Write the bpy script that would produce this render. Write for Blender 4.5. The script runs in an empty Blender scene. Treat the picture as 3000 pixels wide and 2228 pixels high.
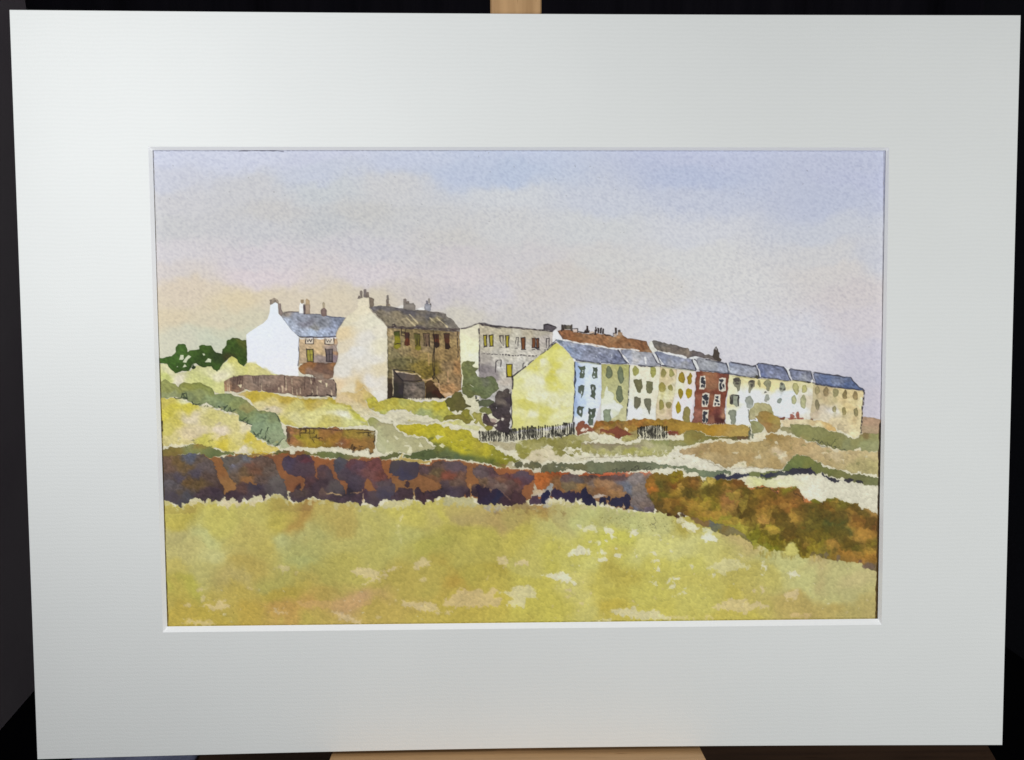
import bpy, math, random
import numpy as np
from mathutils import Matrix, Vector, Euler

random.seed(7)
RNG = np.random.RandomState(11)
sc = bpy.context.scene
COL = sc.collection

# ------------------------------------------------------------------ helpers
def link(o, parent=None):
    COL.objects.link(o)
    if parent: o.parent = parent
    return o

def tag(o, label=None, cat=None, group=None, kind=None):
    if label: o['label'] = label
    if cat: o['category'] = cat
    if group: o['group'] = group
    if kind: o['kind'] = kind
    return o

def mesh_obj(name, verts, faces, mat, parent=None, bevel=0, smooth=False, seg=2):
    me = bpy.data.meshes.new(name)
    me.from_pydata(verts, [], faces); me.update()
    if smooth:
        me.polygons.foreach_set('use_smooth', [True]*len(me.polygons))
    me.materials.append(mat)
    o = bpy.data.objects.new(name, me)
    link(o, parent)
    if bevel:
        b = o.modifiers.new('bevel', 'BEVEL'); b.width = bevel; b.segments = seg; b.limit_method = 'ANGLE'
    return o

def box(x0, x1, y0, y1, z0, z1):
    v = [(x0,y0,z0),(x1,y0,z0),(x1,y1,z0),(x0,y1,z0),(x0,y0,z1),(x1,y0,z1),(x1,y1,z1),(x0,y1,z1)]
    f = [(0,3,2,1),(4,5,6,7),(0,1,5,4),(1,2,6,5),(2,3,7,6),(3,0,4,7)]
    return v, f

def prism(pts, z0, z1):
    n = len(pts)
    v = [(x,y,z0) for x,y in pts] + [(x,y,z1) for x,y in pts]
    f = [tuple(range(n-1,-1,-1)), tuple(range(n,2*n))]
    f += [(i,(i+1)%n,n+(i+1)%n,n+i) for i in range(n)]
    return v, f

def empty(name, mtx):
    o = bpy.data.objects.new(name, None); link(o); o.matrix_world = mtx
    o.empty_display_size = .05
    return o

# ------------------------------------------------------------------ materials
def new_mat(name):
    m = bpy.data.materials.new(name); m.use_nodes = True
    nt = m.node_tree; b = nt.nodes['Principled BSDF']
    return m, nt, b

def mapping(nt, scale, rot=(0,0,0)):
    tc = nt.nodes.new('ShaderNodeTexCoord'); mp = nt.nodes.new('ShaderNodeMapping')
    mp.inputs['Scale'].default_value = scale; mp.inputs['Rotation'].default_value = rot
    nt.links.new(tc.outputs['Object'], mp.inputs['Vector'])
    return mp

def noise(nt, vec, scale, detail=3, rough=.5):
    n = nt.nodes.new('ShaderNodeTexNoise')
    n.inputs['Scale'].default_value = scale; n.inputs['Detail'].default_value = detail
    n.inputs['Roughness'].default_value = rough
    nt.links.new(vec.outputs[0], n.inputs['Vector'])
    return n

def ramp(nt, fac, stops):
    r = nt.nodes.new('ShaderNodeValToRGB')
    while len(r.color_ramp.elements) < len(stops): r.color_ramp.elements.new(.5)
    for e,(p,c) in zip(r.color_ramp.elements, stops):
        e.position = p; e.color = (*c,1)
    nt.links.new(fac, r.inputs['Fac'])
    return r

def bump(nt, b, h, strength, dist, prev=None):
    n = nt.nodes.new('ShaderNodeBump')
    n.inputs['Strength'].default_value = strength; n.inputs['Distance'].default_value = dist
    nt.links.new(h, n.inputs['Height'])
    if prev: nt.links.new(prev.outputs[0], n.inputs['Normal'])
    nt.links.new(n.outputs[0], b.inputs['Normal'])
    return n

def simple_mat(name, c0, c1, scale=(1,1,1), nscale=30, rough=.8, bstr=.15, bdist=.0005, spec=.3, detail=4):
    m, nt, b = new_mat(name)
    mp = mapping(nt, scale); n = noise(nt, mp, nscale, detail)
    r = ramp(nt, n.outputs['Fac'], [(.3,c0),(.7,c1)])
    nt.links.new(r.outputs[0], b.inputs['Base Color'])
    b.inputs['Roughness'].default_value = rough
    b.inputs['Specular IOR Level'].default_value = spec
    bump(nt, b, n.outputs['Fac'], bstr, bdist)
    return m

def mat_board():
    m, nt, b = new_mat('ivory laid card')
    # laid card: fine horizontal ribs, slightly uneven, plus tooth of the pulp
    mp = mapping(nt, (1, 1, 1)); ribs = nt.nodes.new('ShaderNodeTexWave')
    ribs.wave_type = 'BANDS'; ribs.bands_direction = 'Y'; ribs.inputs['Scale'].default_value = 150
    ribs.inputs['Distortion'].default_value = 4.5; ribs.inputs['Detail'].default_value = 2; ribs.inputs['Detail Scale'].default_value = .35
    nt.links.new(mp.outputs[0], ribs.inputs['Vector'])
    mp2 = mapping(nt, (1,1,1)); pulp = noise(nt, mp2, 1400, 2); cloud = noise(nt, mp2, 9, 3)
    r = ramp(nt, cloud.outputs['Fac'], [(.3,(.80,.812,.80)),(.7,(.83,.842,.828))])
    mx = nt.nodes.new('ShaderNodeMix'); mx.data_type = 'RGBA'; mx.blend_type = 'MULTIPLY'
    mx.inputs['Factor'].default_value = 1
    rr = ramp(nt, ribs.outputs['Fac'], [(.1,(.984,.984,.984)),(.9,(1,1,1))])
    nt.links.new(r.outputs[0], mx.inputs['A']); nt.links.new(rr.outputs[0], mx.inputs['B'])
    nt.links.new(mx.outputs['Result'], b.inputs['Base Color'])
    b.inputs['Roughness'].default_value = .75
    b.inputs['Specular IOR Level'].default_value = .25
    b1 = bump(nt, b, ribs.outputs['Fac'], .06, .0002)
    bump(nt, b, pulp.outputs['Fac'], .35, .0002, b1)
    return m

def wood(name, along='y', light=(.52,.315,.15), dark=(.39,.225,.10)):
    m, nt, b = new_mat(name)
    s = {'y':(60,4,60),'x':(4,60,60)}[along]
    mp = mapping(nt, s); n = noise(nt, mp, 2.2, 4, .55)
    s2 = {'y':(420,30,420),'x':(30,420,420)}[along]
    mp2 = mapping(nt, s2); f = noise(nt, mp2, 1.5, 2, .5)
    r = ramp(nt, n.outputs['Fac'], [(.3,dark),(.55,light),(.75,tuple(min(1,c*1.12) for c in light))])
    fl = ramp(nt, f.outputs['Fac'], [(.26,(.55,.45,.38)),(.36,(1,1,1))])
    mx = nt.nodes.new('ShaderNodeMix'); mx.data_type='RGBA'; mx.blend_type='MULTIPLY'; mx.inputs['Factor'].default_value=.8
    nt.links.new(r.outputs[0], mx.inputs['A']); nt.links.new(fl.outputs[0], mx.inputs['B'])
    nt.links.new(mx.outputs['Result'], b.inputs['Base Color'])
    b.inputs['Roughness'].default_value = .5
    b.inputs['Specular IOR Level'].default_value = .35
    bump(nt, b, f.outputs['Fac'], .25, .0003)
    return m

def paint_mat():
    m, nt, b = new_mat('watercolour on rough paper')
    a = nt.nodes.new('ShaderNodeAttribute'); a.attribute_name = 'wash'
    mp = mapping(nt, (1,1.35,1), (0,0,.55))
    grain = noise(nt, mp, 700, 2, .55)       # dimples of the cold pressed sheet
    fine = noise(nt, mp, 1500, 2, .5)
    gr = ramp(nt, grain.outputs['Fac'], [(.3,(.955,.955,.965)),(.55,(1,1,1))])
    mx = nt.nodes.new('ShaderNodeMix'); mx.data_type='RGBA'; mx.blend_type='MULTIPLY'; mx.inputs['Factor'].default_value=1
    nt.links.new(a.outputs['Color'], mx.inputs['A']); nt.links.new(gr.outputs[0], mx.inputs['B'])
    nt.links.new(mx.outputs['Result'], b.inputs['Base Color'])
    b.inputs['Roughness'].default_value = .8
    b.inputs['Specular IOR Level'].default_value = .2
    b1 = bump(nt, b, grain.outputs['Fac'], .27, .00035)
    bump(nt, b, fine.outputs['Fac'], .2, .0001, b1)
    return m

M_card = mat_board()
M_core = simple_mat('white card core', (.93,.935,.95), (.95,.955,.965), nscale=400, rough=.85)
M_back = simple_mat('grey backing board', (.22,.2,.17), (.3,.27,.22), nscale=80)
M_woodv = wood('beech upright', 'y')
M_woodh = wood('beech crosswise', 'x')
M_metal = simple_mat('brass fitting', (.45,.34,.15), (.55,.42,.2), nscale=60, rough=.35)
M_metal.node_tree.nodes['Principled BSDF'].inputs['Metallic'].default_value = 1
M_table = wood('dark stained table wood', 'x', (.085,.045,.025), (.05,.026,.016))
M_cloth = simple_mat('pale blue grey cloth', (.20,.22,.34), (.27,.29,.42), nscale=250, rough=.95, bstr=.5)
M_floor = simple_mat('black carpet', (.004,.004,.005), (.008,.008,.010), nscale=300, rough=1, bstr=.6, spec=.05)
M_bwall = simple_mat('black drape', (.022,.02,.028), (.034,.03,.04), (3,3,.2), 12, rough=1, bstr=.5, bdist=.01, spec=.05)
M_lwall = simple_mat('dark mauve plaster', (.50,.42,.46), (.62,.54,.56), nscale=3, rough=.9, bstr=.1, spec=.1)
M_rwall = simple_mat('charcoal plaster', (.03,.03,.04), (.045,.045,.055), nscale=3, rough=.9, bstr=.1, spec=.1)

# ------------------------------------------------------------------ geometry of the view
FOC = 0.9                                 # focal length / picture width
RX, RY, RZ = math.radians(3.309), math.radians(1.384), math.radians(.3227)
Rcm = (Matrix.Rotation(RZ,4,'Z') @ Matrix.Rotation(RY,4,'Y') @ Matrix.Rotation(RX,4,'X'))
Tcm = Matrix.Translation((.0063,-.0058,-.4848)) @ Rcm      # card frame -> camera frame
W, H = .52, .3901                         # the mount card
LEAN = math.radians(12)
# card frame (x right, y up the card, z out of its face); card leans back on the easel
CARD_Z = .335                             # height of card centre above the table top
MW = Matrix.Translation((0,0,CARD_Z)) @ Matrix.Rotation(math.pi/2-LEAN,4,'X')
CAMW = MW @ Tcm.inverted()

cam = bpy.data.cameras.new('camera'); camo = bpy.data.objects.new('camera', cam); link(camo)
camo.matrix_world = CAMW
cam.sensor_width = 36; cam.lens = 36*FOC; cam.clip_start = .01; cam.clip_end = 50
cam.sensor_fit = 'HORIZONTAL'
sc.camera = camo

R3 = np.array(Rcm.to_3x3()); T3 = np.array([.0063,-.0058,-.4848])
def to_sketch(x, y, z):                   # card plane -> drawing units of the artwork grid (0..3000)
    P = np.stack([x,y,np.full_like(x,z)],-1) @ R3.T + T3
    return 1500+FOC*3000*P[...,0]/-P[...,2], 1114-FOC*3000*P[...,1]/-P[...,2]
def from_sketch(px, py, z):               # inverse, on the plane z of the card frame
    d = np.array([(px-1500)/(FOC*3000), -(py-1114)/(FOC*3000), -1.0])
    o = -R3.T @ T3; dd = R3.T @ d
    k = (z-o[2])/dd[2]
    return (o+k*dd)[:2]

# ================================================================== THE WATERCOLOUR
DEEP = .0019                              # card thickness
ZP = -DEEP-.0003
c = [from_sketch(*p, ZP) for p in [(447,441),(2594,442),(2569,1812.6),(491,1835.5)]]
px0, px1 = min(p[0] for p in c)-.006, max(p[0] for p in c)+.006
py0, py1 = min(p[1] for p in c)-.006, max(p[1] for p in c)+.006
NX = 1560; NY = int(NX*(py1-py0)/(px1-px0))
gx = np.linspace(px0, px1, NX); gy = np.linspace(py1, py0, NY)
GX, GY = np.meshgrid(gx, gy)
X, Y = to_sketch(GX, GY, ZP)
X = X.astype(np.float32); Y = Y.astype(np.float32)
UPP = float((X[0,-1]-X[0,0])/NX)          # drawing units per grid cell

def vnoise(cell, seed, ax=1.0):
    """smooth value noise over the sheet with cells of `cell` drawing units"""
    r = np.random.RandomState(seed)
    cw = cell/UPP*ax; ch = cell/UPP
    nx = int(NX/cw)+3; ny = int(NY/ch)+3
    g = r.rand(ny, nx).astype(np.float32)*2-1
    fx = np.arange(NX)/cw; fy = np.arange(NY)/ch
    ix = fx.astype(int); iy = fy.astype(int)
    tx = (fx-ix); ty = (fy-iy)
    tx = (tx*tx*(3-2*tx)).astype(np.float32); ty = (ty*ty*(3-2*ty)).astype(np.float32)
    a = g[iy][:,ix]; b_ = g[iy][:,ix+1]; c_ = g[iy+1][:,ix]; d_ = g[iy+1][:,ix+1]
    top = a+(b_-a)*tx; bot = c_+(d_-c_)*tx
    return top+(bot-top)*ty[:,None]

def band(cell, seed, ax=1.0, ang=0.0, sharp=1.6):
    """isotropic (or slightly slanted) filtered noise with features of about `cell` drawing units, sd ~ .5"""
    r = np.random.RandomState(seed)
    f = np.fft.rfft2(r.randn(NY, NX).astype(np.float32))
    ky = np.fft.fftfreq(NY)[:,None]; kx = np.fft.rfftfreq(NX)[None,:]
    ca, sa = math.cos(ang), math.sin(ang)
    k = np.sqrt(((kx*ca+ky*sa)*ax)**2+((-kx*sa+ky*ca)/ax)**2)*cell/UPP
    f *= np.exp(-(k/.55)**2)*(k/(k+.18))**sharp
    g = np.fft.irfft2(f, s=(NY,NX)).astype(np.float32)
    return np.clip(g/(g.std()+1e-9)*.5, -1.3, 1.3)

def fbm(cell, seed, n=3, ax=1.0):
    s = 0; a = 1; t = 0
    for i in range(n):
        s = s+a*vnoise(cell/2**i, seed+i*17, ax); t += a; a *= .55
    return s/t

LOW = fbm(160, 1, 3, 1.6); MID = band(44, 2, sharp=1)*.8; FINE = band(13, 3); GRAIN = band(6.4, 4, 1.25, .6)
SPK = band(5, 44, 1.2, .6)
DX = band(20, 5); DY = band(20, 6); DX2 = band(80, 7, sharp=.7); DY2 = band(80, 8, sharp=.7)
DX3 = band(8, 55); DY3 = band(8, 56)

CAN = np.zeros((NY,NX,3), np.float32)
CAL = 1.0

REG = {'A':(440,820,.2542),'B':(940,820,.2179),'C':(1300,900,.2179),'D':(1600,900,.2179),
 'E':(1960,960,.2179),'F':(2200,1000,.2179),'G':(440,1080,.2542),'H':(940,1080,.2542),
 'I':(1400,1120,.27236),'J':(1960,1120,.2905),'K':(1960,1380,.3087),'L':(1300,1380,.3146),
 'M':(440,1280,.3865),'N':(400,400,.4944),'O':(1500,400,.5124),'W':(0,0,1.349),'S':(0,0,1.0)}
def Z(r, pts):
    a, b_, s = REG[r]
    return [(a+p[0]*s, b_+p[1]*s) for p in pts]

def window(x0, x1, y0, y1, pad=8):
    # the sheet is nearly aligned with the drawing units: find the slice by the extreme rows and columns
    x0 -= pad; x1 += pad; y0 -= pad; y1 += pad
    cols = np.where((X.max(0) >= x0) & (X.min(0) <= x1))[0]
    rows = np.where((Y.max(1) >= y0) & (Y.min(1) <= y1))[0]
    if len(cols) == 0 or len(rows) == 0: return None
    return slice(rows[0], rows[-1]+1), slice(cols[0], cols[-1]+1)

def sdist(pts, xs, ys):
    n = len(pts); d = np.full(xs.shape, 1e12, np.float32); ins = np.zeros(xs.shape, bool)
    for i in range(n):
        ax, ay = pts[i]; bx, by = pts[(i+1) % n]
        ex, ey = bx-ax, by-ay
        wx = xs-ax; wy = ys-ay
        L = ex*ex+ey*ey+1e-9
        t = np.clip((wx*ex+wy*ey)/L, 0, 1)
        qx = wx-ex*t; qy = wy-ey*t
        np.minimum(d, qx*qx+qy*qy, out=d)
        if ay != by:
            cnd = ((ay > ys) != (by > ys)) & (xs < ex*(ys-ay)/(by-ay)+ax)
            ins ^= cnd
    d = np.sqrt(d)
    return np.where(ins, -d, d)

def field(ctrl, sl, sig=90, r='S', warp=.35, fx=1.0):
    """wet in wet mix of the colours dropped at the given spots"""
    xs = X[sl]+DX2[sl]*sig*warp+DX[sl]*6; ys = Y[sl]+DY2[sl]*sig*warp+DY[sl]*6
    acc = np.zeros(xs.shape+(3,), np.float32); ws = np.zeros(xs.shape, np.float32)+1e-20
    a, b_, s = REG[r]
    for (x,y,cc) in ctrl:
        x = a+x*s; y = b_+y*s
        w = 1/((((xs-x)*fx)**2+((ys-y)*1.5)**2)/(sig*sig)+.04)**2
        acc += w[...,None]*np.array(cc, np.float32); ws += w
    return acc/ws[...,None]

def comp(sl, cov, colr, rim, sd, gran, mott):
    v = 1+gran*.8*GRAIN[sl]+gran*.6*FINE[sl]+gran*.8*SPK[sl]+mott*.6*MID[sl]
    if rim: v = v*(1-rim*np.exp(np.minimum(0,sd)/1.9))
    cc = colr*v[...,None]
    cov = cov[...,None]
    CAN[sl] = CAN[sl]*(1-cov)+cc*cov

def P(r, pts, colr, wob=1.8, soft=.9, rim=.12, gran=.05, mott=.06, alpha=1, sig=60, ctrl_r=None, fray=0):
    pts = Z(r, pts)
    xs = [p[0] for p in pts]; ys = [p[1] for p in pts]
    sl = window(min(xs), max(xs), min(ys), max(ys), 10+2*soft)
    if sl is None: return
    sd = sdist(pts, X[sl]+wob*DX[sl]+wob*.9*DX3[sl], Y[sl]+wob*DY[sl]+wob*.9*DY3[sl])
    if fray: sd = sd+fray*FINE[sl]+fray*.7*GRAIN[sl]
    cov = np.clip(.5-sd/(2*soft), 0, 1)*alpha
    if isinstance(colr[0], (tuple, list)): cc = field(colr, sl, sig, ctrl_r or r)
    else: cc = np.array(colr, np.float32)
    comp(sl, cov, cc, rim, sd, gran, mott)

def B(r, x, y, rx, ry, colr, ang=0, wob=2.5, soft=.9, rim=.12, gran=.05, mott=.08, alpha=1, lump=.12, fray=0):
    """a single rounded brush touch"""
    n = 14; ph = random.random()*6; pts = []
    ca, sa = math.cos(math.radians(ang)), math.sin(math.radians(ang))
    for i in range(n):
        t = 2*math.pi*i/n; k = 1+lump*math.sin(3*t+ph)+lump*.6*math.sin(5*t+ph*2)
        u, v = rx*k*math.cos(t), ry*k*math.sin(t)
        pts.append((x+u*ca-v*sa, y+u*sa+v*ca))
    P(r, pts, colr, wob, soft, rim, gran, mott, alpha, fray=fray)

INK = (34,28,34)
def S(r, pts, w=1.6, colr=INK, alpha=.9, wob=1.0, soft=.8, dry=.25, taper=True):
    """a pen or brush line through the points"""
    w = w*1.45 if w < 3 else w+1.0
    pts = Z(r, pts)
    xs0 = [p[0] for p in pts]; ys0 = [p[1] for p in pts]
    sl = window(min(xs0), max(xs0), min(ys0), max(ys0), 8+w)
    if sl is None: return
    xs = X[sl]+wob*DX[sl]; ys = Y[sl]+wob*DY[sl]
    d = np.full(xs.shape, 1e12, np.float32)
    for i in range(len(pts)-1):
        ax, ay = pts[i]; bx, by = pts[i+1]; ex, ey = bx-ax, by-ay
        t = np.clip(((xs-ax)*ex+(ys-ay)*ey)/(ex*ex+ey*ey+1e-9), 0, 1)
        np.minimum(d, (xs-ax-ex*t)**2+(ys-ay-ey*t)**2, out=d)
    d = np.sqrt(d)
    ww = w*.5*(1+.45*FINE[sl]+.3*MID[sl])
    cov = np.clip(.5-(d-ww)/(2*soft), 0, 1)*alpha*np.clip(1-dry*(.5-1.2*GRAIN[sl]), 0, 1)
    comp(sl, cov, np.array(colr, np.float32), 0, d, .05, .1)

def marks(r, pts, n, w, colr, L=10, jit=6, ang=90, spread=40, alpha=.8):
    """short pen flicks scattered along a line"""
    for _ in range(n):
        i = random.randrange(len(pts)-1); t = random.random()
        x = pts[i][0]+(pts[i+1][0]-pts[i][0])*t+random.uniform(-jit,jit)
        y = pts[i][1]+(pts[i+1][1]-pts[i][1])*t+random.uniform(-jit,jit)
        a = math.radians(ang+random.uniform(-spread,spread)); l = L*random.uniform(.5,1.3)
        S(r, [(x,y),(x+l*.5*math.cos(a)+random.uniform(-2,2), y-l*.5*math.sin(a)),(x+l*math.cos(a), y-l*math.sin(a))], w, colr, alpha)

# ---- sky: wet wash
sky = [(1000,520,(203,201,200)),(1250,600,(207,202,197)),(1150,640,(207,201,197)),(1400,620,(208,205,202)),(800,460,(200,200,200)),(600,470,(204,203,204)),(340,335,(206,212,234)),(520,340,(205,211,233)),(700,335,(200,206,229)),(900,345,(194,203,227)),(1100,335,(188,199,226)),(1500,335,(184,192,221)),(1900,335,(182,189,216)),
 (340,385,(205,209,225)),(700,380,(197,205,225)),(1100,380,(182,196,224)),(1500,385,(178,189,220)),(1900,390,(182,189,218)),(1000,375,(186,198,225)),
 (360,430,(208,208,214)),(560,425,(205,206,212)),(700,415,(200,206,212)),(850,415,(205,206,210)),(1100,430,(205,209,216)),(1300,440,(196,202,218)),(1500,430,(190,197,218)),(1800,440,(182,190,216)),
 (360,490,(205,206,210)),(560,500,(203,204,210)),(700,480,(196,199,204)),(900,480,(202,203,206)),(1100,500,(204,205,208)),(1300,490,(203,206,210)),(1500,500,(203,206,216)),(1800,500,(194,199,213)),(1900,560,(194,197,210)),
 (360,550,(214,210,216)),(560,560,(212,206,214)),(800,540,(204,202,210)),(1000,560,(205,200,204)),(1150,560,(205,202,206)),(1300,580,(206,206,206)),(1500,570,(207,208,210)),(1800,560,(202,202,206)),
 (360,600,(216,208,206)),(560,600,(220,208,214)),(800,600,(214,206,212)),(1000,600,(212,204,208)),(1200,590,(206,200,198)),(1100,640,(206,202,210)),(1330,620,(206,203,203)),(1600,620,(208,208,210)),(1800,600,(206,202,202)),
 (400,640,(223,207,184)),(520,650,(225,208,170)),(640,665,(220,206,182)),(740,660,(220,206,178)),(800,650,(214,202,178)),(900,635,(206,198,196)),(960,640,(202,196,202)),
 (380,690,(222,206,172)),(480,700,(220,208,178)),(1020,690,(208,202,188)),(1100,690,(202,198,198)),(1300,690,(208,206,212)),(1500,700,(210,210,219)),(1700,720,(207,207,217)),(1880,700,(204,198,206)),(1860,640,(204,197,200)),
 (400,740,(212,210,186)),(500,720,(206,208,180)),(540,690,(214,208,178)),(470,740,(205,211,186)),(1750,780,(208,206,216)),(1890,780,(197,194,210)),(1900,860,(195,190,204)),(1880,830,(192,190,206))]
sl = (slice(0,NY), slice(0,NX))
CAN[sl] = field(sky, sl, 120, 'W', .14, .55)
lm_ = CAN[sl].mean(-1, keepdims=True)
CAN[sl] = (lm_+(CAN[sl]-lm_)*.88)*np.array([.985,.975,.965], np.float32)
# granulating pigment: blue settles in the hollows of the paper
gsky = np.clip(-(GRAIN*.8+.35*FINE+.3*SPK), -.5, 1.2)*(.75+.35*LOW)
CAN -= gsky[...,None]*np.array([11,10.5,8], np.float32)
DRK = np.clip((SPK-.85)*3,0,1)*np.clip((vnoise(16,91)-.5)*3,0,1)
CAN *= (1-.14*DRK)[...,None]
for x,y,l in ((640,375,14),(760,400,22),(1000,350,10),(690,190,8),(1180,690,8)):
    S('N', [(x*1.9,y),(x*1.9+l,y+6)], 1.2, (232,228,226), .5)

# ---- the land as bare cream paper
P('S', [(430,1056),(500,1090),(560,1085),(650,1068),(720,1050),(800,1090),(980,1170),(1160,1228),(1300,1190),(1420,1160),(1500,1270),(1700,1250),(2100,1240),(2400,1220),(2533,1270),(2620,1262),(2640,1900),(420,1900)],
  (212,205,178), wob=3, rim=.02, gran=.035, mott=.025)

# ---- far hill at the right edge
P('F', [(1495,1022),(1560,1012),(1640,1028),(1800,1068),(1800,1260),(1490,1250)], [(1560,1080,(172,140,112)),(1700,1150,(164,134,108)),(1600,1200,(170,146,114))], wob=1.5)

# ---- left slope
P('A', [(60,975),(190,975),(300,1085),(440,1065),(530,985),(700,1010),(770,1065),(850,950),(940,880),(1010,920),(1070,1005),(1120,965),(1220,972),(1300,1030),(1420,1080),(1500,1110),(1500,1160),(940,1120),(850,1170),(850,1320),(700,1300),(560,1200),(380,1200),(100,1170)],
  [(200,1000,(210,204,160)),(130,1080,(192,196,112)),(300,1110,(222,212,184)),(260,1150,(222,214,190)),(500,1100,(204,204,130)),(800,1010,(212,210,150)),(950,950,(204,196,106)),(1150,1010,(206,200,112)),(1300,1060,(210,204,130)),(650,1180,(200,202,124)),(800,1200,(206,204,130)),(780,1090,(224,216,180))], wob=3, sig=50, rim=.05)
# dark green trees
G1 = [(80,905),(250,880),(300,830),(288,785),(325,745),(390,742),(422,795),(428,828),(480,808),(562,806),(556,765),(620,748),(700,765),(730,812),(770,845),(825,850),(828,805),(872,762),(876,705),(930,678),(1000,675),(1060,695),(1110,700),(1115,960),(1075,1000),(1020,965),(1000,918),(940,880),(860,940),(822,985),(795,1045),(765,1060),(722,1030),(705,1005),(620,1010),(560,990),(530,968),(485,985),(440,1062),(380,1050),(285,1080),(235,1035),(192,975),(80,958)]
P('A', G1, [(200,920,(62,95,32)),(350,800,(68,101,38)),(450,960,(56,85,30)),(300,1040,(58,89,26)),(620,800,(62,89,30)),(640,900,(54,79,28)),(780,1000,(56,85,28)),(780,880,(48,67,30)),(920,760,(62,87,30)),(1000,800,(54,75,26)),(1085,740,(84,91,34)),(1070,960,(54,77,24)),(880,900,(62,61,28))], wob=1.4, rim=.25, gran=.09, mott=.10, sig=36)
for pts in ([(332,922),(348,868),(382,865),(388,905),(370,925)],[(372,950),(390,920),(440,866),(472,882),(430,925),(412,955)],[(600,856),(620,850),(634,868),(612,876)],[(630,952),(665,905),(700,922),(694,955)],[(374,1012),(398,970),(424,1000)],[(302,1006),(318,996),(322,1008)]):
    P('A', pts, (206,210,178), wob=.6, soft=.8, rim=0)
B('A', 500, 1012, 26, 20, (34,52,24), rim=.2)

# white end house, left
P('A', [(1510,385),(1600,372),(1720,375),(1850,395),(1960,400),(2060,425),(2340,440),(2210,520),(2165,600),(2150,665),(1705,655),(1600,555),(1495,430)],
  [(1560,400,(146,134,124)),(1600,500,(168,176,192)),(1720,440,(146,150,164)),(1800,500,(126,124,134)),(1900,560,(136,134,132)),(1700,600,(176,184,202)),(1980,470,(128,130,138)),(2000,600,(166,176,198)),(2150,460,(126,132,150)),(2110,560,(146,154,176)),(1880,640,(172,184,204))], wob=1.2, rim=.22, gran=.13, mott=.16, sig=24)
S('A', [(1530,375),(1600,368),(1710,375)], 1.6, (70,58,58), .8); S('A', [(1850,395),(1960,402)], 1.2, (90,84,90), .6); S('A', [(2035,420),(2110,432),(2203,440)], 1.6, (80,84,104), .8)
P('A', [(1470,272),(1500,268),(1508,340),(1528,382),(1512,425),(1475,390)], (148,130,122), wob=.8, rim=.25)
P('A', [(1382,280),(1376,240),(1400,222),(1425,205),(1455,222),(1472,240),(1482,272),(1440,262),(1392,288)], (158,142,124), wob=1.4, gran=.14, mott=.2, rim=.2)
S('A', [(1382,276),(1378,240),(1400,236)], 1.2, (100,86,80), .6)
P('A', [(1715,388),(1718,300),(1732,262),(1768,268),(1770,388)], (232,230,226), wob=.5, rim=.05)
P('A', [(1770,390),(1772,290),(1800,282),(1836,292),(1846,398),(1790,396)], (160,138,118), wob=.8, rim=.25, mott=.15)
S('A', [(1772,296),(1776,340),(1774,386)], 3.4, (62,52,58), .85)
P('A', [(1732,262),(1734,232),(1766,230),(1768,270),(1750,280)], (160,136,104), wob=.8); P('A', [(1786,290),(1788,236),(1806,222),(1832,244),(1834,292)], (164,140,108), wob=.8, mott=.2)
P('A', [(1974,420),(1962,360),(1976,334),(2006,322),(2032,352),(2036,418),(2000,425)], (128,106,98), wob=.8, rim=.25); P('A', [(1986,330),(1984,272),(2000,254),(2014,275),(2014,322)], (172,156,128), wob=.8)
P('A', [(1712,668),(1900,666),(2150,668),(2166,700),(2150,780),(2165,900),(2140,965),(1730,965),(1712,1000)],
  [(1760,740,(208,178,138)),(1950,740,(206,176,134)),(2100,690,(196,160,120)),(1780,900,(200,172,132)),(1960,840,(204,174,128)),(2120,780,(162,142,132)),(2100,900,(140,120,126)),(1950,930,(156,138,130)),(1760,940,(186,160,128)),(2155,860,(170,130,96))], wob=1.2, rim=.2, gran=.08, mott=.08, sig=22)
P('A', [(1708,1030),(1725,990),(1770,958),(1850,945),(2000,965),(2140,958),(2120,1020),(2105,1130),(2050,1150),(1930,1140),(1860,1105),(1745,1088)],
  [(1740,1040,(160,110,62)),(1850,980,(156,104,60)),(1950,1010,(122,88,70)),(2060,1030,(112,84,70)),(2120,980,(156,106,62)),(1850,1080,(150,116,96)),(2050,1110,(134,104,84)),(1980,1130,(140,120,104))], wob=1.4, rim=.22, gran=.08, mott=.10, sig=24)
P('A', [(1108,632),(1180,576),(1290,512),(1352,455),(1374,385),(1388,290),(1440,260),(1468,275),(1474,390),(1512,430),(1600,552),(1712,662),(1716,760),(1706,1000),(1710,1112),(1400,1085),(1300,1030),(1225,972),(1120,962)],
  [(1300,600,(228,232,240)),(1440,330,(228,234,240)),(1500,700,(228,230,236)),(1400,900,(230,230,238)),(1650,900,(230,231,238)),(1200,800,(228,230,238)),(1600,1080,(232,230,232))], wob=.6, rim=0, gran=.008, mott=.008)
P('A', [(1120,960),(1200,958),(1260,1010),(1340,1025),(1420,1082),(1300,1090),(1120,1080)], (212,202,132), wob=3, rim=0, alpha=.75, soft=4)
S('A', [(1700,640),(1720,655),(1900,668),(2140,660)], 3.2, (44,42,62), .9, dry=.25); S('A', [(1720,676),(1900,680),(2140,672)], 2.4, (236,236,240), .9)
S('A', [(1714,670),(1708,760),(1716,850),(1704,990)], 1.6, (50,50,64), .8)
for x0,y0,x1,y1 in ((1792,682,1880,740),(2012,684,2114,742)):
    P('A', [(x0,y0),(x1,y0),(x1,y1),(x0,y1)], (222,206,182), wob=.5, rim=0); S('A', [(x0,y0),(x0,y1),((x0+x1)/2,y1+4),(x1,y1),(x1,y0-6)], 2, INK, .9)
    S('A', [(x0+14,y0+6),(x0+26,y0+36),(x0+40,y0+8),(x0+56,y0+36),(x0+70,y0+6)], 1.7, INK, .85)
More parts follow.
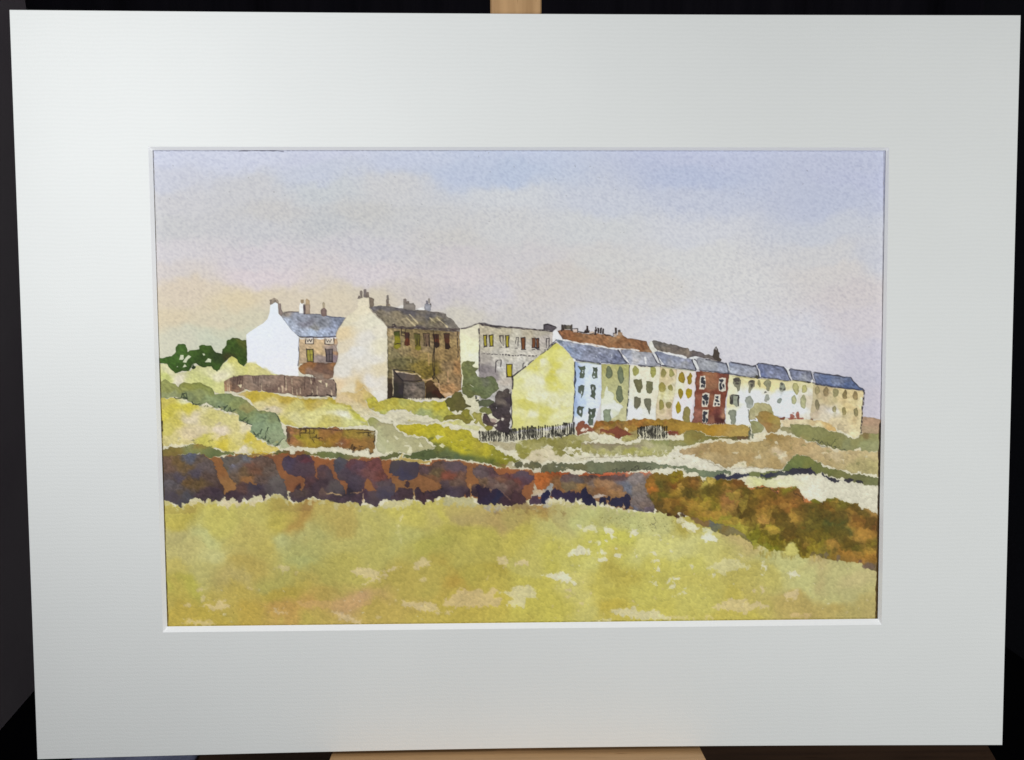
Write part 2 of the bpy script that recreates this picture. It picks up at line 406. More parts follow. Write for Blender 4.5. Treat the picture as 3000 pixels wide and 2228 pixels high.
P('A', [(1800,806),(1882,800),(1878,950),(1802,944)], [(1815,820,(150,146,60)),(1840,900,(176,164,60)),(1870,830,(120,116,60))], wob=.8, rim=.2, mott=.2)
P('A', [(2020,812),(2102,808),(2100,950),(2024,950)], (112,98,98), wob=.8, rim=.2, mott=.25)
for x0,x1 in ((1800,1880),(2022,2100)):
    S('A', [(x0,800),(x0+6,940)], 2.4, INK, .85); S('A', [(x1,800),(x1-4,950)], 2.2, INK, .85); S('A', [(x0,806),(x1,804)], 2, INK, .8); S('A', [(x0,944),(x1,946)], 2, (50,40,44), .8); S('A', [((x0+x1)/2,810),((x0+x1)/2+4,940)], 1.4, INK, .75); S('A', [(x0,866),(x1,862)], 1.2, INK, .5)

# wooden fence on the slope
P('A', [(940,1122),(1100,1100),(1400,1100),(1560,1104),(1760,1118),(1900,1132),(2050,1150),(2124,1154),(2142,1180),(2146,1348),(2000,1345),(1850,1350),(1650,1334),(1600,1312),(1450,1310),(1350,1300),(1290,1280),(1200,1292),(1100,1262),(1060,1290),(1020,1300),(980,1306),(940,1290),(850,1292),(850,1170),(885,1150)],
  [(880,1220,(172,132,98)),(920,1250,(160,118,88)),(1000,1150,(120,96,82)),(1000,1240,(104,80,66)),(1050,1270,(156,118,90)),(1150,1200,(140,116,98)),(1250,1160,(146,124,108)),(1400,1180,(148,124,106)),(1400,1270,(124,100,86)),(1550,1180,(136,110,94)),(1650,1180,(144,116,96)),(1700,1280,(126,100,84)),(1850,1200,(122,98,84)),(2000,1200,(140,116,100)),(2100,1280,(132,110,96))], wob=1.4, rim=.14, gran=.10, mott=.12, sig=26)
for x in list(range(955,1070,15))+[1185,1205,1222,1240]+[1548,1552,1770,1785,1860,1880,1890]:
    S('A', [(x,1112+random.uniform(-6,8)),(x+random.uniform(-6,6),1150),(x+random.uniform(-8,8),1170+random.uniform(-20,120))], random.uniform(1.2,2.4), (66,46,42), .7)
for x in range(1340,1500,17): S('A', [(x,1190+random.uniform(0,50)),(x-6,1300)], 1.6, (78,58,52), .6)
for x,y0,y1 in ((885,1160,1285),(905,1150,1280),(1280,1200,1300),(1560,1130,1270),(1630,1140,1200),(1640,1240,1320),(1690,1270,1330),(1728,1250,1310),(1870,1270,1330),(1925,1230,1330),(2085,1280,1330),(1850,1150,1200),(1480,1250,1300),(1520,1230,1290)):
    S('A', [(x,y0),(x+6,y1)], 2.2, (208,186,150), .75)
for pts in ([(1005,1215),(1055,1208),(1045,1250)],[(1930,1165),(1975,1160),(1970,1190)],[(2020,1190),(2040,1195),(2036,1240),(2024,1240)],[(1070,1300),(1090,1255),(1100,1300)],[(900,1300),(930,1280),(945,1310)]):
    P('A', pts, (214,198,160), wob=.6, rim=0)
S('A', [(2110,1158),(2142,1172),(2140,1250),(2146,1345)], 3, (36,28,30), .9)
for pts in ([(1800,1330),(1850,1338),(1868,1310)],[(1875,1335),(1930,1335)],[(1960,1342),(2010,1346)],[(2030,1325),(2070,1335),(2090,1350)],[(2110,1345),(2150,1355)]): S('A', pts, 2.6, (36,28,28), .9)

# tan meadow under the fence
P('G', [(1000,292),(1100,264),(1200,262),(1330,272),(1500,310),(1650,336),(1850,352),(2147,352),(2187,330),(2230,410),(2320,435),(2420,545),(2515,600),(2512,662),(2367,672),(2100,676),(1900,680),(1700,672),(1560,655),(1500,610),(1440,520),(1220,478),(1180,390),(1080,330)],
  [(1060,300,(200,180,140)),(1140,340,(196,168,104)),(1250,300,(190,164,50)),(1400,330,(196,172,66)),(1300,420,(212,198,140)),(1500,400,(210,192,120)),(1450,500,(214,198,164)),(1600,350,(186,158,60)),(1700,450,(206,194,112)),(1850,370,(178,152,50)),(1950,400,(192,170,90)),(1700,570,(210,202,140)),(1620,620,(196,184,96)),(1900,560,(208,200,130)),(2100,450,(204,198,116)),(2150,370,(176,156,52)),(2250,420,(188,178,72)),(2150,570,(222,218,190)),(2350,540,(188,184,70)),(2300,640,(206,204,132)),(2420,600,(194,190,80)),(2450,650,(176,172,96)),(2000,660,(196,184,96))], wob=2.5, rim=.05, sig=42, gran=.06, mott=.05)
S('A', [(1700,1345),(1780,1368),(1900,1375),(2060,1362)], 5, (160,136,50), .45)

# sage hedge running down
P('G', [(60,160),(115,148),(180,128),(270,172),(330,205),(370,175),(430,154),(480,160),(560,150),(640,190),(700,240),(745,298),(830,290),(940,295),(1050,338),(1090,370),(1150,400),(1200,440),(1222,486),(1300,490),(1400,508),(1440,520),(1470,560),(1495,610),(1520,690),(1545,740),(1570,800),(1575,860),(1510,870),(1440,908),(1400,880),(1330,840),(1270,810),(1200,780),(1150,745),(1172,665),(1110,640),(1030,605),(1022,545),(960,510),(880,500),(790,455),(740,455),(640,402),(560,425),(490,412),(420,350),(350,350),(280,328),(200,335),(60,355)],
  [(150,200,(140,142,78)),(200,280,(146,152,104)),(350,230,(142,144,78)),(430,200,(134,134,62)),(560,190,(132,136,66)),(400,330,(126,134,88)),(560,300,(140,146,90)),(700,370,(130,142,96)),(680,260,(128,134,70)),(900,340,(128,140,90)),(850,430,(126,140,100)),(1050,400,(136,144,86)),(1000,500,(118,130,86)),(1150,520,(126,138,88)),(1080,590,(110,126,80)),(1300,580,(134,152,110)),(1250,700,(130,148,112)),(1400,700,(138,154,114)),(1440,580,(124,134,92)),(1350,520,(132,138,84)),(1480,830,(142,154,116)),(1180,440,(150,142,84))], wob=2.2, rim=.16, gran=.07, mott=.08, sig=34)
P('G', [(1500,840),(1560,760),(1590,830),(1600,910),(1500,930)], (176,180,140), wob=2, rim=.05)
# yellow field under it
P('G', [(60,352),(200,340),(280,345),(420,362),(490,425),(620,425),(740,470),(880,515),(1020,550),(1030,610),(1160,680),(1150,755),(1250,815),(1440,912),(1500,940),(1480,962),(1200,972),(1000,962),(880,952),(780,930),(700,920),(600,870),(500,868),(380,892),(250,880),(60,910)],
  [(150,390,(201,185,82)),(250,440,(201,187,66)),(200,560,(199,185,68)),(400,450,(203,189,68)),(350,370,(210,206,160)),(620,430,(211,202,160)),(300,640,(197,183,82)),(450,580,(213,198,164)),(540,700,(213,196,156)),(450,780,(215,196,154)),(180,740,(197,185,92)),(700,580,(203,192,114)),(780,720,(217,200,174)),(900,600,(209,198,128)),(1000,680,(205,192,124)),(650,640,(203,191,122)),(250,850,(203,189,122)),(600,830,(201,191,84)),(820,890,(199,179,56)),(950,900,(205,191,98)),(1150,850,(205,185,62)),(1300,900,(207,187,82)),(1100,940,(219,206,182)),(1000,820,(209,196,124)),(1100,700,(217,204,164)),(700,900,(207,193,92)),(1420,940,(209,189,98)),(1200,930,(203,187,82))], wob=3, rim=.04, sig=40, gran=.06, mott=.05)
P('G', [(760,930),(900,950),(1010,940),(1060,905),(1130,900),(1180,940),(1240,962),(1000,975),(860,966)], (219,208,178), wob=3, soft=3, rim=0, alpha=.6)
P('G', [(240,895),(300,870),(350,875),(420,890),(300,905)], (215,204,164), wob=2, soft=2, rim=0)
# pen work on the hedge
for pts in ([(275,335),(300,350),(350,345),(372,290),(385,330),(420,345)],[(362,300),(410,290),(425,350),(372,340)],[(478,380),(490,410),(530,420),(575,405)],[(785,435),(800,452),(860,440),(850,470),(885,430)],[(890,500),(920,450),(935,500),(985,470)],[(1040,590),(1060,610),(1110,570),(1060,600)],[(1070,615),(1100,630),(1130,600),(1110,650)],[(1120,640),(1170,650)],[(1190,730),(1220,760)],[(1210,790),(1260,750),(1285,700),(1270,760)],[(1320,800),(1330,740),(1362,680)],[(1290,800),(1330,820),(1325,780)],[(1360,845),(1380,800)],[(1440,905),(1490,860),(1545,800)],[(1400,860),(1425,850)],[(1435,520),(1470,560),(1480,590),(1495,612)]):
    S('G', pts, 2.0, (42,52,40), .8)
marks('G', [(480,415),(560,420),(700,455),(900,500),(1000,540)], 16, 1.6, (60,66,44), 16, 8, 60, 70, .6)
marks('G', [(1180,760),(1330,830),(1400,870)], 12, 1.6, (50,60,44), 22, 8, 70, 50, .65)

# brick garden wall
BW = [(-407,668),(-360,672),(-280,690),(-200,686),(-80,690),(0,688),(130,690),(170,668),(230,700),(300,702),(440,706),(560,716),(622,722),(625,900),(612,965),(575,985),(545,930),(530,915),(500,935),(440,948),(380,945),(300,930),(200,908),(100,912),(0,912),(-100,918),(-250,905),(-360,902),(-385,860)]
P('H', BW, [(-380,780,(120,92,64)),(-330,740,(160,108,66)),(-320,850,(156,104,62)),(-220,800,(150,130,40)),(-100,760,(146,122,44)),(-60,840,(160,136,40)),(30,760,(150,104,50)),(130,720,(146,98,60)),(150,830,(158,112,44)),(60,880,(150,116,40)),(280,780,(150,124,48)),(300,860,(150,96,48)),(420,790,(152,124,50)),(420,880,(146,104,50)),(560,780,(140,116,56)),(580,900,(132,96,48)),(240,860,(120,76,50))], wob=1.6, rim=.2, gran=.10, mott=.12, sig=26)
S('H', [(-395,675),(-390,780),(-400,840)], 5, (62,46,40), .7); S('H', [(-370,690),(-372,800),(-360,880)], 2, (70,50,36), .8)
S('H', [(-280,692),(-100,692),(0,690),(60,694)], 2.6, (46,32,32), .85); S('H', [(60,694),(130,706),(200,716),(240,702)], 2.4, (70,44,40), .8); S('H', [(310,712),(360,705),(430,712),(620,722)], 2, (60,44,30), .75)
for pts in ([(-240,692),(-240,790)],[(-240,712),(-170,706),(-172,745)],[(-240,745),(-180,745),(-130,745)],[(-135,700),(-130,750),(-80,750),(-85,700)],[(-128,750),(-120,800),(-60,795)],[(-50,770),(-48,800),(20,805)],[(-90,820),(-80,850)],[(15,835),(22,850)],[(415,740),(470,742),(545,740),(615,744)],[(548,742),(552,775),(575,780)],[(560,770),(570,800)],[(620,722),(618,880)],[(330,940),(345,900),(370,880),(355,930),(390,925)],[(370,970),(390,940)],[(455,905),(480,900)],[(545,950),(580,985),(600,970)]):
    S('H', pts, 1.7, (44,34,24), .85)
marks('H', [(330,910),(400,930),(580,960)], 8, 1.8, (50,36,26), 26, 10, 60, 40, .7)

# sage patch right of wall with bare flecks
P('H', [(545,600),(570,570),(600,568),(650,590),(700,628),(725,625),(750,642),(830,632),(838,668),(870,705),(925,742),(945,765),(972,795),(1040,785),(1100,798),(1172,802),(1210,835),(1260,870),(1320,915),(1210,940),(1130,955),(1060,975),(980,978),(900,960),(830,985),(740,985),(680,985),(655,960),(642,900),(650,720),(640,690),(600,665),(558,660)],
  [(600,600,(150,150,84)),(680,640,(158,156,96)),(760,660,(170,160,118)),(700,780,(176,174,126)),(850,760,(170,164,120)),(800,880,(180,178,132)),(1000,850,(178,172,128)),(1150,840,(172,166,118)),(1200,900,(176,170,124)),(750,960,(180,178,138))], wob=1.8, rim=.15, gran=.04, mott=.05)
for pts in ([(845,785),(870,780),(895,815),(875,818)],[(755,830),(775,825),(798,852),(765,855)],[(950,895),(990,880),(1025,875),(1050,930),(1055,975),(1000,975),(1010,905)],[(1130,880),(1150,855),(1172,905),(1135,905)],[(800,960),(825,935),(830,980),(720,990)]):
    P('H', pts, (210,204,168), wob=.7, rim=0)

# green bank under the brown house
P('H', [(180,330),(245,345),(200,380),(240,400),(300,420),(350,432),(390,480),(450,542),(490,570),(545,600),(600,560),(700,580),(560,470),(520,380),(500,320),(560,290),(350,280),(200,290)], [(300,350,(214,196,150)),(420,440,(212,200,160)),(520,540,(210,200,168)),(480,300,(208,182,120)),(500,260,(206,180,124))], wob=2.5, rim=.05, soft=2)
P('H', [(525,345),(545,300),(590,292),(625,320),(655,372),(700,368),(780,345),(860,328),(930,335),(1050,362),(1200,388),(1440,372),(1452,430),(1490,480),(1560,530),(1440,570),(1400,612),(1330,590),(1260,560),(1200,545),(1080,530),(1020,500),(960,480),(880,485),(800,480),(780,520),(700,522),(620,500),(560,462),(535,410)],
  [(560,320,(184,174,62)),(620,400,(180,166,56)),(700,420,(184,170,62)),(800,400,(190,178,72)),(850,360,(176,162,56)),(900,370,(174,170,84)),(1000,430,(186,176,78)),(1100,440,(176,168,66)),(1200,430,(188,180,80)),(1250,520,(158,164,96)),(1150,510,(150,158,104)),(1380,450,(180,168,48)),(1420,520,(172,166,66)),(740,500,(172,172,84)),(1330,580,(160,160,84))], wob=2.6, rim=.12, sig=30, gran=.07, mott=.08)
P('H', [(1020,505),(1100,540),(1200,550),(1300,580),(1330,600),(1240,620),(1120,600),(960,630),(860,600),(760,560),(720,530),(800,500),(900,490)], (206,198,166), wob=3, soft=3, rim=0, alpha=.9)
P('H', [(960,620),(1060,602),(1180,618),(1310,600),(1320,615),(1260,640),(1100,632),(980,640)], (180,172,140), wob=2, soft=2, rim=.1, alpha=.8)
# olive lumps right of it
P('H', [(1400,565),(1430,545),(1500,540),(1560,530),(1620,540),(1660,560),(1740,510),(1800,510),(1850,560),(1870,640),(1830,620),(1800,650),(1770,630),(1790,590),(1740,600),(1690,640),(1640,610),(1560,590),(1480,590),(1430,605),(1395,590)], [(1440,570,(118,114,44)),(1560,560,(136,128,46)),(1660,600,(132,126,50)),(1800,540,(160,156,70)),(1840,610,(150,146,62))], wob=2, rim=.2)
B('H', 1665, 525, 50, 52, (140,132,44)); P('H', [(1380,640),(1500,610),(1620,600),(1690,650),(1760,650),(1860,680),(1820,720),(1700,700),(1560,650),(1450,640)], [(1500,625,(196,190,110)),(1700,680,(206,202,150)),(1830,700,(200,194,140))], wob=2, rim=.04)
B('H', 1940, 680, 45, 45, (140,132,50)); B('H', 1850,440,16,70,(214,212,190),ang=30,rim=0)

# ochre green field sweeping down
P('H', [(868,672),(885,648),(925,640),(1000,645),(1100,645),(1180,640),(1240,664),(1300,640),(1350,642),(1385,660),(1415,686),(1450,670),(1480,672),(1510,705),(1560,710),(1620,704),(1660,708),(1740,752),(1760,790),(1800,810),(1850,850),(1900,860),(1960,880),(2020,930),(2080,962),(2130,990),(2203,1010),(2260,1050),(2310,1060),(2250,1080),(2160,1100),(2130,1150),(2060,1145),(1980,1110),(1900,1090),(1800,1075),(1700,1060),(1600,1050),(1500,1055),(1450,1045),(1360,1040),(1290,1035),(1200,1050),(1150,1055),(1080,1040),(960,1025),(940,1000),(1040,985),(1120,962),(1210,935),(1300,930),(1325,912),(1290,870),(1200,800),(1150,775),(1060,768),(990,768),(940,740),(905,715)],
  [(920,680,(180,166,44)),(1000,700,(182,166,38)),(1150,680,(184,170,34)),(1300,700,(178,166,36)),(1350,800,(192,180,44)),(1500,760,(172,158,38)),(1600,800,(178,166,40)),(1650,900,(180,168,34)),(1800,880,(168,154,46)),(1900,960,(180,166,40)),(2000,1000,(150,144,44)),(2100,1040,(132,126,32)),(2120,1100,(150,140,40)),(1500,880,(172,162,36)),(1500,980,(96,106,62)),(1350,950,(112,114,52)),(1250,1000,(82,92,54)),(1400,1010,(86,94,56)),(1600,1010,(80,94,62)),(1700,1030,(86,98,56)),(1850,1040,(104,110,50)),(2000,1080,(108,112,40)),(1100,1000,(84,94,52)),(1000,1005,(88,96,50)),(2230,1060,(120,118,40)),(1950,1060,(96,104,44))], wob=2, rim=.14, sig=34, gran=.08, mott=.08)
for pts in ([(1320,778),(1370,772),(1420,785),(1380,800),(1350,825),(1330,800)],[(1362,905),(1385,862),(1435,890),(1410,912)],[(1590,828),(1615,820),(1638,830)],[(1640,912),(1665,906),(1675,915)],[(1955,1000),(1975,990),(1978,1000)],[(2090,1045),(2120,1032),(2165,1045),(2120,1052)],[(1500,858),(1512,852),(1518,860)]):
    P('H', pts, (212,206,160), wob=.7, rim=0)
S('H', [(1370,1030),(1440,1035),(1480,1020)], 2, (50,48,40), .7); S('H', [(1330,960),(1365,966)], 1.6, (60,60,40), .6)

# top of the old stone hedge, from the left: mossy strip
P('G', [(100,945),(250,908),(370,912),(440,890),(510,872),(580,868),(640,880),(700,905),(760,945),(830,958),(900,952),(985,972),(930,1005),(860,990),(780,1015),(700,1028),(620,1010),(560,985),(440,980),(330,995),(240,1015),(100,1010)],
  [(200,960,(124,124,68)),(330,960,(132,112,50)),(450,920,(132,134,84)),(560,890,(156,122,52)),(600,920,(142,130,60)),(540,960,(130,134,78)),(700,960,(118,124,72)),(800,980,(96,106,62)),(900,970,(112,118,66)),(240,1000,(122,104,48))], wob=2, rim=.15)
P('G', [(960,975),(1050,990),(1200,975),(1290,968),(1420,985),(1400,1010),(1250,1005),(1100,1010),(980,1010)], (196,168,56), wob=3, rim=.05)
P('H', [(-560,995),(-520,965),(-430,948),(-370,960),(-330,985),(-300,955),(-200,950),(-100,980),(0,962),(110,955),(200,975),(280,990),(340,1005),(420,1010),(470,1020),(560,1015),(540,1035),(460,1035),(400,1045),(300,1045),(190,1040),(100,1035),(0,1020),(-100,1000),(-300,1000),(-420,1010)],
  [(-520,985,(120,112,56)),(-430,970,(96,92,50)),(-250,975,(130,80,44)),(-120,990,(116,110,52)),(20,985,(108,114,60)),(150,1000,(110,118,72)),(260,1010,(94,98,56)),(400,1030,(120,112,68)),(520,1025,(150,120,60))], wob=2, rim=.16)
P('H', [(640,1035),(700,1012),(770,1000),(850,970),(880,965),(925,985),(918,1005),(860,1020),(790,1050),(700,1048)], (92,94,52), wob=1.6, rim=.2, mott=.15)
P('H', [(920,1040),(980,1030),(1100,1055),(1250,1060),(1280,1080),(1240,1090),(1120,1085),(1060,1080),(940,1060)], (186,160,80), wob=2, rim=.05); P('H', [(800,1060),(860,1040),(920,1030),(935,965),(940,1030),(960,1045),(880,1060)], (196,172,100), wob=1, rim=.05)

# ---- foreground field
fieldc = [(130,540,(194,180,72)),(250,600,(190,174,66)),(450,620,(194,184,80)),(700,560,(196,184,84)),(1000,560,(188,172,66)),(1250,560,(176,140,60)),(1400,600,(184,164,74)),(1700,620,(186,176,84)),(2000,560,(196,184,76)),(2200,600,(186,172,84)),
 (200,720,(184,172,94)),(400,760,(192,190,122)),(470,900,(196,190,116)),(250,850,(192,180,96)),(700,700,(192,176,80)),(850,780,(186,170,74)),(1100,760,(180,178,100)),(1200,850,(172,168,84)),(1150,950,(172,172,88)),(1500,760,(186,176,84)),(1700,800,(184,174,78)),(1950,800,(182,176,84)),(2150,900,(176,168,66)),
 (200,1000,(192,176,80)),(400,1050,(186,176,90)),(700,950,(184,162,70)),(650,1080,(184,166,84)),(900,1050,(174,164,72)),(1300,1050,(176,164,70)),(1500,1000,(182,170,72)),(1800,1100,(178,160,64)),(2100,1150,(180,164,66)),
 (150,1180,(186,164,66)),(300,1150,(178,170,62)),(700,1150,(184,162,64)),(1000,1180,(178,156,56)),(1300,1200,(182,156,66)),(1200,1270,(186,148,66)),(1600,1260,(190,152,90)),(2000,1230,(184,160,66)),
 (150,1350,(186,162,58)),(400,1350,(182,160,56)),(700,1340,(186,158,58)),(1000,1320,(190,150,66)),(1250,1370,(186,162,68)),(1800,1330,(184,160,66)),(2150,1350,(190,168,66)),(1100,1400,(186,166,66))]
fc = [Z('M',[(x,y)])[0]+(cc,) for x,y,cc in fieldc]
fieldl = [(60,400,(196,184,72)),(300,400,(180,160,84)),(500,430,(178,152,78)),(700,420,(176,158,76)),(900,430,(164,124,56)),(1050,420,(182,172,94)),(1300,400,(190,190,112)),(1500,430,(176,172,94)),(1750,420,(186,186,110)),(1950,440,(196,192,106)),(2200,480,(176,160,60)),
 (100,600,(180,168,66)),(400,600,(182,170,66)),(700,620,(190,176,68)),(1000,560,(192,186,94)),(1300,620,(196,188,76)),(1600,660,(198,192,72)),(1900,620,(204,198,100)),(2150,620,(206,200,104)),
 (200,800,(178,166,68)),(500,960,(178,160,56)),(800,850,(188,178,80)),(1100,900,(192,182,70)),(1400,880,(200,194,92)),(1700,930,(184,168,62)),(2000,900,(198,188,76)),(2200,850,(196,188,80)),
 (100,1050,(180,150,54)),(300,1000,(180,166,62)),(900,1050,(192,180,68)),(1300,1100,(200,190,92)),(1600,1100,(190,176,66)),(1900,1100,(194,184,74)),
 (100,1350,(186,166,60)),(500,1330,(190,172,62)),(900,1300,(192,180,66)),(1300,1350,(194,184,86)),(1550,1330,(190,170,58)),(2100,1280,(192,180,70))]
fc += [Z('L',[(x,y)])[0]+(cc,) for x,y,cc in fieldl]
fieldk = [(100,650,(198,192,104)),(400,750,(196,188,92)),(650,700,(190,168,92)),(900,850,(186,182,108)),(1200,850,(194,190,120)),(1450,900,(186,164,96)),(1700,950,(188,180,120)),(1900,1020,(190,176,112)),(300,1050,(192,180,76)),(700,1050,(186,172,74)),(1000,1000,(188,176,80)),(1350,1050,(192,188,120)),(1650,1100,(190,184,116)),(1850,1150,(182,174,100)),(200,1250,(196,186,80)),(900,1300,(188,172,76)),(1300,1200,(180,158,76)),(1600,1200,(178,156,74)),(1800,1300,(176,160,80)),(1300,1350,(180,158,76)),(1900,1380,(176,158,82)),(600,1370,(190,174,66))]
fc += [Z('K',[(x,y)])[0]+(cc,) for x,y,cc in fieldk]
fld = [Z(r,[(x,y)])[0] for r,x,y in [('M',60,490),('M',130,490),('M',200,520),('M',240,530),('M',300,490),('M',380,500),('M',470,470),('M',540,520),('M',640,500),('M',760,505),('M',900,465),('M',960,430),('M',1000,450),('M',1040,480),('M',1100,505),('M',1180,470),('M',1260,480),('M',1400,490),('M',1500,500),('M',1600,510),('M',1700,535),('M',1800,490),('M',1900,475),('M',2030,490),('M',2080,510),('M',2160,480),('L',0,250),('L',200,240),('L',330,320),('L',480,300),('L',600,335),('L',760,320),('L',900,310),('L',1100,290),('L',1300,310),('L',1500,340),('L',1700,360),('L',1850,390),('L',1960,385),('L',2080,390),('L',2200,420),('K',130,420),('K',260,450),('K',420,500),('K',520,540),('K',700,570),('K',800,640),('K',960,700),('K',1200,700),('K',1400,740),('K',1600,780),('K',1800,820),('K',1900,860),('K',2080,900),('K',2080,1500),('M',60,1560)]]
fc = [(x,y,(c_[0]*.965,c_[1]*.965,min(c_[2]*1.10, c_[0]*.60))) for x,y,c_ in fc]
P('S', fld, fc, wob=3, soft=1.4, rim=0, gran=.05, mott=.05, sig=120, fray=3)
for yy, cc, al in ((1, (192,182,124), .5), (-5, (206,194,150), .35)):
    bt = [('M',60,500),('M',140,505),('M',200,535),('M',240,525),('M',300,495),('M',420,500),('M',540,505),('M',640,505),('M',760,500),('M',880,470),('M',960,440),('M',1040,490),('M',1140,490),('M',1260,480),('M',1400,500),('M',1600,520),('M',1700,535),('M',1820,490),('M',1960,490),('M',2080,505),('L',0,255),('L',200,255),('L',370,320),('L',620,330),('L',800,315),('L',1000,300),('L',1300,320),('L',1500,345),('L',1700,370),('L',1900,385)]
    q = [Z(r,[(x,y)])[0] for r,x,y in bt]
    P('S', [(x,y-24) for x,y in q]+[(x,y+yy) for x,y in q[::-1]], cc, wob=5, soft=3, rim=0, alpha=al, fray=15)
# bare ragged rim under the hedge
for r,pts,cc in (('M',[(280,505),(310,465),(340,490),(400,500),(420,485),(350,520),(300,520)],(206,192,146)),('M',[(530,520),(560,480),(600,500),(640,490),(690,500),(760,500),(830,470),(870,430),(890,470),(780,515),(640,520),(560,530)],(212,196,156)),('M',[(1040,470),(1050,460),(1090,500),(1140,490),(1080,520)],(206,190,140)),('M',[(1740,530),(1790,490),(1850,480),(1920,490),(2000,480),(1960,520),(1900,540),(1830,555),(1800,530)],(202,192,146)),('L',[(0,260),(60,240),(140,245),(240,255),(300,290),(340,330),(250,325),(120,310),(0,320)],(178,172,130)),('L',[(380,340),(440,320),(560,340),(540,370),(480,370),(400,375)],(166,158,140)),('L',[(560,330),(640,300),(760,300),(860,330),(720,350),(600,360)],(150,124,76)),('L',[(880,330),(960,310),(1000,330),(930,350)],(170,166,152))):
    P(r, pts, cc, wob=3, soft=2.4, rim=0, alpha=.8, fray=5)
for _ in range(46):
    x = random.uniform(480,1150); y = 345+random.uniform(0,70)+abs(x-900)*.02
    B('L', x, y, random.uniform(6,22), random.uniform(5,14), random.choice([(146,112,54),(152,124,60),(160,140,80),(140,110,70)]), 0, 3, 3, 0, alpha=.35, fray=4)
B('L', 930, 420, 42, 38, (156,110,46), 0, 4, 7, 0, alpha=.45)
# the hedge bank itself: orange underpaint, then dark stones
bank = [('G',60,1010),('G',150,1020),('G',300,1005),('G',440,985),('G',620,1005),('G',700,1030),('G',780,1022),('G',850,1010),('G',960,1005),('G',1100,1010),('G',1290,1008),('G',1420,1000),('G',1560,985),('G',1650,985),('G',1860,1010),('H',0,1030),('H',110,1050),('H',190,1048),('H',300,1045),('H',460,1040),('H',640,1020),('H',700,1050),('H',800,1060),('H',900,1050),('H',1000,1080),('H',1120,1085),('H',1250,1105),('H',1290,1060),('H',1400,1060),('H',1520,1070),('H',1600,1060),('H',1750,1090),('H',1900,1100),('H',2040,1150),('H',2200,1150),
 ('I',330,930),('I',440,940),('I',560,945),('I',600,975),('I',680,985),('I',830,960),('I',960,975),('I',1060,1000),('I',1160,975),('I',1300,990),('I',1450,985),('I',1600,975),('I',1800,985),('I',1880,975),('I',1900,1390),('I',1750,1395),('I',1640,1370),('I',1500,1352),('I',1300,1290),('I',1180,1280),('I',1100,1250),('I',900,1240),('I',700,1255),('I',560,1260),('I',480,1275),('I',350,1285),('I',230,1260),('I',60,1270),('I',-60,1250)]
bank_s = [Z(r,[(x,y)])[0] for r,x,y in bank] 
bott = [('H',1420,1500),('H',1310,1540),('H',1190,1560),('H',1080,1520),('H',960,1510),('H',840,1500),('H',720,1520),('H',630,1595),('H',510,1540),('H',460,1570),('H',310,1540),('H',240,1560),('H',150,1530),('H',0,1500),('G',1860,1480),('G',1700,1545),('G',1600,1480),('G',1430,1450),('G',1180,1480),('G',1030,1540),('G',870,1520),('G',720,1535),('G',540,1490),('G',430,1550),('G',345,1600),('G',230,1535),('G',60,1520)]
bank_s += [(Z(r,[(x,y)])[0][0], Z(r,[(x,y)])[0][1]-12) for r,x,y in bott]
P('S', bank_s, [Z('G',[(200,1200)])[0]+((150,96,48),), Z('G',[(760,1150)])[0]+((178,104,36),), Z('G',[(900,1350)])[0]+((172,120,58),), Z('G',[(1450,1100)])[0]+((156,82,40),), Z('G',[(1560,1250)])[0]+((176,96,40),), Z('G',[(1700,1330)])[0]+((140,78,44),),Z('G',[(1950,1050)])[0]+((192,96,32),), Z('H',[(60,1060)])[0]+((196,92,30),), Z('H',[(130,1200)])[0]+((168,90,44),), Z('H',[(560,1060)])[0]+((184,90,40),), Z('H',[(500,1350)])[0]+((176,98,44),),Z('H',[(740,1120)])[0]+((184,96,36),), Z('H',[(900,1330)])[0]+((134,90,50),), Z('H',[(1200,1330)])[0]+((142,92,50),), Z('H',[(1300,1060)])[0]+((188,98,44),), Z('H',[(1700,1200)])[0]+((176,104,44),), Z('I',[(300,950)])[0]+((188,92,34),), Z('I',[(560,1180)])[0]+((178,92,40),), Z('I',[(700,1060)])[0]+((182,98,42),), Z('I',[(1000,990)])[0]+((160,74,34),), Z('I',[(1400,985)])[0]+((176,80,44),), Z('I',[(900,1130)])[0]+((128,88,52),), Z('I',[(1200,1150)])[0]+((126,92,64),),Z('I',[(1700,1100)])[0]+((126,108,96),), Z('I',[(1500,1200)])[0]+((144,104,62),)],
   wob=2.5, rim=.10, gran=.10, mott=.14, sig=60)

def blue_spots(r, spots):
    for x,y,rx,ry,cc,al in spots: B(r, x, y, rx, ry, cc, random.uniform(-20,20), 4, 9, 0, .08, .1, al, .3)

P('G', [(60,1020),(140,1012),(300,1002),(440,982),(520,985),(620,1004),(690,1040),(730,1090),(760,1190),(800,1290),(850,1390),(842,1440),(872,1524),(840,1485),(812,1535),(750,1510),(722,1545),(650,1500),(632,1548),(540,1490),(470,1500),(432,1555),(362,1550),(345,1612),(290,1560),(230,1530),(160,1520),(60,1520)],
  [(200,1080,(100,76,62)),(330,1060,(108,84,50)),(480,1030,(92,98,116)),(600,1080,(98,82,70)),(300,1200,(70,66,88)),(200,1220,(84,72,70)),(450,1130,(100,78,50)),(540,1200,(76,70,88)),(420,1280,(98,74,44)),(650,1150,(96,84,84)),(700,1260,(84,66,58)),(560,1350,(98,76,46)),(250,1340,(90,82,84)),(180,1300,(92,88,96)),(230,1450,(50,50,76)),(330,1550,(44,50,72)),(420,1480,(60,66,82)),(560,1460,(70,54,60)),(700,1440,(58,44,58)),(780,1480,(54,44,58)),(820,1390,(72,54,52)),(300,1410,(88,74,62))], wob=2.2, rim=.2, gran=.12, mott=.10, sig=34)
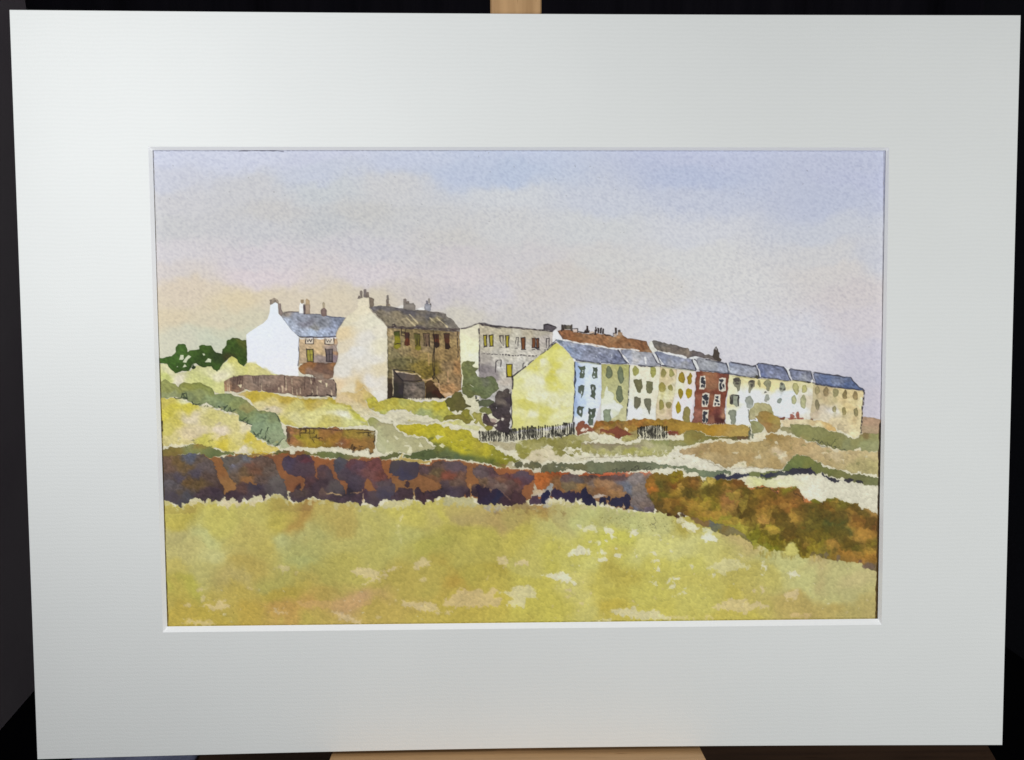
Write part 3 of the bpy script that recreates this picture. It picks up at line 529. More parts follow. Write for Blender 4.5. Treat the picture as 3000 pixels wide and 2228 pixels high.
P('G', [(800,1018),(840,1008),(900,1024),(980,1018),(1020,1000),(1060,990),(1100,1002),(1140,1015),(1190,1030),(1230,1010),(1290,1006),(1360,1030),(1410,1050),(1440,1100),(1455,1160),(1500,1230),(1540,1290),(1575,1380),(1590,1470),(1580,1522),(1540,1480),(1500,1450),(1432,1440),(1385,1478),(1340,1445),(1325,1515),(1280,1480),(1262,1455),(1185,1480),(1120,1525),(1055,1500),(1035,1556),(990,1530),(960,1488),(870,1528),(842,1478),(870,1430),(920,1400),(985,1402),(985,1340),(930,1270),(880,1190),(840,1110)],
  [(850,1050,(92,88,82)),(1000,1060,(104,92,80)),(980,1140,(108,106,120)),(1100,1040,(96,100,110)),(1180,1100,(110,76,60)),(1300,1080,(96,74,62)),(900,1150,(96,86,70)),(1100,1200,(106,82,56)),(1250,1180,(112,76,56)),(1380,1150,(96,80,70)),(1000,1290,(100,82,68)),(1120,1290,(146,98,50)),(1300,1290,(92,74,66)),(1450,1300,(96,94,96)),(1500,1400,(84,82,88)),(1400,1400,(80,72,76)),(1180,1370,(44,40,68)),(1050,1380,(88,62,56)),(920,1440,(54,38,48)),(1030,1490,(58,46,68)),(1180,1440,(64,50,62)),(1300,1470,(58,46,58)),(1560,1470,(60,56,70))], wob=2.2, rim=.2, gran=.12, mott=.10, sig=34)
P('G', [(1085,1290),(1150,1285),(1230,1330),(1200,1345),(1150,1310),(1120,1330),(1090,1310)], (176,116,50), wob=1.5); P('G', [(1120,1370),(1160,1325),(1240,1370),(1215,1420),(1150,1415)], (40,38,66), wob=2, soft=2)
P('G', [(1512,1075),(1540,1030),(1590,1010),(1650,1022),(1700,1000),(1760,992),(1830,1000),(1865,1040),(1895,1100),(1905,1180),(1895,1240),(1940,1290),(1925,1150),(1960,1112),(2010,1104),(2060,1140),(2090,1200),(2110,1260),(2180,1300),(2230,1370),(2240,1500),(2203,1560),(2080,1540),(1990,1490),(1962,1516),(1880,1480),(1820,1500),(1700,1552),(1640,1520),(1598,1470),(1610,1430),(1680,1390),(1740,1400),(1775,1340),(1770,1270),(1720,1240),(1650,1248),(1590,1220),(1540,1170),(1515,1120)],
  [(1600,1080,(66,54,84)),(1560,1150,(62,54,86)),(1700,1060,(74,50,58)),(1800,1080,(90,50,56)),(1850,1030,(66,62,84)),(1700,1180,(72,54,70)),(1830,1180,(72,52,68)),(1990,1160,(78,56,66)),(2050,1250,(70,56,66)),(1850,1330,(80,54,56)),(2000,1340,(52,38,50)),(2120,1360,(78,72,78)),(1750,1440,(78,62,58)),(1900,1420,(60,44,56)),(1680,1500,(56,44,62)),(2100,1480,(66,54,62)),(1990,1240,(86,62,62))], wob=2, rim=.22, gran=.10, mott=.10, sig=30)
B('G', 1700, 1370, 36, 34, (56,42,48), soft=3); S('G', [(2040,1450),(2100,1440),(2150,1455),(2203,1460)], 3.4, (176,136,88), .75); S('G', [(1770,1280),(1765,1340),(1740,1400)], 5, (176,110,50), .7)
P('H', [(150,1085),(165,1050),(220,1022),(270,1040),(310,1055),(400,1050),(462,1050),(512,1082),(560,1060),(610,1040),(650,1032),(685,1060),(700,1110),(720,1190),(770,1240),(820,1290),(845,1340),(850,1400),(845,1460),(800,1520),(760,1510),(690,1540),(632,1605),(590,1570),(510,1540),(490,1480),(470,1575),(400,1560),(310,1530),(245,1560),(190,1540),(150,1530),(60,1520),(0,1500),(-30,1480),(0,1350),(60,1420),(200,1480),(280,1440),(300,1340),(270,1290),(205,1285),(170,1220),(150,1150)],
  [(200,1150,(62,66,88)),(250,1080,(70,76,96)),(350,1120,(96,60,64)),(300,1200,(66,54,72)),(450,1140,(92,64,76)),(620,1100,(110,64,62)),(560,1200,(110,70,66)),(680,1220,(112,64,56)),(650,1330,(98,66,66)),(420,1280,(66,56,76)),(380,1380,(60,50,68)),(800,1380,(64,58,84)),(760,1440,(40,44,84)),(600,1450,(62,46,72)),(640,1540,(52,42,66)),(400,1480,(66,48,60)),(330,1420,(48,40,52)),(200,1510,(70,54,66)),(90,1390,(96,74,64)),(730,1300,(84,70,76)),(520,1440,(66,44,56))], wob=2, rim=.2, gran=.10, mott=.10, sig=30)
P('H', [(480,1420),(520,1300),(545,1270),(580,1330),(620,1390),(640,1420),(560,1410),(510,1385)], (180,104,44), wob=2); S('H', [(350,1430),(420,1440),(480,1410)], 3.4, (172,130,90), .8); S('H', [(486,1440),(488,1550)], 3, (210,180,130), .7); S('H', [(70,1440),(130,1440),(230,1465)], 3.4, (190,160,110), .7)
P('H', [(790,1165),(800,1110),(825,1070),(890,1048),(960,1060),(1010,1078),(1130,1080),(1155,1130),(1150,1190),(1110,1250),(1030,1285),(950,1295),(900,1280),(880,1250),(830,1235),(800,1205)], [(850,1120,(44,46,68)),(950,1180,(40,44,84)),(1050,1130,(46,44,72)),(980,1260,(44,48,84)),(1110,1180,(48,44,66))], wob=2, rim=.15, sig=26)
P('H', [(1120,1110),(1200,1120),(1270,1120),(1310,1085),(1360,1070),(1430,1070),(1510,1082),(1540,1070),(1600,1080),(1650,1100),(1680,1140),(1680,1230),(1672,1290),(1690,1340),(1722,1390),(1722,1490),(1690,1490),(1660,1440),(1640,1480),(1560,1490),(1500,1480),(1440,1450),(1425,1500),(1370,1480),(1310,1500),(1300,1550),(1260,1530),(1215,1510),(1200,1575),(1150,1540),(1090,1510),(1085,1420),(1060,1460),(1075,1520),(1020,1500),(960,1520),(850,1520),(800,1500),(880,1400),(900,1370),(980,1390),(1060,1380),(1080,1400),(1100,1375),(1150,1380),(1160,1430),(1230,1400),(1300,1410),(1370,1400),(1380,1340),(1300,1290),(1200,1250),(1140,1230)],
  [(1200,1160,(88,66,68)),(1350,1110,(92,70,60)),(1500,1110,(84,70,84)),(1600,1130,(92,74,88)),(1350,1200,(98,80,54)),(1460,1220,(122,66,50)),(1600,1220,(108,76,60)),(1550,1300,(96,74,62)),(1450,1340,(76,60,66)),(1540,1430,(58,48,72)),(1450,1420,(60,48,60)),(1690,1430,(52,36,48)),(1350,1450,(56,42,54)),(1200,1470,(66,44,52)),(1110,1420,(50,36,48)),(950,1450,(64,46,54)),(860,1480,(62,46,62)),(1180,1540,(66,44,52)),(1300,1280,(116,78,52))], wob=2, rim=.2, gran=.11, mott=.10, sig=28)
B('H', 990, 1340, 24, 34, (62,44,50)); S('H', [(1075,1400),(1080,1500)], 3, (196,160,100), .7); S('H', [(1720,1340),(1728,1400),(1730,1490)], 4, (196,150,84), .7)
P('H', [(1740,1190),(1755,1150),(1790,1112),(1840,1102),(1885,1110),(1900,1140),(1990,1145),(2015,1190),(2060,1215),(2203,1215),(2250,1190),(2290,1170),(2370,1180),(2440,1230),(2470,1250),(2465,1290),(2400,1330),(2360,1340),(2330,1400),(2320,1490),(2280,1560),(2180,1590),(2080,1560),(1990,1560),(1900,1575),(1850,1540),(1800,1490),(1740,1470),(1728,1390),(1760,1340),(1830,1330),(1860,1400),(1800,1280),(1745,1240)],
  [(1800,1150,(96,80,84)),(1850,1200,(92,76,80)),(1950,1190,(88,62,66)),(1950,1280,(104,82,76)),(2060,1280,(112,76,58)),(2150,1260,(96,60,58)),(2200,1330,(96,72,64)),(2050,1380,(114,92,82)),(2300,1230,(74,58,92)),(2400,1250,(76,58,90)),(2250,1310,(104,60,52)),(2350,1300,(86,58,70)),(1800,1420,(54,38,50)),(1900,1480,(58,42,52)),(2000,1500,(48,44,68)),(2120,1530,(62,42,48)),(2260,1500,(64,42,44)),(1850,1300,(110,84,62)),(2200,1440,(86,60,56)),(1920,1540,(60,50,66))], wob=2.2, rim=.2, gran=.11, mott=.10, sig=28)
S('H', [(1870,1350),(1900,1390),(1960,1400),(1970,1440)], 3.5, (170,126,84), .6); S('H', [(2060,1400),(2110,1440),(2180,1520)], 3, (150,110,84), .5)
# everything runs together a little while wet: pull the blues back to a warm brown-grey
q = [Z('G',[(60,960)])[0],Z('H',[(0,1000)])[0],Z('H',[(2000,1080)])[0],Z('I',[(600,960)])[0],Z('I',[(640,1360)])[0],Z('H',[(2200,1640)])[0],Z('H',[(0,1640)])[0],Z('G',[(60,1680)])[0]]
slq = window(440,1600,1300,1530)
inq = sdist(q, X[slq], Y[slq]) < 0
t_ = CAN[slq]; isb = np.clip((t_[...,2]-t_[...,0]*.72)/30, 0, 1)*np.clip((135-t_.max(-1))/30, 0, 1)*inq*(.34+.22*LOW[slq]+.2*MID[slq])
CAN[slq] = t_*(1-isb[...,None])+np.array([98,80,66], np.float32)*isb[...,None]
iso = np.clip((t_[...,0]-t_[...,2]*2.2)/60, 0, 1)*inq*.62
CAN[slq] = CAN[slq]*(1-iso[...,None])+np.array([114,80,56], np.float32)*iso[...,None]
# pickets of dark at the foot
P('I', [(-10,1100),(20,1110),(50,1150),(60,1150),(85,1130),(115,1145),(130,1190),(170,1150),(210,1150),(250,1190),(300,1240),(350,1300),(340,1330),(280,1330),(230,1290),(180,1330),(120,1310),(60,1325),(20,1310),(-10,1290)], [(20,1180,(48,34,50)),(100,1230,(48,38,58)),(180,1250,(40,40,64)),(280,1280,(62,42,50))], wob=1.6, rim=.15)
P('I', [(350,1230),(370,1180),(400,1165),(430,1190),(480,1200),(512,1250),(512,1310),(470,1325),(420,1310),(370,1290)], (72,48,52), wob=1.6)
P('I', [(575,1250),(590,1170),(600,1110),(620,1080),(640,1150),(700,1160),(760,1110),(790,1095),(815,1110),(810,1140),(790,1170),(780,1250),(760,1300),(720,1300),(735,1260),(700,1230),(650,1240),(600,1265)], [(600,1150,(170,160,138)),(680,1200,(190,166,130)),(790,1120,(150,150,146)),(760,1260,(186,176,160))], wob=1.8, rim=.06)
for pts in ([(558,1310),(556,1260),(600,1225),(640,1230),(670,1260),(690,1250),(700,1310),(640,1320)],): P('I', pts, (74,54,68), wob=1.5)
for pts,cc in (([(680,1260),(705,1200),(735,1155),(760,1165),(780,1200),(770,1250),(745,1260),(720,1310),(690,1312)],(34,34,62)),
  ([(785,1230),(795,1160),(820,1145),(840,1165),(870,1145),(905,1190),(940,1190),(960,1175),(985,1165),(1010,1185),(1040,1175),(1055,1210),(1090,1180),(1110,1200),(1115,1250),(1090,1290),(1060,1250),(1040,1280),(1000,1310),(980,1270),(950,1290),(900,1250),(860,1270),(820,1245)],(48,38,60)),
  ([(1108,1200),(1125,1150),(1150,1132),(1175,1155),(1185,1200),(1240,1230),(1270,1265),(1280,1300),(1262,1345),(1230,1310),(1190,1335),(1150,1300),(1120,1290)],(38,36,60)),
  ([(1308,1290),(1315,1250),(1345,1235),(1380,1250),(1385,1300),(1360,1340),(1345,1290),(1320,1330)],(36,34,58)),
  ([(1380,1260),(1400,1225),(1420,1245),(1410,1300),(1440,1250),(1490,1235),(1530,1250),(1570,1210),(1610,1190),(1640,1240),(1645,1310),(1620,1360),(1600,1370),(1570,1300),(1550,1340),(1480,1345),(1420,1320)],(42,40,62))):
    P('I', pts, cc, wob=1.6, rim=.15, mott=.2)
P('I', [(880,1060),(900,1010),(960,985),(1100,1000),(1300,1015),(1480,1000),(1580,985),(1640,1010),(1610,1090),(1560,1150),(1600,1200),(1560,1235),(1480,1215),(1400,1215),(1300,1225),(1230,1220),(1180,1160),(1160,1125),(1120,1150),(1080,1180),(1010,1165),(930,1170),(890,1120)],
  [(950,1040,(96,74,72)),(1050,1080,(90,80,78)),(1150,1050,(98,76,60)),(1200,1020,(78,56,52)),(1400,1030,(80,58,52)),(1520,1020,(96,72,70)),(1300,1100,(152,110,70)),(1400,1120,(150,112,78)),(1220,1100,(120,100,88)),(1500,1150,(132,98,70)),(1330,1180,(128,86,52)),(1480,1190,(160,116,70)),(1580,1090,(100,98,108)),(960,1140,(110,92,64)),(1080,1140,(150,108,56))], wob=2.4, rim=.10, sig=26, mott=.12, gran=.1)
P('I', [(1600,1040),(1640,1000),(1700,985),(1780,990),(1800,1060),(1815,1130),(1840,1200),(1870,1260),(1910,1330),(1895,1400),(1820,1400),(1720,1390),(1660,1370),(1640,1330),(1655,1260),(1640,1200),(1580,1180),(1560,1130)],
  [(1680,1020,(128,116,112)),(1620,1130,(104,106,116)),(1720,1120,(120,106,96)),(1720,1260,(116,102,96)),(1800,1320,(116,98,88)),(1860,1370,(98,84,92)),(1690,1370,(96,96,110))], wob=2.4, rim=.12, sig=26, gran=.12)
P('I', [(980,975),(1010,950),(1060,945),(1110,965),(1110,985),(1050,998),(1000,995)], (216,206,180), wob=1.2, rim=.05)
P('I', [(1240,1225),(1290,1210),(1340,1205),(1390,1220),(1340,1240),(1300,1250),(1260,1245)], (190,172,156), wob=2)
for x,y in ((735,1270),(790,1285),(890,1280),(930,1300),(1020,1300),(1275,1320),(1330,1330),(1395,1310),(1430,1335),(1570,1330),(1500,1370),(1620,1385)):
    P('I', [(x-9,y+24),(x,y-18),(x+10,y+22)], (208,200,176), wob=1, rim=0, alpha=.8)

# bare paper flecks
PK = (212,190,150); WH = (216,210,186)
flk = [('M',[(1530,1020),(1570,990),(1640,985),(1700,1000),(1745,1020),(1730,1060),(1800,1055),(1740,1080),(1680,1110),(1610,1118),(1660,1080),(1590,1060)],PK,.75),
 ('M',[(1770,1030),(1810,995),(1870,980),(1915,990),(1860,1010),(1800,1025)],PK,.75),('M',[(1990,990),(2010,950),(2060,920),(2120,945),(2100,980),(2050,1005)],PK,.75),('M',[(2040,1080),(2070,1065),(2100,1078),(2070,1088)],PK,.6),
 ('M',[(955,990),(1000,975),(1060,985),(1040,1010),(1010,1030),(985,1005)],PK,.55),('M',[(1100,1040),(1130,1020),(1140,1045)],PK,.4),('M',[(730,1130),(760,1130),(795,1160),(770,1165)],PK,.45),
 ('M',[(350,1160),(400,1140),(460,1145),(430,1165),(390,1172)],PK,.6),('M',[(370,1210),(400,1195),(430,1220),(400,1240)],PK,.65),('M',[(240,1275),(290,1255),(325,1280),(280,1290)],PK,.65),('M',[(385,1280),(430,1255),(480,1275),(520,1240),(560,1240),(595,1300),(520,1310),(440,1300)],PK,.7),
 ('M',[(240,1410),(280,1385),(330,1400),(430,1390),(490,1420),(440,1428),(330,1430)],PK,.65),('M',[(910,1330),(960,1320),(1040,1330),(970,1345)],PK,.6),
 ('M',[(1380,1330),(1440,1330),(1500,1350),(1550,1380),(1620,1390),(1590,1415),(1500,1400),(1420,1370)],PK,.65),('M',[(1705,1370),(1750,1370),(1730,1395)],PK,.5),('M',[(1100,1250),(1300,1240),(1460,1245),(1500,1220),(1560,1215),(1690,1250),(1640,1275),(1560,1310),(1460,1310),(1300,1300),(1140,1290)],(196,156,98),.6),
 ('M',[(1900,1250),(1980,1240),(2060,1260),(2120,1255),(2170,1290),(2210,1330),(2130,1340),(2060,1325),(2000,1300),(1930,1280)],PK,.75),('M',[(1790,1275),(1830,1265),(1820,1285)],PK,.5),
 ('M',[(1868,680),(1880,630),(1910,600),(1920,590),(1925,620),(1900,650),(1880,690)],(212,200,150),.7),('M',[(1860,740),(1870,700),(1905,705),(1900,745)],(200,192,120),.55),('M',[(1890,780),(1910,770),(1905,810)],(206,198,130),.6),
 ('L',[(480,830),(510,800),(560,812),(600,850),(610,895),(560,885),(520,860)],PK,.8),('L',[(665,875),(700,825),(740,822),(800,858),(780,880),(720,885)],PK,.8),('L',[(890,980),(940,970),(1000,960),(1070,945),(1120,930),(1150,950),(1180,1000),(1215,1045),(1150,1040),(1060,1025),(990,1000)],WH,.9),
 ('L',[(500,1170),(540,1120),(600,1130),(660,1085),(720,1065),(780,1068),(850,1090),(855,1180),(780,1190),(740,1220),(750,1265),(640,1265),(580,1255),(640,1190),(600,1165),(560,1150)],(206,196,156),.8),
 ('L',[(0,1200),(60,1180),(120,1130),(160,1095),(220,1105),(260,1130),(330,1110),(400,1140),(460,1090),(500,1105),(480,1170),(540,1200),(500,1270),(380,1265),(250,1275),(120,1270),(0,1260)],(204,178,134),.72),('L',[(20,1320),(60,1310),(70,1330),(30,1335)],PK,.7),
 ('L',[(1240,520),(1250,505),(1300,540),(1370,505),(1400,520),(1445,545),(1420,565),(1330,570),(1270,560)],WH,.7),('L',[(1485,575),(1500,515),(1550,530),(1590,560),(1595,610),(1560,615),(1520,590)],WH,.9),('L',[(1740,575),(1760,540),(1800,535),(1805,600),(1770,612),(1745,600)],WH,.9),('L',[(1955,605),(1975,580),(1995,605),(1975,615)],WH,.85),
 ('L',[(1110,795),(1160,770),(1190,740),(1190,700),(1210,730),(1250,710),(1300,700),(1330,735),(1375,750),(1370,778),(1310,770),(1240,785),(1200,800)],WH,.9),('L',[(1435,775),(1465,735),(1500,772),(1460,780)],WH,.9),('L',[(1450,822),(1490,798),(1525,825),(1490,845)],WH,.9),('L',[(1595,775),(1640,768),(1658,810),(1640,828)],WH,.9),
 ('L',[(1340,655),(1390,648),(1380,665)],WH,.8),('L',[(1425,670),(1450,655),(1475,675),(1440,688)],WH,.85),('L',[(1490,655),(1525,648),(1540,668),(1510,672)],WH,.85),('L',[(1890,770),(1930,755),(1970,742),(1990,770),(1940,775)],WH,.8),('L',[(1935,845),(1965,815),(2010,835),(2005,865),(1970,860)],WH,.8),('L',[(1960,905),(1990,890),(2010,920),(1980,928)],WH,.85),
 ('L',[(2060,1045),(2110,990),(2160,1000),(2210,1005),(2170,1030),(2110,1030)],WH,.75),('L',[(2080,1110),(2100,1080),(2160,1055),(2150,1080)],WH,.75),('L',[(1140,1100),(1165,1088),(1185,1110),(1160,1120)],PK,.7),('L',[(1210,1140),(1235,1130),(1230,1148)],PK,.6),('L',[(1120,1180),(1160,1165),(1180,1175),(1140,1190)],PK,.5),('L',[(1265,1240),(1300,1230),(1330,1242),(1290,1252)],PK,.6),
 ('L',[(1548,1310),(1600,1295),(1680,1280),(1780,1270),(1850,1310),(1900,1310),(1980,1290),(2040,1340),(2110,1370),(2100,1385),(1900,1385),(1780,1380),(1680,1360),(1600,1325)],(204,194,156),.85),('L',[(1400,1400),(1460,1380),(1560,1385),(1500,1400)],WH,.6),('L',[(400,990),(430,985),(420,1010),(400,1020)],PK,.4),('L',[(1920,1030),(1950,1010),(1945,1025)],WH,.7),('L',[(1945,1055),(1970,1040),(2000,1060),(1970,1065)],WH,.6),('L',[(1780,790),(1810,780),(1800,800)],WH,.8),('L',[(1590,730),(1620,725),(1610,740)],WH,.8),
 ('K',[(370,930),(430,870),(520,840),(600,830),(660,860),(720,900),(800,925),(700,930),(620,925),(590,970),(520,975),(450,950)],(204,196,146),.75),('K',[(395,985),(430,968),(445,990),(420,1002)],WH,.75),('K',[(870,885),(910,880),(925,920),(890,930)],WH,.8),('K',[(1130,965),(1190,950),(1235,990),(1215,1025),(1165,1005)],WH,.85),('K',[(850,1100),(885,1085),(910,1120),(890,1145),(865,1125)],PK,.75),('K',[(795,1130),(820,1115),(832,1150),(805,1155)],PK,.7),
 ('K',[(1095,1180),(1120,1140),(1180,1140),(1225,1120),(1225,1210),(1180,1215),(1110,1220)],PK,.7),('K',[(390,1300),(440,1270),(500,1260),(530,1230),(620,1220),(720,1230),(780,1270),(850,1230),(900,1270),(930,1300),(820,1310),(740,1345),(620,1345),(540,1320),(450,1310)],PK,.72),('K',[(1150,1375),(1200,1350),(1300,1360),(1350,1375),(1250,1390),(1170,1388)],(206,176,120),.7),('K',[(0,1050),(60,1020),(110,1020),(90,1045),(20,1055)],WH,.7),('K',[(70,1190),(120,1170),(175,1160),(150,1140),(120,1150)],WH,.65),('K',[(140,1120),(165,1105),(160,1130)],WH,.7),('K',[(20,775),(50,770),(40,790)],WH,.8),('K',[(190,895),(225,890),(215,910)],WH,.7),('K',[(60,880),(75,875),(70,890)],WH,.7),('K',[(0,1380),(90,1390),(180,1375),(240,1410),(0,1410)],PK,.45),('K',[(330,1390),(370,1365),(420,1390),(370,1400)],PK,.5),
 ('K',[(310,655),(340,600),(380,580),(430,620),(470,660),(400,665)],(222,220,200),.95),('K',[(110,520),(160,475),(220,475),(260,520),(290,560),(240,575),(180,580),(160,540)],(222,216,192),.9),('K',[(340,590),(320,560),(370,530),(410,550),(440,590),(400,600)],(206,206,168),.8),('K',[(840,720),(880,700),(915,745),(890,770),(860,750)],(206,200,150),.6),('K',[(65,455),(110,440),(140,470),(100,490)],(214,206,170),.85),('K',[(670,790),(700,785),(720,820),(680,820)],(210,200,150),.6)]
for r,pts,cc,al in flk: P(r, pts, cc, wob=2.8, soft=2, rim=0, alpha=al*(.82 if cc == PK else .92), fray=4)
for _ in range(170):
    r = random.choice(['L','K','L','M']); xx,yy = {'L':(random.uniform(1000,2200),random.uniform(600,1380)),'K':(random.uniform(0,1900),random.uniform(900,1390)),'M':(random.uniform(150,2200),random.uniform(1150,1410))}[r]
    B(r, xx, yy, random.uniform(3,9), random.uniform(2,5), random.choice([WH,PK]), 0, 2, 1.2, 0, alpha=random.uniform(.25,.6), fray=2)
S('K', [(1960,440),(1965,700)], .5, (80,50,20), .1)
B('M', 642, 1334, 9, 6, (120,104,40), rim=0)
for _ in range(90):
    x = random.uniform(1450,2250); y = 420+random.uniform(-10,110)+(x-1450)*.05
    B('L', x, y, random.uniform(2,5), random.uniform(2,4), random.choice([(90,80,40),(120,110,50),(140,120,50)]), 0, 1, 1, 0, alpha=.6)
S('L', [(1930,480),(1955,500),(1985,540)], 1.4, (60,54,50), .7); S('L', [(1960,430),(1975,470),(1960,500)], 1.4, (70,60,50), .6)

# ---- right hand gorse bank
hed = [Z(r,[(x,y)])[0] for r,x,y in [('I',1800,1100),('I',1812,1050),('I',1850,1000),('I',1900,980),('I',2000,975),('I',2100,985),('J',-30,935),('J',30,935),('J',40,905),('J',80,893),('J',130,903),('J',155,930),('J',150,955),('J',230,955),('J',320,950),('J',335,1000),('J',350,975),('J',400,960),('J',460,968),('J',520,975),('J',600,985),('J',700,980),('J',770,995),('J',785,1045),('J',810,1072),('J',850,1070),('J',880,1045),('J',960,1045),('J',1040,1070),('J',1150,1060),('J',1280,1060),('J',1325,1080),('J',1340,1140),('J',1380,1185),('J',1430,1200),('J',1470,1175),('J',1520,1185),('J',1550,1215),('J',1600,1170),('J',1650,1155),('J',1700,1165),('J',1740,1200),('J',1800,1220),('J',1850,1208),('J',1900,1225),('J',1950,1285),('J',2020,1285),('J',2070,1310),('J',2160,1345),('K',2060,1000),('K',1985,985),('K',1960,950),('K',1880,925),('K',1830,890),('K',1780,870),('K',1680,875),('K',1600,850),('K',1500,845),('K',1440,815),('K',1390,790),('K',1340,830),('K',1270,830),('K',1230,790),('K',1180,700),('K',1150,680),('K',1090,770),('K',1040,750),('K',960,770),('K',890,720),('K',850,690),('K',800,710),('K',740,660),('K',650,600),('K',560,620),('K',460,570),('K',430,520),('K',380,480),('K',270,475),('K',200,445),('K',140,400),('K',100,405),('K',60,450),('K',0,430),('I',2120,1450),('I',2050,1450),('I',1990,1400),('I',1930,1400),('I',1900,1330),('I',1850,1240),('I',1815,1170)]]
hc = [Z('I',[(x,y)])[0]+(cc,) for x,y,cc in [(1880,1120,(190,104,36)),(1860,1060,(160,98,34)),(1950,1040,(104,86,30)),(2000,1150,(96,82,22)),(1900,1230,(96,82,30)),(2050,1060,(110,78,30)),(2150,1120,(166,118,34)),(2050,1250,(128,84,28)),(2150,1300,(142,90,26)),(1960,1340,(104,74,30)),(2100,1400,(112,78,28))]]
hc += [Z('J',[(x,y)])[0]+(cc,) for x,y,cc in [(90,925,(150,118,26)),(60,980,(128,72,26)),(110,1050,(176,130,46)),(200,1010,(118,82,26)),(280,1000,(132,80,32)),(200,1110,(90,74,26)),(400,1010,(196,164,70)),(480,1010,(116,90,20)),(560,1040,(124,88,24)),(450,1120,(96,76,24)),(130,1180,(172,116,38)),(200,1240,(178,122,40)),(330,1220,(160,132,36)),(60,1230,(128,80,30)),(500,1230,(158,128,34)),(620,1200,(164,104,50)),(680,1040,(122,72,28)),(780,1130,(104,80,24)),(760,1300,(96,74,24)),(640,1280,(172,118,52)),(700,1430,(158,142,46)),(600,1400,(158,134,40)),(450,1320,(150,124,34)),(300,1320,(158,120,34)),(100,1290,(124,84,28)),
 (900,1080,(138,98,30)),(1000,1130,(132,88,30)),(1100,1110,(122,84,26)),(1230,1100,(140,118,30)),(1290,1160,(132,80,38)),(900,1220,(142,90,32)),(1000,1270,(178,122,42)),(950,1370,(172,126,50)),(1100,1180,(150,94,34)),(1200,1240,(156,94,36)),(1300,1290,(128,82,30)),(1380,1240,(166,100,44)),(1200,1350,(166,116,46)),(1110,1330,(102,76,24)),(1050,1440,(98,72,22)),(1180,1520,(112,78,26)),(1000,1480,(172,144,44)),
 (1450,1220,(118,106,26)),(1620,1200,(116,104,28)),(1800,1260,(122,102,32)),(1560,1290,(142,88,28)),(1450,1330,(112,88,30)),(1700,1360,(108,84,32)),(1650,1430,(72,76,34)),(1850,1290,(120,84,30)),(1980,1330,(110,82,30)),(1900,1400,(136,88,34)),(2080,1340,(168,118,54)),(2050,1440,(118,74,30)),(1850,1500,(160,110,42)),(1950,1550,(176,118,46)),(1500,1500,(120,98,24)),(1400,1450,(108,88,30)),(1300,1560,(116,92,26))]]
hc += [Z('K',[(x,y)])[0]+(cc,) for x,y,cc in [(820,600,(112,96,20)),(850,660,(150,140,40)),(1000,650,(104,90,16)),(950,720,(132,120,24)),(1100,600,(104,78,24)),(1250,600,(112,84,24)),(1260,720,(116,96,20)),(1350,650,(120,88,24)),(1400,740,(160,128,34)),(1500,600,(118,92,24)),(1450,680,(128,108,30)),(1600,700,(120,94,32)),(1700,730,(106,86,26)),(1550,700,(176,122,48)),(1650,780,(172,112,40)),(1500,780,(126,104,36)),(1750,620,(176,122,48)),(1850,560,(176,116,42)),(1900,700,(124,96,32)),(1850,780,(180,118,40)),(1950,820,(150,98,34)),(1900,900,(116,92,66)),(1800,850,(172,112,46)),(1620,520,(76,80,36)),(1700,590,(96,86,36))]]
hc = [(x,y,(c_[0]*.90,c_[1]*.97,c_[2]*.98)) for x,y,c_ in hc]
P('S', hed, hc, wob=2.4, soft=1, rim=.10, gran=.10, mott=.16, sig=42)
# brush touches inside it
for x,y,rx,ry,cc,al in [(760,1300,72,70,(88,66,20),.9),(820,1200,66,90,(98,76,24),.75),(790,1380,40,80,(92,74,24),.8),(480,1130,90,60,(100,78,22),.6),(190,1110,80,60,(92,74,26),.7),(1110,1360,70,110,(94,70,22),.7),(1050,1440,110,70,(92,68,22),.7),(1230,1500,60,70,(104,74,24),.6),(1460,1280,120,60,(96,82,28),.5),(1640,1440,90,110,(74,74,30),.55),(1740,1340,80,60,(100,78,30),.5),(1920,1420,90,60,(120,78,28),.5),(2030,1440,70,70,(110,70,28),.6),(950,1400,50,36,(186,140,60),.8),(120,1060,40,36,(186,142,56),.85),(700,1450,110,90,(166,146,50),.45),(420,1010,46,50,(200,168,74),.7),(1080,1490,90,44,(176,150,50),.75)]:
    B('J', x, y, rx, ry, cc, random.uniform(-20,20), 3, 1.6 if al > .65 else 4, .12, .1, .12, al, .2)
for x,y,rx,ry,cc,al in [(990,560,90,60,(172,152,46),.8),(900,640,60,60,(110,96,18),.8),(1010,660,90,50,(108,94,16),.85),(1130,620,60,60,(104,76,22),.8),(900,450,50,40,(184,132,60),.8),(1680,710,90,44,(102,82,24),.75),(1560,590,130,70,(96,84,24),.45),(1920,690,60,40,(118,98,28),.7),(1490,770,60,50,(122,104,34),.7),(1270,760,30,80,(118,98,18),.7),(820,700,26,50,(150,142,44),.7),(740,560,60,60,(166,150,52),.55),(1440,640,26,110,(104,90,22),.5),(1360,700,34,60,(150,130,30),.5)]:
    B('K', x, y, rx, ry, cc, random.uniform(-15,15), 3, 2, .10, .1, .12, al, .2)
for _ in range(150):
    x = random.uniform(850,1560); y = 620+random.uniform(0,190)
    S('K', [(x,y),(x+random.uniform(-8,8),y+random.uniform(20,60))], random.uniform(1.5,4), random.choice([(160,136,36),(112,92,20),(176,150,60),(98,78,22)]), .35, soft=2)
for _ in range(120):
    x = random.uniform(0,2050); y = 1000+x*.14+random.uniform(0,330)
    B('J', x, y, random.uniform(8,26), random.uniform(8,20), random.choice([(170,116,36),(104,80,24),(150,130,40),(122,80,26),(180,130,50)]), 0, 2, 2.5, 0, alpha=.30)
P('K', [(1070,790),(1090,740),(1150,680),(1200,690),(1240,790),(1170,800)], (192,182,96), wob=3, soft=2, rim=.05)
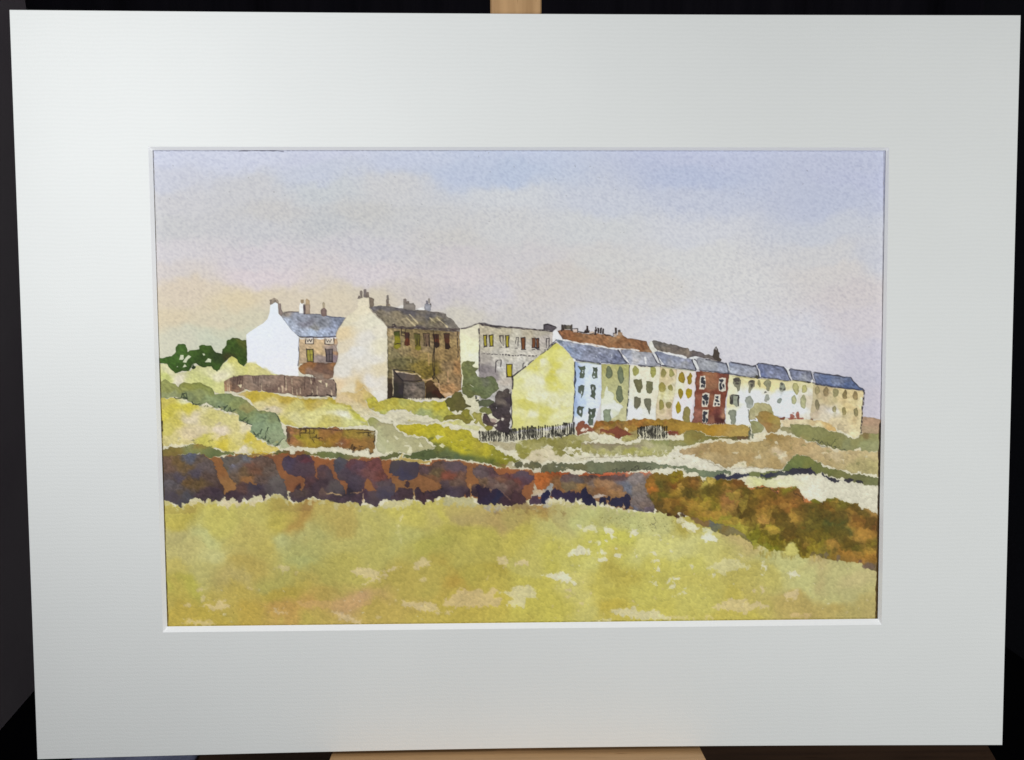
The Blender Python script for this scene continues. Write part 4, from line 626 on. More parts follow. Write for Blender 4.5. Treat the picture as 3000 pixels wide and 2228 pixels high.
def inside(pt, poly):
    r_in = False; j = len(poly)-1
    for i in range(len(poly)):
        if (poly[i][1] > pt[1]) != (poly[j][1] > pt[1]) and pt[0] < (poly[j][0]-poly[i][0])*(pt[1]-poly[i][1])/(poly[j][1]-poly[i][1])+poly[i][0]: r_in = not r_in
        j = i
    return r_in
cnt = 0
while cnt < 60:
    x = random.uniform(1900,2575); y = random.uniform(1390,1690)
    if not inside((x,y), hed) or not inside((x,y+14), hed) or not inside((x,y-12), hed): continue
    cnt += 1; dark = random.random() < .55
    B('S', x, y, random.uniform(5,16), random.uniform(5,15), random.choice([(98,76,24),(106,88,26),(112,78,26),(92,80,30)] if dark else [(160,116,44),(150,128,44),(172,122,50),(140,104,34)]), random.uniform(-40,40), 2.5, 1.5, .10, .1, .1, random.uniform(.25,.6), .25)
for x,y,rx,ry in ((770,330,95,90),(800,480,44,90),(1080,480,90,80),(1130,560,90,90),(970,600,90,44),(1270,720,34,90),(1620,560,90,110),(1400,600,80,60),(1720,690,70,44),(1250,380,70,60),(460,180,110,60),(180,200,80,50),(1500,330,110,50),(1760,340,70,40),(1900,480,60,70),(1560,440,80,60)):
    B('K', x, y, rx, ry, random.choice([(92,72,22),(86,72,24),(98,80,26)]), random.uniform(-15,15), 4, 1.6, .14, .1, .14, .45, .22, 3)
for x,y,rx,ry in ((930,420,60,44),(700,330,40,60),(1180,430,30,60),(620,480,110,36),(430,420,120,44),(980,560,90,34),(1560,700,70,40),(1850,600,70,60),(1900,760,70,40),(1100,330,60,30),(620,240,60,50),(300,330,110,40)):
    B('K', x, y, rx, ry, random.choice([(172,134,48),(166,142,50),(178,130,52)]), random.uniform(-15,15), 4, 1.6, .10, .1, .14, .55, .22, 3)
# grey foot of the bank
P('K', [(205,450),(260,445),(330,480),(385,470),(420,478),(440,510),(500,500),(560,530),(620,545),(700,580),(740,620),(790,680),(790,695),(740,660),(690,615),(620,600),(570,622),(500,600),(470,560),(440,590),(410,570),(390,530),(350,530),(280,510)], [(260,470,(128,98,56)),(400,500,(92,94,86)),(440,550,(104,104,76)),(540,560,(130,108,56)),(640,580,(124,112,72)),(760,660,(116,106,60))], wob=2, rim=.1, mott=.15)
for x,y,rx,ry,cc in ((80,440,22,20,(66,40,32)),(130,418,24,20,(60,40,30)),(0,415,20,18,(70,44,26)),(1370,790,26,26,(104,88,48)),(1440,800,30,20,(96,84,54)),(1500,805,26,30,(108,94,70)),(1610,835,16,26,(110,92,72)),(1820,865,18,20,(98,72,58)),(1900,905,60,26,(112,90,74)),(810,745,12,18,(150,136,50)),(1080,745,20,16,(140,120,40)),(970,765,18,10,(150,130,50))):
    B('K', x, y, rx, ry, cc, 0, 2, 1.6, .1, alpha=.85)
# coral twigs on top
for pts in ([(790,1040),(810,1070),(850,1080)],[(880,1050),(930,1055),(1000,1060)],[(1005,1050),(1020,1020),(1030,1060),(1060,1100),(1100,1120)],[(1040,1060),(1100,1065),(1110,1090),(1090,1120)],[(1130,1060),(1190,1050),(1195,1020)],[(1180,1060),(1220,1050),(1240,1080)],[(1345,1140),(1380,1160),(1430,1210)],[(1350,1150),(1370,1200),(1400,1210)]):
    S('J', pts, 3.2, (204,120,76), .8)
P('J', [(1370,1170),(1410,1170),(1430,1215),(1380,1225)], (196,118,60), wob=1.5, rim=.05)
for pts in ([(880,1062),(940,1070),(1000,1062)],[(1020,1065),(1060,1100),(1100,1130),(1080,1095),(1110,1090)],[(1230,1080),(1270,1120),(1340,1165)],[(1530,1215),(1560,1220),(1545,1240)],[(1330,1150),(1350,1190)]):
    S('J', pts, 1.8, (60,46,24), .8)

# ---- middle ground, right of the ochre field
P('I', [(100,650),(200,640),(330,660),(400,640),(420,720),(360,740),(300,740),(200,690)], (176,164,128), wob=3, soft=2, rim=.08)
P('I', [(400,650),(470,630),(560,620),(640,610),(700,590),(780,600),(900,590),(1000,570),(1120,555),(1200,560),(1260,570),(1300,600),(1200,640),(1120,650),(1110,700),(1060,720),(1000,700),(960,690),(900,730),(960,780),(880,810),(840,780),(810,730),(820,700),(760,680),(680,720),(620,750),(560,790),(500,790),(440,780),(400,700)],
  [(440,680,(140,136,66)),(560,680,(158,150,86)),(500,740,(142,136,58)),(640,700,(160,152,92)),(620,630,(146,138,70)),(800,640,(136,128,60)),(900,640,(146,138,76)),(860,740,(138,130,64)),(1000,640,(152,144,82)),(1060,680,(138,132,66)),(1100,590,(164,158,104)),(1200,590,(176,166,120))], wob=2.4, rim=.15, mott=.12, sig=26)
for _ in range(60):
    x = random.uniform(400,1100); y = random.uniform(600,790)
    B('I', x, y, random.uniform(8,30), random.uniform(8,22), random.choice([(138,132,62),(150,144,76),(204,196,156),(166,158,96),(206,198,160)]), 0, 2, 1, .12, alpha=.6)
P('I', [(430,790),(480,760),(560,780),(520,830),(450,820)], (142,134,60), wob=2, rim=.15); B('I', 1000, 782, 26, 14, (130,124,56)); B('I', 1060, 742, 46, 14, (150,142,80), -10)
P('I', [(580,740),(700,720),(760,690),(820,720),(850,800),(940,800),(1000,810),(1100,800),(1200,810),(1160,850),(1000,860),(880,860),(760,850),(690,870),(560,850),(520,830)], [(700,760,(206,194,158)),(650,830,(198,184,150)),(820,830,(204,192,160)),(1050,830,(206,198,168))], wob=2, soft=1.5, rim=.03)
P('I', [(1120,655),(1200,665),(1300,655),(1420,660),(1600,668),(1740,660),(1760,640),(1800,615),(1900,625),(2060,620),(2203,630),(2203,680),(2120,690),(2080,760),(2040,800),(1950,800),(1850,800),(1800,790),(1740,800),(1650,780),(1600,800),(1540,790),(1500,770),(1440,800),(1380,790),(1320,800),(1260,770),(1180,770),(1120,750),(1110,700)],
  [(1180,700,(150,142,84)),(1300,690,(150,140,106)),(1250,740,(168,160,96)),(1450,700,(142,132,96)),(1600,690,(146,138,96)),(1500,740,(176,170,116)),(1650,760,(156,152,76)),(1740,700,(158,150,110)),(1850,700,(180,172,130)),(1820,770,(172,168,100)),(1900,650,(142,142,86)),(2050,650,(140,142,88)),(2100,660,(144,144,84)),(2000,720,(176,172,120)),(1920,760,(176,172,116)),(1380,770,(180,174,110)),(2100,720,(166,162,110))], wob=2.4, rim=.13, mott=.10, sig=26)
S('I', [(1120,662),(1300,672),(1500,678),(1700,690),(1780,684)], 4, (136,120,98), .7, soft=1.5)
for _ in range(46):
    x = random.uniform(1150,2080); y = random.uniform(740,812)
    P('I', [(x-16,y+20),(x,y-24),(x+14,y+20)], (210,204,172), wob=1.5, rim=0, alpha=.7)
for x in range(1260,2080,50): B('I', x, 765+random.uniform(-15,12), 22, 22, (166,160,90), alpha=.5)
S('I', [(1100,822),(1200,815),(1400,810),(1700,800),(1880,796)], 1.6, (120,112,90), .6)
# cream lane and sage hedge below
P('I', [(680,900),(1000,860),(1160,840),(1300,820),(1700,815),(2000,815),(2110,750),(2203,760),(2260,930),(1900,950),(1700,870)], (214,208,184), wob=2, rim=.02)
P('I', [(310,900),(330,870),(380,855),(370,900),(420,920),(380,925),(330,920)], (170,160,124), wob=2)
P('I', [(385,905),(395,870),(430,858),(480,862),(495,880),(470,915),(420,922)], (86,84,60), wob=2, rim=.2); P('I', [(490,890),(530,875),(560,880),(570,850),(620,842),(660,855),(690,880),(700,905),(680,935),(640,920),(600,950),(560,930),(500,910)], [(530,895,(110,104,76)),(620,880,(90,90,66)),(600,930,(100,96,64))], wob=2, rim=.2)
P('I', [(560,945),(610,930),(690,930),(680,985),(640,970),(600,975)], (206,198,172), wob=2)
hedg = [Z(r,[(x,y)])[0] for r,x,y in [('I',680,985),('I',690,930),('I',740,885),('I',800,868),('I',880,865),('I',960,880),('I',1050,878),('I',1150,888),('I',1160,862),('I',1230,852),('I',1320,862),('I',1400,858),('I',1500,852),('I',1650,850),('I',1760,862),('I',1880,862),('I',2000,885),('I',2203,905),('J',150,850),('J',300,880),('J',420,905),('J',520,895),('J',570,885),('J',625,905),('J',610,935),('J',560,925),('J',460,960),('J',380,965),('J',300,945),('J',295,915),('J',200,905),('J',100,895),('I',2203,940),('I',2050,925),('I',1900,940),('I',1800,945),('I',1700,950),('I',1600,965),('I',1500,980),('I',1380,985),('I',1300,995),('I',1220,975),('I',1150,945),('I',1060,950),('I',960,940),('I',860,965),('I',780,972)]]
P('S', hedg, [Z('I',[(x,y)])[0]+(cc,) for x,y,cc in [(720,940,(96,94,68)),(820,900,(108,106,76)),(950,910,(92,94,70)),(1050,910,(104,100,66)),(1200,900,(112,114,84)),(1350,920,(104,108,80)),(1500,900,(112,112,82)),(1700,900,(104,106,78)),(1850,900,(112,116,88)),(2100,920,(106,114,88)),(1600,950,(96,98,74))]]+[Z('J',[(x,y)])[0]+(cc,) for x,y,cc in [(100,870,(116,124,92)),(350,920,(120,130,96)),(560,910,(116,128,88)),(480,940,(104,114,90))]], wob=2, rim=.16, mott=.08)
S('I', [(1150,945),(1230,985),(1300,995),(1400,970),(1450,940),(1440,965),(1500,930),(1490,965),(1580,930),(1560,970),(1640,955),(1720,900),(1730,930),(1680,960),(1800,935),(1850,905),(1870,960),(1820,930)], 1.2, (44,42,36), .7)
for pts in ([(1740,905),(1720,950)],[(1790,905),(1830,960)],[(1650,940),(1690,945)],[(1300,990),(1230,985),(1180,965)]): S('I', pts, 1.1, (44,42,36), .7)
for pts in ([(1550,990),(1590,985),(1620,960),(1610,985),(1590,1010)],[(1370,985),(1420,985),(1470,980)],[(1760,975),(1800,1000),(1850,970),(1870,1000)],[(1350,990),(1500,990),(1540,1005)]): S('I', pts, 3, (192,96,62), .7)
P('I', [(830,905),(860,910),(850,918)], (210,206,190), wob=.5, rim=0)
P('I', [(1880,975),(1920,945),(2000,930),(2100,925),(2203,940),(2240,960),(2203,960),(2150,955),(2100,980),(2050,1000),(1980,985)], (212,206,182), wob=2, rim=.02)

# ---- hills and hedges on the far right
P('J', [(0,740),(60,700),(100,680),(250,740),(330,775),(420,800),(520,860),(620,885),(800,870),(980,875),(1130,885),(1180,830),(1200,900),(1000,915),(800,910),(660,925),(560,880),(420,900),(200,850),(0,825)], (212,206,184), wob=2.4, rim=.02)
P('J', [(100,680),(170,665),(240,650),(340,620),(420,605),(500,592),(560,600),(620,612),(700,605),(780,615),(850,602),(920,595),(970,575),(990,520),(1060,520),(1200,545),(1340,575),(1400,605),(1470,612),(1560,650),(1680,690),(1800,690),(1920,690),(2000,700),(2160,720),(2160,960),(2040,925),(1940,915),(1850,920),(1780,890),(1700,880),(1600,845),(1520,820),(1460,790),(1400,740),(1340,732),(1280,735),(1230,770),(1190,820),(1130,880),(1050,875),(980,868),(900,865),(780,860),(780,810),(700,820),(640,850),(560,860),(480,820),(420,800),(380,780),(320,770),(260,740),(130,730)],
  [(180,690,(176,150,108)),(300,680,(158,130,84)),(400,720,(178,154,106)),(500,650,(162,134,84)),(600,760,(174,148,100)),(700,680,(168,142,92)),(760,780,(166,138,88)),(900,800,(178,154,104)),(900,680,(172,148,96)),(1030,640,(160,132,78)),(1100,740,(196,176,140)),(1050,820,(170,144,92)),(1200,650,(172,144,92)),(1350,650,(180,152,104)),(1500,720,(182,158,112)),(1600,780,(176,154,104)),(1750,780,(184,164,114)),(1900,850,(176,162,108)),(2050,880,(170,158,104)),(2000,760,(188,168,120)),(1650,700,(192,172,130)),(1850,730,(186,164,116)),(1000,560,(150,120,64))], wob=2.6, rim=.08, sig=42, gran=.07, mott=.08)
for pts in ([(640,840),(700,820),(780,808),(775,860),(700,868)],[(1100,740),(1190,705),(1190,750),(1130,780),(1100,770)],[(870,760),(930,735),(920,770),(880,775)],[(1068,605),(1090,595),(1100,620),(1075,625)],[(640,710),(690,700),(680,730)],[(900,690),(920,685),(910,710)],[(370,600),(440,578),(560,572),(680,580),(690,600),(560,592),(450,598),(390,608)],[(690,600),(790,590),(940,575),(900,600),(800,618),(720,612)],[(230,645),(300,615),(340,620),(300,650),(240,655)],[(860,545),(920,520),(1000,500),(1000,530),(950,575),(870,565)],[(1540,715),(1600,705),(1610,715),(1560,725)],[(1600,650),(1700,690),(1800,690),(1780,712),(1680,705)],[(1800,680),(1850,670),(1920,650),(1930,690),(1840,695)],[(1740,780),(1760,785),(1750,805)]):
    P('J', pts, (212,200,166), wob=2, soft=1.3, rim=0, alpha=.85, fray=2)
for _ in range(60):
    x = random.uniform(300,2080); y = 640+random.uniform(0,220)
    B('J', x, y, random.uniform(3,12), random.uniform(3,7), random.choice([(212,196,154),(150,122,74),(200,180,136)]), 0, 2, 1.4, 0, alpha=.35, fray=1.5)
S('J', [(330,770),(400,800),(500,850),(600,882),(700,875),(850,862),(1000,870),(1120,885)], 1.6, (120,108,88), .6)
P('J', [(1120,470),(1150,452),(1225,455),(1228,425),(1290,418),(1380,424),(1460,448),(1560,462),(1620,488),(1690,505),(1760,525),(1860,575),(1895,575),(1930,535),(1970,518),(2160,520),(2160,712),(2040,700),(1950,700),(1930,655),(1890,660),(1870,690),(1790,695),(1700,680),(1600,650),(1500,610),(1440,600),(1350,578),(1280,545),(1210,520),(1160,505)],
  [(1180,480,(148,140,98)),(1280,460,(128,128,76)),(1400,470,(136,134,80)),(1350,540,(142,134,78)),(1500,520,(134,132,80)),(1600,570,(128,126,72)),(1700,580,(136,132,80)),(1800,620,(138,138,92)),(1980,560,(130,110,66)),(1900,610,(140,136,84)),(2060,560,(144,142,88)),(2000,650,(142,144,96)),(2080,680,(146,146,100))], wob=2, rim=.14, mott=.07, sig=34)
for pts in ([(1440,600),(1460,570),(1490,600),(1510,590),(1500,620)],[(1520,625),(1540,600),(1560,620),(1600,610),(1630,650),(1640,620)],[(1640,660),(1650,620),(1700,575)],[(1660,670),(1690,640),(1680,670),(1720,650)],[(1720,680),(1760,670),(1790,690)],[(1560,630),(1620,640)],[(1480,610),(1530,640),(1600,660)]):
    S('J', pts, 1.1, (40,42,34), .75)
# green strip with navy brushwork
P('J', [(1130,895),(1160,860),(1200,815),(1235,765),(1290,735),(1340,742),(1390,738),(1430,765),(1470,800),(1520,820),(1560,850),(1640,880),(1700,880),(1760,910),(1850,935),(1900,930),(1980,935),(2040,955),(2160,975),(2160,1065),(2100,1048),(2020,1040),(1960,1030),(1880,1015),(1780,975),(1700,960),(1600,935),(1540,905),(1500,930),(1440,925),(1380,890),(1300,880),(1240,890),(1180,905)],
  [(1290,790,(110,120,64)),(1380,800,(118,120,58)),(1240,840,(96,108,62)),(1450,850,(106,110,58)),(1600,900,(112,114,60)),(1800,950,(118,116,66)),(1950,980,(110,110,66)),(2060,1000,(112,114,70))], wob=2, rim=.2, mott=.08)
P('J', [(790,920),(850,905),(930,910),(1060,900),(1130,895),(1150,930),(1080,960),(1000,985),(940,970),(880,955),(800,950)], (112,118,68), wob=2, rim=.15)
P('J', [(448,962),(490,935),(545,925),(600,945),(680,930),(790,918),(820,930),(760,955),(700,980),(600,980),(500,978)], (52,52,70), wob=2, rim=.15, mott=.25)
P('J', [(910,925),(960,935),(1000,920),(1080,925),(1090,905),(1130,895),(1160,912),(1210,895),(1240,872),(1330,875),(1440,862),(1450,900),(1492,935),(1450,940),(1400,925),(1340,925),(1280,950),(1240,940),(1200,950),(1120,935),(1080,955),(1000,965),(930,955)], [(1000,945,(58,58,72)),(1120,920,(76,80,78)),(1250,910,(58,56,68)),(1400,900,(50,46,60)),(1330,900,(54,50,62))], wob=2, rim=.15, mott=.25)
P('J', [(1535,915),(1550,908),(1570,935),(1650,958),(1735,990),(1700,1010),(1640,1000),(1590,975),(1545,945)], (56,54,64), wob=2, mott=.2); B('J', 1815, 998, 46, 20, (54,50,58), 8); B('J', 1925, 1005, 38, 18, (50,48,52), 5)
P('J', [(770,985),(830,955),(960,980),(1100,980),(1200,945),(1320,925),(1380,945),(1480,950),(1540,940),(1620,990),(1700,1015),(1760,985),(1800,1015),(1960,1030),(2160,1065),(2160,1340),(2070,1310),(2020,1285),(1950,1285),(1900,1225),(1800,1220),(1700,1165),(1600,1170),(1550,1215),(1470,1175),(1430,1200),(1340,1140),(1325,1080),(1280,1060),(1040,1065),(960,1045),(880,1045),(810,1072),(780,1030)],
  [(900,980,(206,204,140)),(1050,1000,(208,206,160)),(900,1030,(214,206,180)),(1300,990,(214,208,184)),(1600,1080,(210,204,180)),(1850,1150,(208,202,178)),(2000,1200,(206,200,176)),(1450,1120,(214,208,186)),(1200,1030,(210,206,170))], wob=1.6, rim=.02, gran=.05)
for _ in range(1):
    S('J', [(700,985),(800,960)], 2, (214,206,170), .7)

# ---- big brown house
P('B', [(655,372),(720,362),(800,345),(870,345),(930,355),(1000,372),(1110,380),(1250,402),(1400,412),(1500,432),(1662,448),(1720,500),(1780,560),(1850,640),(1872,665),(1862,695),(1700,690),(1400,668),(1150,655),(900,645),(840,572),(760,505),(700,440)],
  [(720,400,(112,106,108)),(800,470,(128,116,98)),(900,420,(118,110,104)),(1000,500,(136,122,98)),(1000,400,(98,92,96)),(1200,440,(96,90,92)),(1100,560,(140,126,100)),(900,590,(134,122,100)),(1300,480,(116,106,92)),(1300,580,(138,124,94)),(1450,480,(98,92,90)),(1550,540,(134,122,92)),(1600,470,(118,110,102)),(1700,560,(110,104,96)),(1750,620,(120,112,102)),(1600,640,(120,108,90)),(1320,620,(96,86,88))], wob=1.6, rim=.15, gran=.13, mott=.12, sig=22)
S('B', [(760,375),(900,400),(1040,405),(1150,425),(1250,450),(1400,480),(1520,500)], 7, (92,88,92), .45, soft=3)
for a_,b__ in (((1145,512),(1270,620)),((1220,500),(1305,580)),((1470,515),(1535,578)),((1565,520),(1700,630)),((1190,470),(1210,490))): S('B', [a_,b__], 2.6, (200,182,140), .85)
P('B', [(1000,370),(1090,342),(1110,345),(1112,385)], (226,220,212), wob=.8, rim=0); P('B', [(1275,400),(1385,362),(1395,410)], (226,222,218), wob=.8, rim=0); S('B', [(1480,440),(1560,436),(1650,446)], 1.6, (90,80,76), .7)
S('B', [(720,345),(800,335),(870,340)], 2, (216,202,166), .7)
for x0,y0,x1,y1,cc in ((498,208,528,255,(116,102,96)),(530,150,566,245,(128,116,106)),(580,122,610,240,(124,112,108)),(608,170,650,245,(124,110,100)),(885,205,915,268,(132,122,114)),(870,260,912,348,(130,116,104)),(905,320,935,350,(150,130,106)),(1112,256,1150,320,(148,134,124)),(1145,280,1186,325,(140,126,114)),(1434,250,1464,320,(160,150,142)),(1400,285,1432,340,(116,112,120)),(1455,320,1488,370,(100,90,88))):
    P('B', [(x0,y1),(x0+2,y0+8),((x0+x1)/2,y0),(x1-2,y0+8),(x1,y1)], cc, wob=1.2, rim=.25, mott=.25, soft=1.1)
P('B', [(645,240),(680,245),(716,262),(714,348),(690,372),(655,370)], (128,112,96), wob=.8, rim=.25, mott=.15)
P('B', [(1110,322),(1180,322),(1240,320),(1268,345),(1272,400),(1255,420),(1110,395)], (142,132,122), wob=1.2, rim=.25, mott=.12); P('B', [(1392,330),(1440,330),(1482,345),(1482,410),(1460,425),(1394,408)], (152,152,160), wob=1.2, rim=.25, mott=.15)
P('B', [(898,648),(1000,655),(1200,660),(1400,672),(1700,690),(1866,700),(1872,860),(1882,1000),(1888,1300),(1886,1490),(1830,1510),(1740,1550),(1680,1600),(1400,1608),(1100,1600),(960,1590),(895,1600),(892,1400),(900,1000),(888,800),(885,700)],
  [(940,720,(158,136,96)),(920,860,(146,132,98)),(1000,1000,(128,116,80)),(1100,960,(146,126,86)),(1050,1120,(108,100,64)),(1250,950,(148,122,76)),(1200,1100,(118,106,62)),(1350,1000,(138,116,66)),(1400,1200,(118,100,40)),(1300,1150,(132,112,50)),(1450,1250,(112,94,36)),(1200,740,(132,112,72)),(1600,750,(124,104,68)),(1450,900,(130,110,78)),(1600,1000,(146,118,74)),(1750,850,(156,130,84)),(1780,740,(144,120,84)),(1800,1000,(150,122,78)),(1850,1200,(156,116,72)),(1700,1200,(140,114,78)),(1620,1350,(142,116,76)),(1800,1400,(140,112,76)),(1750,1500,(158,118,76)),(950,1400,(72,58,40)),(920,1550,(52,40,30)),(930,1250,(112,100,66))], wob=1.2, rim=.18, gran=.16, mott=.14, sig=24)
S('B', [(905,640),(1000,636),(1100,645),(1200,652),(1300,655),(1400,662),(1560,662),(1700,672),(1860,678)], 6.5, (62,50,50), .85, dry=.5)
S('B', [(960,610),(985,600),(1000,620)], 3, (50,42,44), .8); S('B', [(1400,660),(1640,660),(1750,655)], 2, (90,80,72), .7)
S('B', [(888,700),(884,860),(898,960),(892,1100)], 1.8, (62,52,42), .7); S('B', [(1838,700),(1838,860),(1850,960),(1846,1040)], 2.2, (52,40,36), .75, dry=.6)
P('B', [(975,700),(1060,690),(1062,750),(1072,880),(1065,915),(1020,930),(985,915),(985,860),(992,780)], [(1000,720,(70,76,30)),(1020,800,(136,126,28)),(1000,860,(128,120,30)),(1030,900,(146,136,36))], wob=1, rim=.2, sig=14)
P('B', [(1118,710),(1195,708),(1192,800),(1205,880),(1160,898),(1118,880),(1128,800)], [(1150,740,(72,46,40)),(1170,840,(110,52,30)),(1140,870,(92,48,30))], wob=1, rim=.2, sig=14)
P('B', [(1245,722),(1335,730),(1335,860),(1358,930),(1300,952),(1258,935),(1275,880),(1262,800)], [(1290,760,(104,98,44)),(1300,860,(110,98,32)),(1310,930,(138,126,40))], wob=1, rim=.15, sig=14)
P('B', [(1375,722),(1462,728),(1455,800),(1460,890),(1410,900),(1395,800)], (142,112,84), wob=1, rim=.2)
P('B', [(1502,735),(1590,732),(1592,900),(1560,915),(1545,925),(1520,900),(1518,820)], [(1540,770,(66,42,34)),(1560,850,(96,46,28)),(1540,900,(50,34,28))], wob=1, rim=.2, sig=14)
P('B', [(1650,725),(1735,728),(1728,850),(1740,920),(1715,940),(1670,930),(1665,850)], [(1690,770,(76,50,38)),(1700,850,(88,50,34)),(1700,910,(50,34,26))], wob=1, rim=.2, sig=14)
for pts in ([(1085,660),(1085,750),(1120,755)],[(1140,665),(1135,705),(1090,700)],[(1085,715),(1115,720)],[(1250,730),(1300,735),(1335,735)],[(1275,740),(1290,870),(1270,890)],[(1300,745),(1300,870)],[(1320,745),(1325,890)],[(1375,725),(1465,730)],[(1378,740),(1395,890)],[(1400,735),(1415,895)],[(1425,745),(1425,890)],[(1445,745),(1450,880)],[(1460,730),(1458,900)],[(1515,680),(1520,740)],[(1500,690),(1520,700)],[(1650,730),(1735,722)],[(1000,870),(1030,860),(1075,865)],[(1525,740),(1530,900)],[(1560,740),(1560,910)],[(985,700),(1010,690),(1060,700)],[(1180,720),(1175,880)]):
    S('B', pts, 1.7, (40,32,28), .85)
for pts in ([(1519,900),(1512,1000),(1506,1150),(1512,1230),(1520,1290)],[(1519,920),(1530,1100),(1528,1230)],[(1525,1250),(1500,1310),(1515,1335),(1530,1300),(1525,1250)],[(1540,1310),(1575,1350),(1582,1395)]):
    S('B', pts, 2.2, (42,34,26), .85)
for a_,b__,cc in (((1448,1000),(1452,1150),(176,140,88)),((1705,1240),(1715,1370),(196,150,108)),((1208,1070),(1212,1110),(190,170,130))): S('B', [a_,b__], 2.6, cc, .7)
P('B', [(890,1400),(960,1395),(965,1560),(940,1590),(890,1600)], (56,44,34), wob=1, rim=.2, soft=2)
P('B', [(965,1220),(985,1225),(1060,1300),(1115,1362),(1112,1590),(975,1575),(968,1400)], [(1000,1320,(66,56,50)),(1000,1450,(50,46,38)),(1080,1480,(54,46,50)),(1030,1550,(48,44,40))], wob=.8, rim=.2, sig=14)
P('B', [(1000,1245),(1100,1240),(1210,1275),(1300,1280),(1350,1320),(1372,1355),(1250,1372),(1120,1362),(1050,1290)], [(1100,1290,(84,74,70)),(1200,1320,(90,76,68)),(1320,1330,(88,72,56))], wob=.8, rim=.2, sig=14)
P('B', [(1115,1365),(1250,1378),(1395,1370),(1402,1500),(1400,1608),(1280,1612),(1110,1590)], [(1150,1420,(96,86,78)),(1250,1450,(124,108,96)),(1330,1520,(116,102,88)),(1200,1550,(90,80,72)),(1380,1450,(96,86,76))], wob=.8, rim=.18, sig=14, gran=.18)
P('B', [(1398,1400),(1440,1360),(1480,1342),(1520,1370),(1530,1430),(1590,1460),(1600,1510),(1640,1540),(1675,1590),(1640,1605),(1540,1600),(1420,1610)], [(1450,1400,(84,60,34)),(1500,1480,(78,54,34)),(1560,1540,(66,36,24)),(1450,1560,(50,40,28)),(1640,1590,(44,34,24))], wob=1.6, rim=.2, sig=14, mott=.2)
S('B', [(965,1215),(1100,1220),(1258,1232),(1255,1250)], 2, INK, .8); S('B', [(1000,1240),(1120,1245),(1220,1272),(1290,1265),(1340,1300)], 2.4, (222,196,160), .85); S('B', [(965,1225),(968,1400),(972,1560)], 2.4, (208,190,150), .8); S('B', [(975,1225),(1050,1300),(1110,1360),(1250,1368),(1380,1355)], 2, INK, .8)
S('B', [(1380,1350),(1420,1355),(1490,1335)], 3, (206,166,120), .8); S('B', [(1520,1398),(1585,1400),(1600,1480)], 3.4, (206,166,124), .85); P('B', [(1640,1530),(1700,1510),(1780,1530),(1700,1590)], (206,168,126), wob=2, soft=2)
S('B', [(1180,1600),(1280,1615),(1350,1600),(1450,1605),(1560,1600),(1680,1612)], 3, (224,212,184), .85)
for _ in range(22): x = random.uniform(1180,1660); P('B', [(x-8,1625),(x,1590),(x+9,1625)], (216,206,176), wob=.8, rim=0)
# its pale gable
P('B', [(495,345),(500,280),(540,248),(600,240),(642,250),(646,368),(690,440),(760,510),(842,572),(900,640),(886,700),(896,900),(896,1200),(893,1590),(772,1650),(742,1590),(660,1540),(610,1470),(575,1430),(540,1470),(460,1525),(380,1520),(210,1545),(205,1400),(160,1330),(175,1180),(222,1120),(232,860),(203,760),(215,690),(250,640),(300,560),(340,510),(430,440),(490,380)],
  [(560,300,(224,212,184)),(520,400,(228,216,186)),(400,560,(220,210,180)),(300,680,(222,200,158)),(280,900,(218,204,176)),(500,600,(222,214,190)),(600,800,(220,214,202)),(500,1000,(218,214,206)),(700,600,(222,216,192)),(800,700,(224,216,194)),(850,900,(222,214,186)),(700,1100,(222,216,204)),(850,1200,(220,206,172)),(300,1200,(218,212,200)),(230,1400,(222,196,156)),(400,1450,(220,206,174)),(580,1450,(204,172,108)),(700,1400,(220,214,204)),(800,1550,(224,218,206))], wob=1, rim=.05, gran=.03, mott=.02, sig=26)
P('B', [(205,1530),(380,1515),(450,1530),(520,1490),(570,1430),(620,1490),(660,1540),(700,1570),(640,1600),(560,1650),(400,1700),(200,1650)], [(300,1560,(216,190,144)),(500,1520,(208,180,120)),(570,1450,(200,170,104)),(620,1560,(196,176,100)),(400,1640,(212,196,150))], wob=2.4, rim=.03, soft=2.4)
S('B', [(340,512),(300,560),(240,640),(212,690),(210,770)], 1.6, (150,130,106), .5); S('B', [(645,372),(700,445),(770,515),(845,575),(900,640)], 1.5, (110,96,80), .6)

# ---- flat topped block
P('C', [(218,300),(300,285),(400,240),(472,222),(478,500),(474,820),(425,830),(420,900),(250,1100),(232,800)], [(300,400,(228,224,186)),(400,280,(218,211,182)),(350,600,(228,226,186)),(450,700,(228,228,203)),(270,900,(222,217,176))], wob=.8, rim=.04, gran=.03, mott=.02)
P('C', [(474,222),(620,245),(800,268),(1000,280),(1200,296),(1360,305),(1480,330),(1478,480),(1400,580),(1310,630),(1220,712),(1140,790),(1050,850),(935,935),(916,1100),(915,1300),(900,1400),(780,1400),(480,1350),(470,900),(474,500)],
  [(550,300,(189,177,150)),(800,330,(183,173,146)),(1000,400,(193,186,167)),(1200,360,(187,175,150)),(1350,450,(185,175,165)),(1300,350,(176,167,148)),(600,400,(189,182,163)),(600,560,(197,188,167)),(520,700,(174,165,154)),(700,620,(197,190,176)),(900,580,(199,192,176)),(1100,600,(199,192,178)),(560,850,(130,121,121)),(650,900,(145,135,134)),(800,780,(197,192,184)),(1000,750,(199,194,182)),(850,1000,(183,171,157)),(800,1100,(187,180,169)),(650,1250,(176,171,167)),(860,900,(195,188,173))], wob=1, rim=.08, gran=.08, mott=.06, sig=26)
S('C', [(236,290),(300,282),(370,262),(420,240),(470,222)], 2.6, (62,54,56), .8); S('C', [(474,222),(520,240),(600,250),(700,262),(800,270),(950,280),(1060,292),(1200,302),(1350,312),(1460,328),(1520,280)], 3.6, (44,36,42), .85, dry=.4)
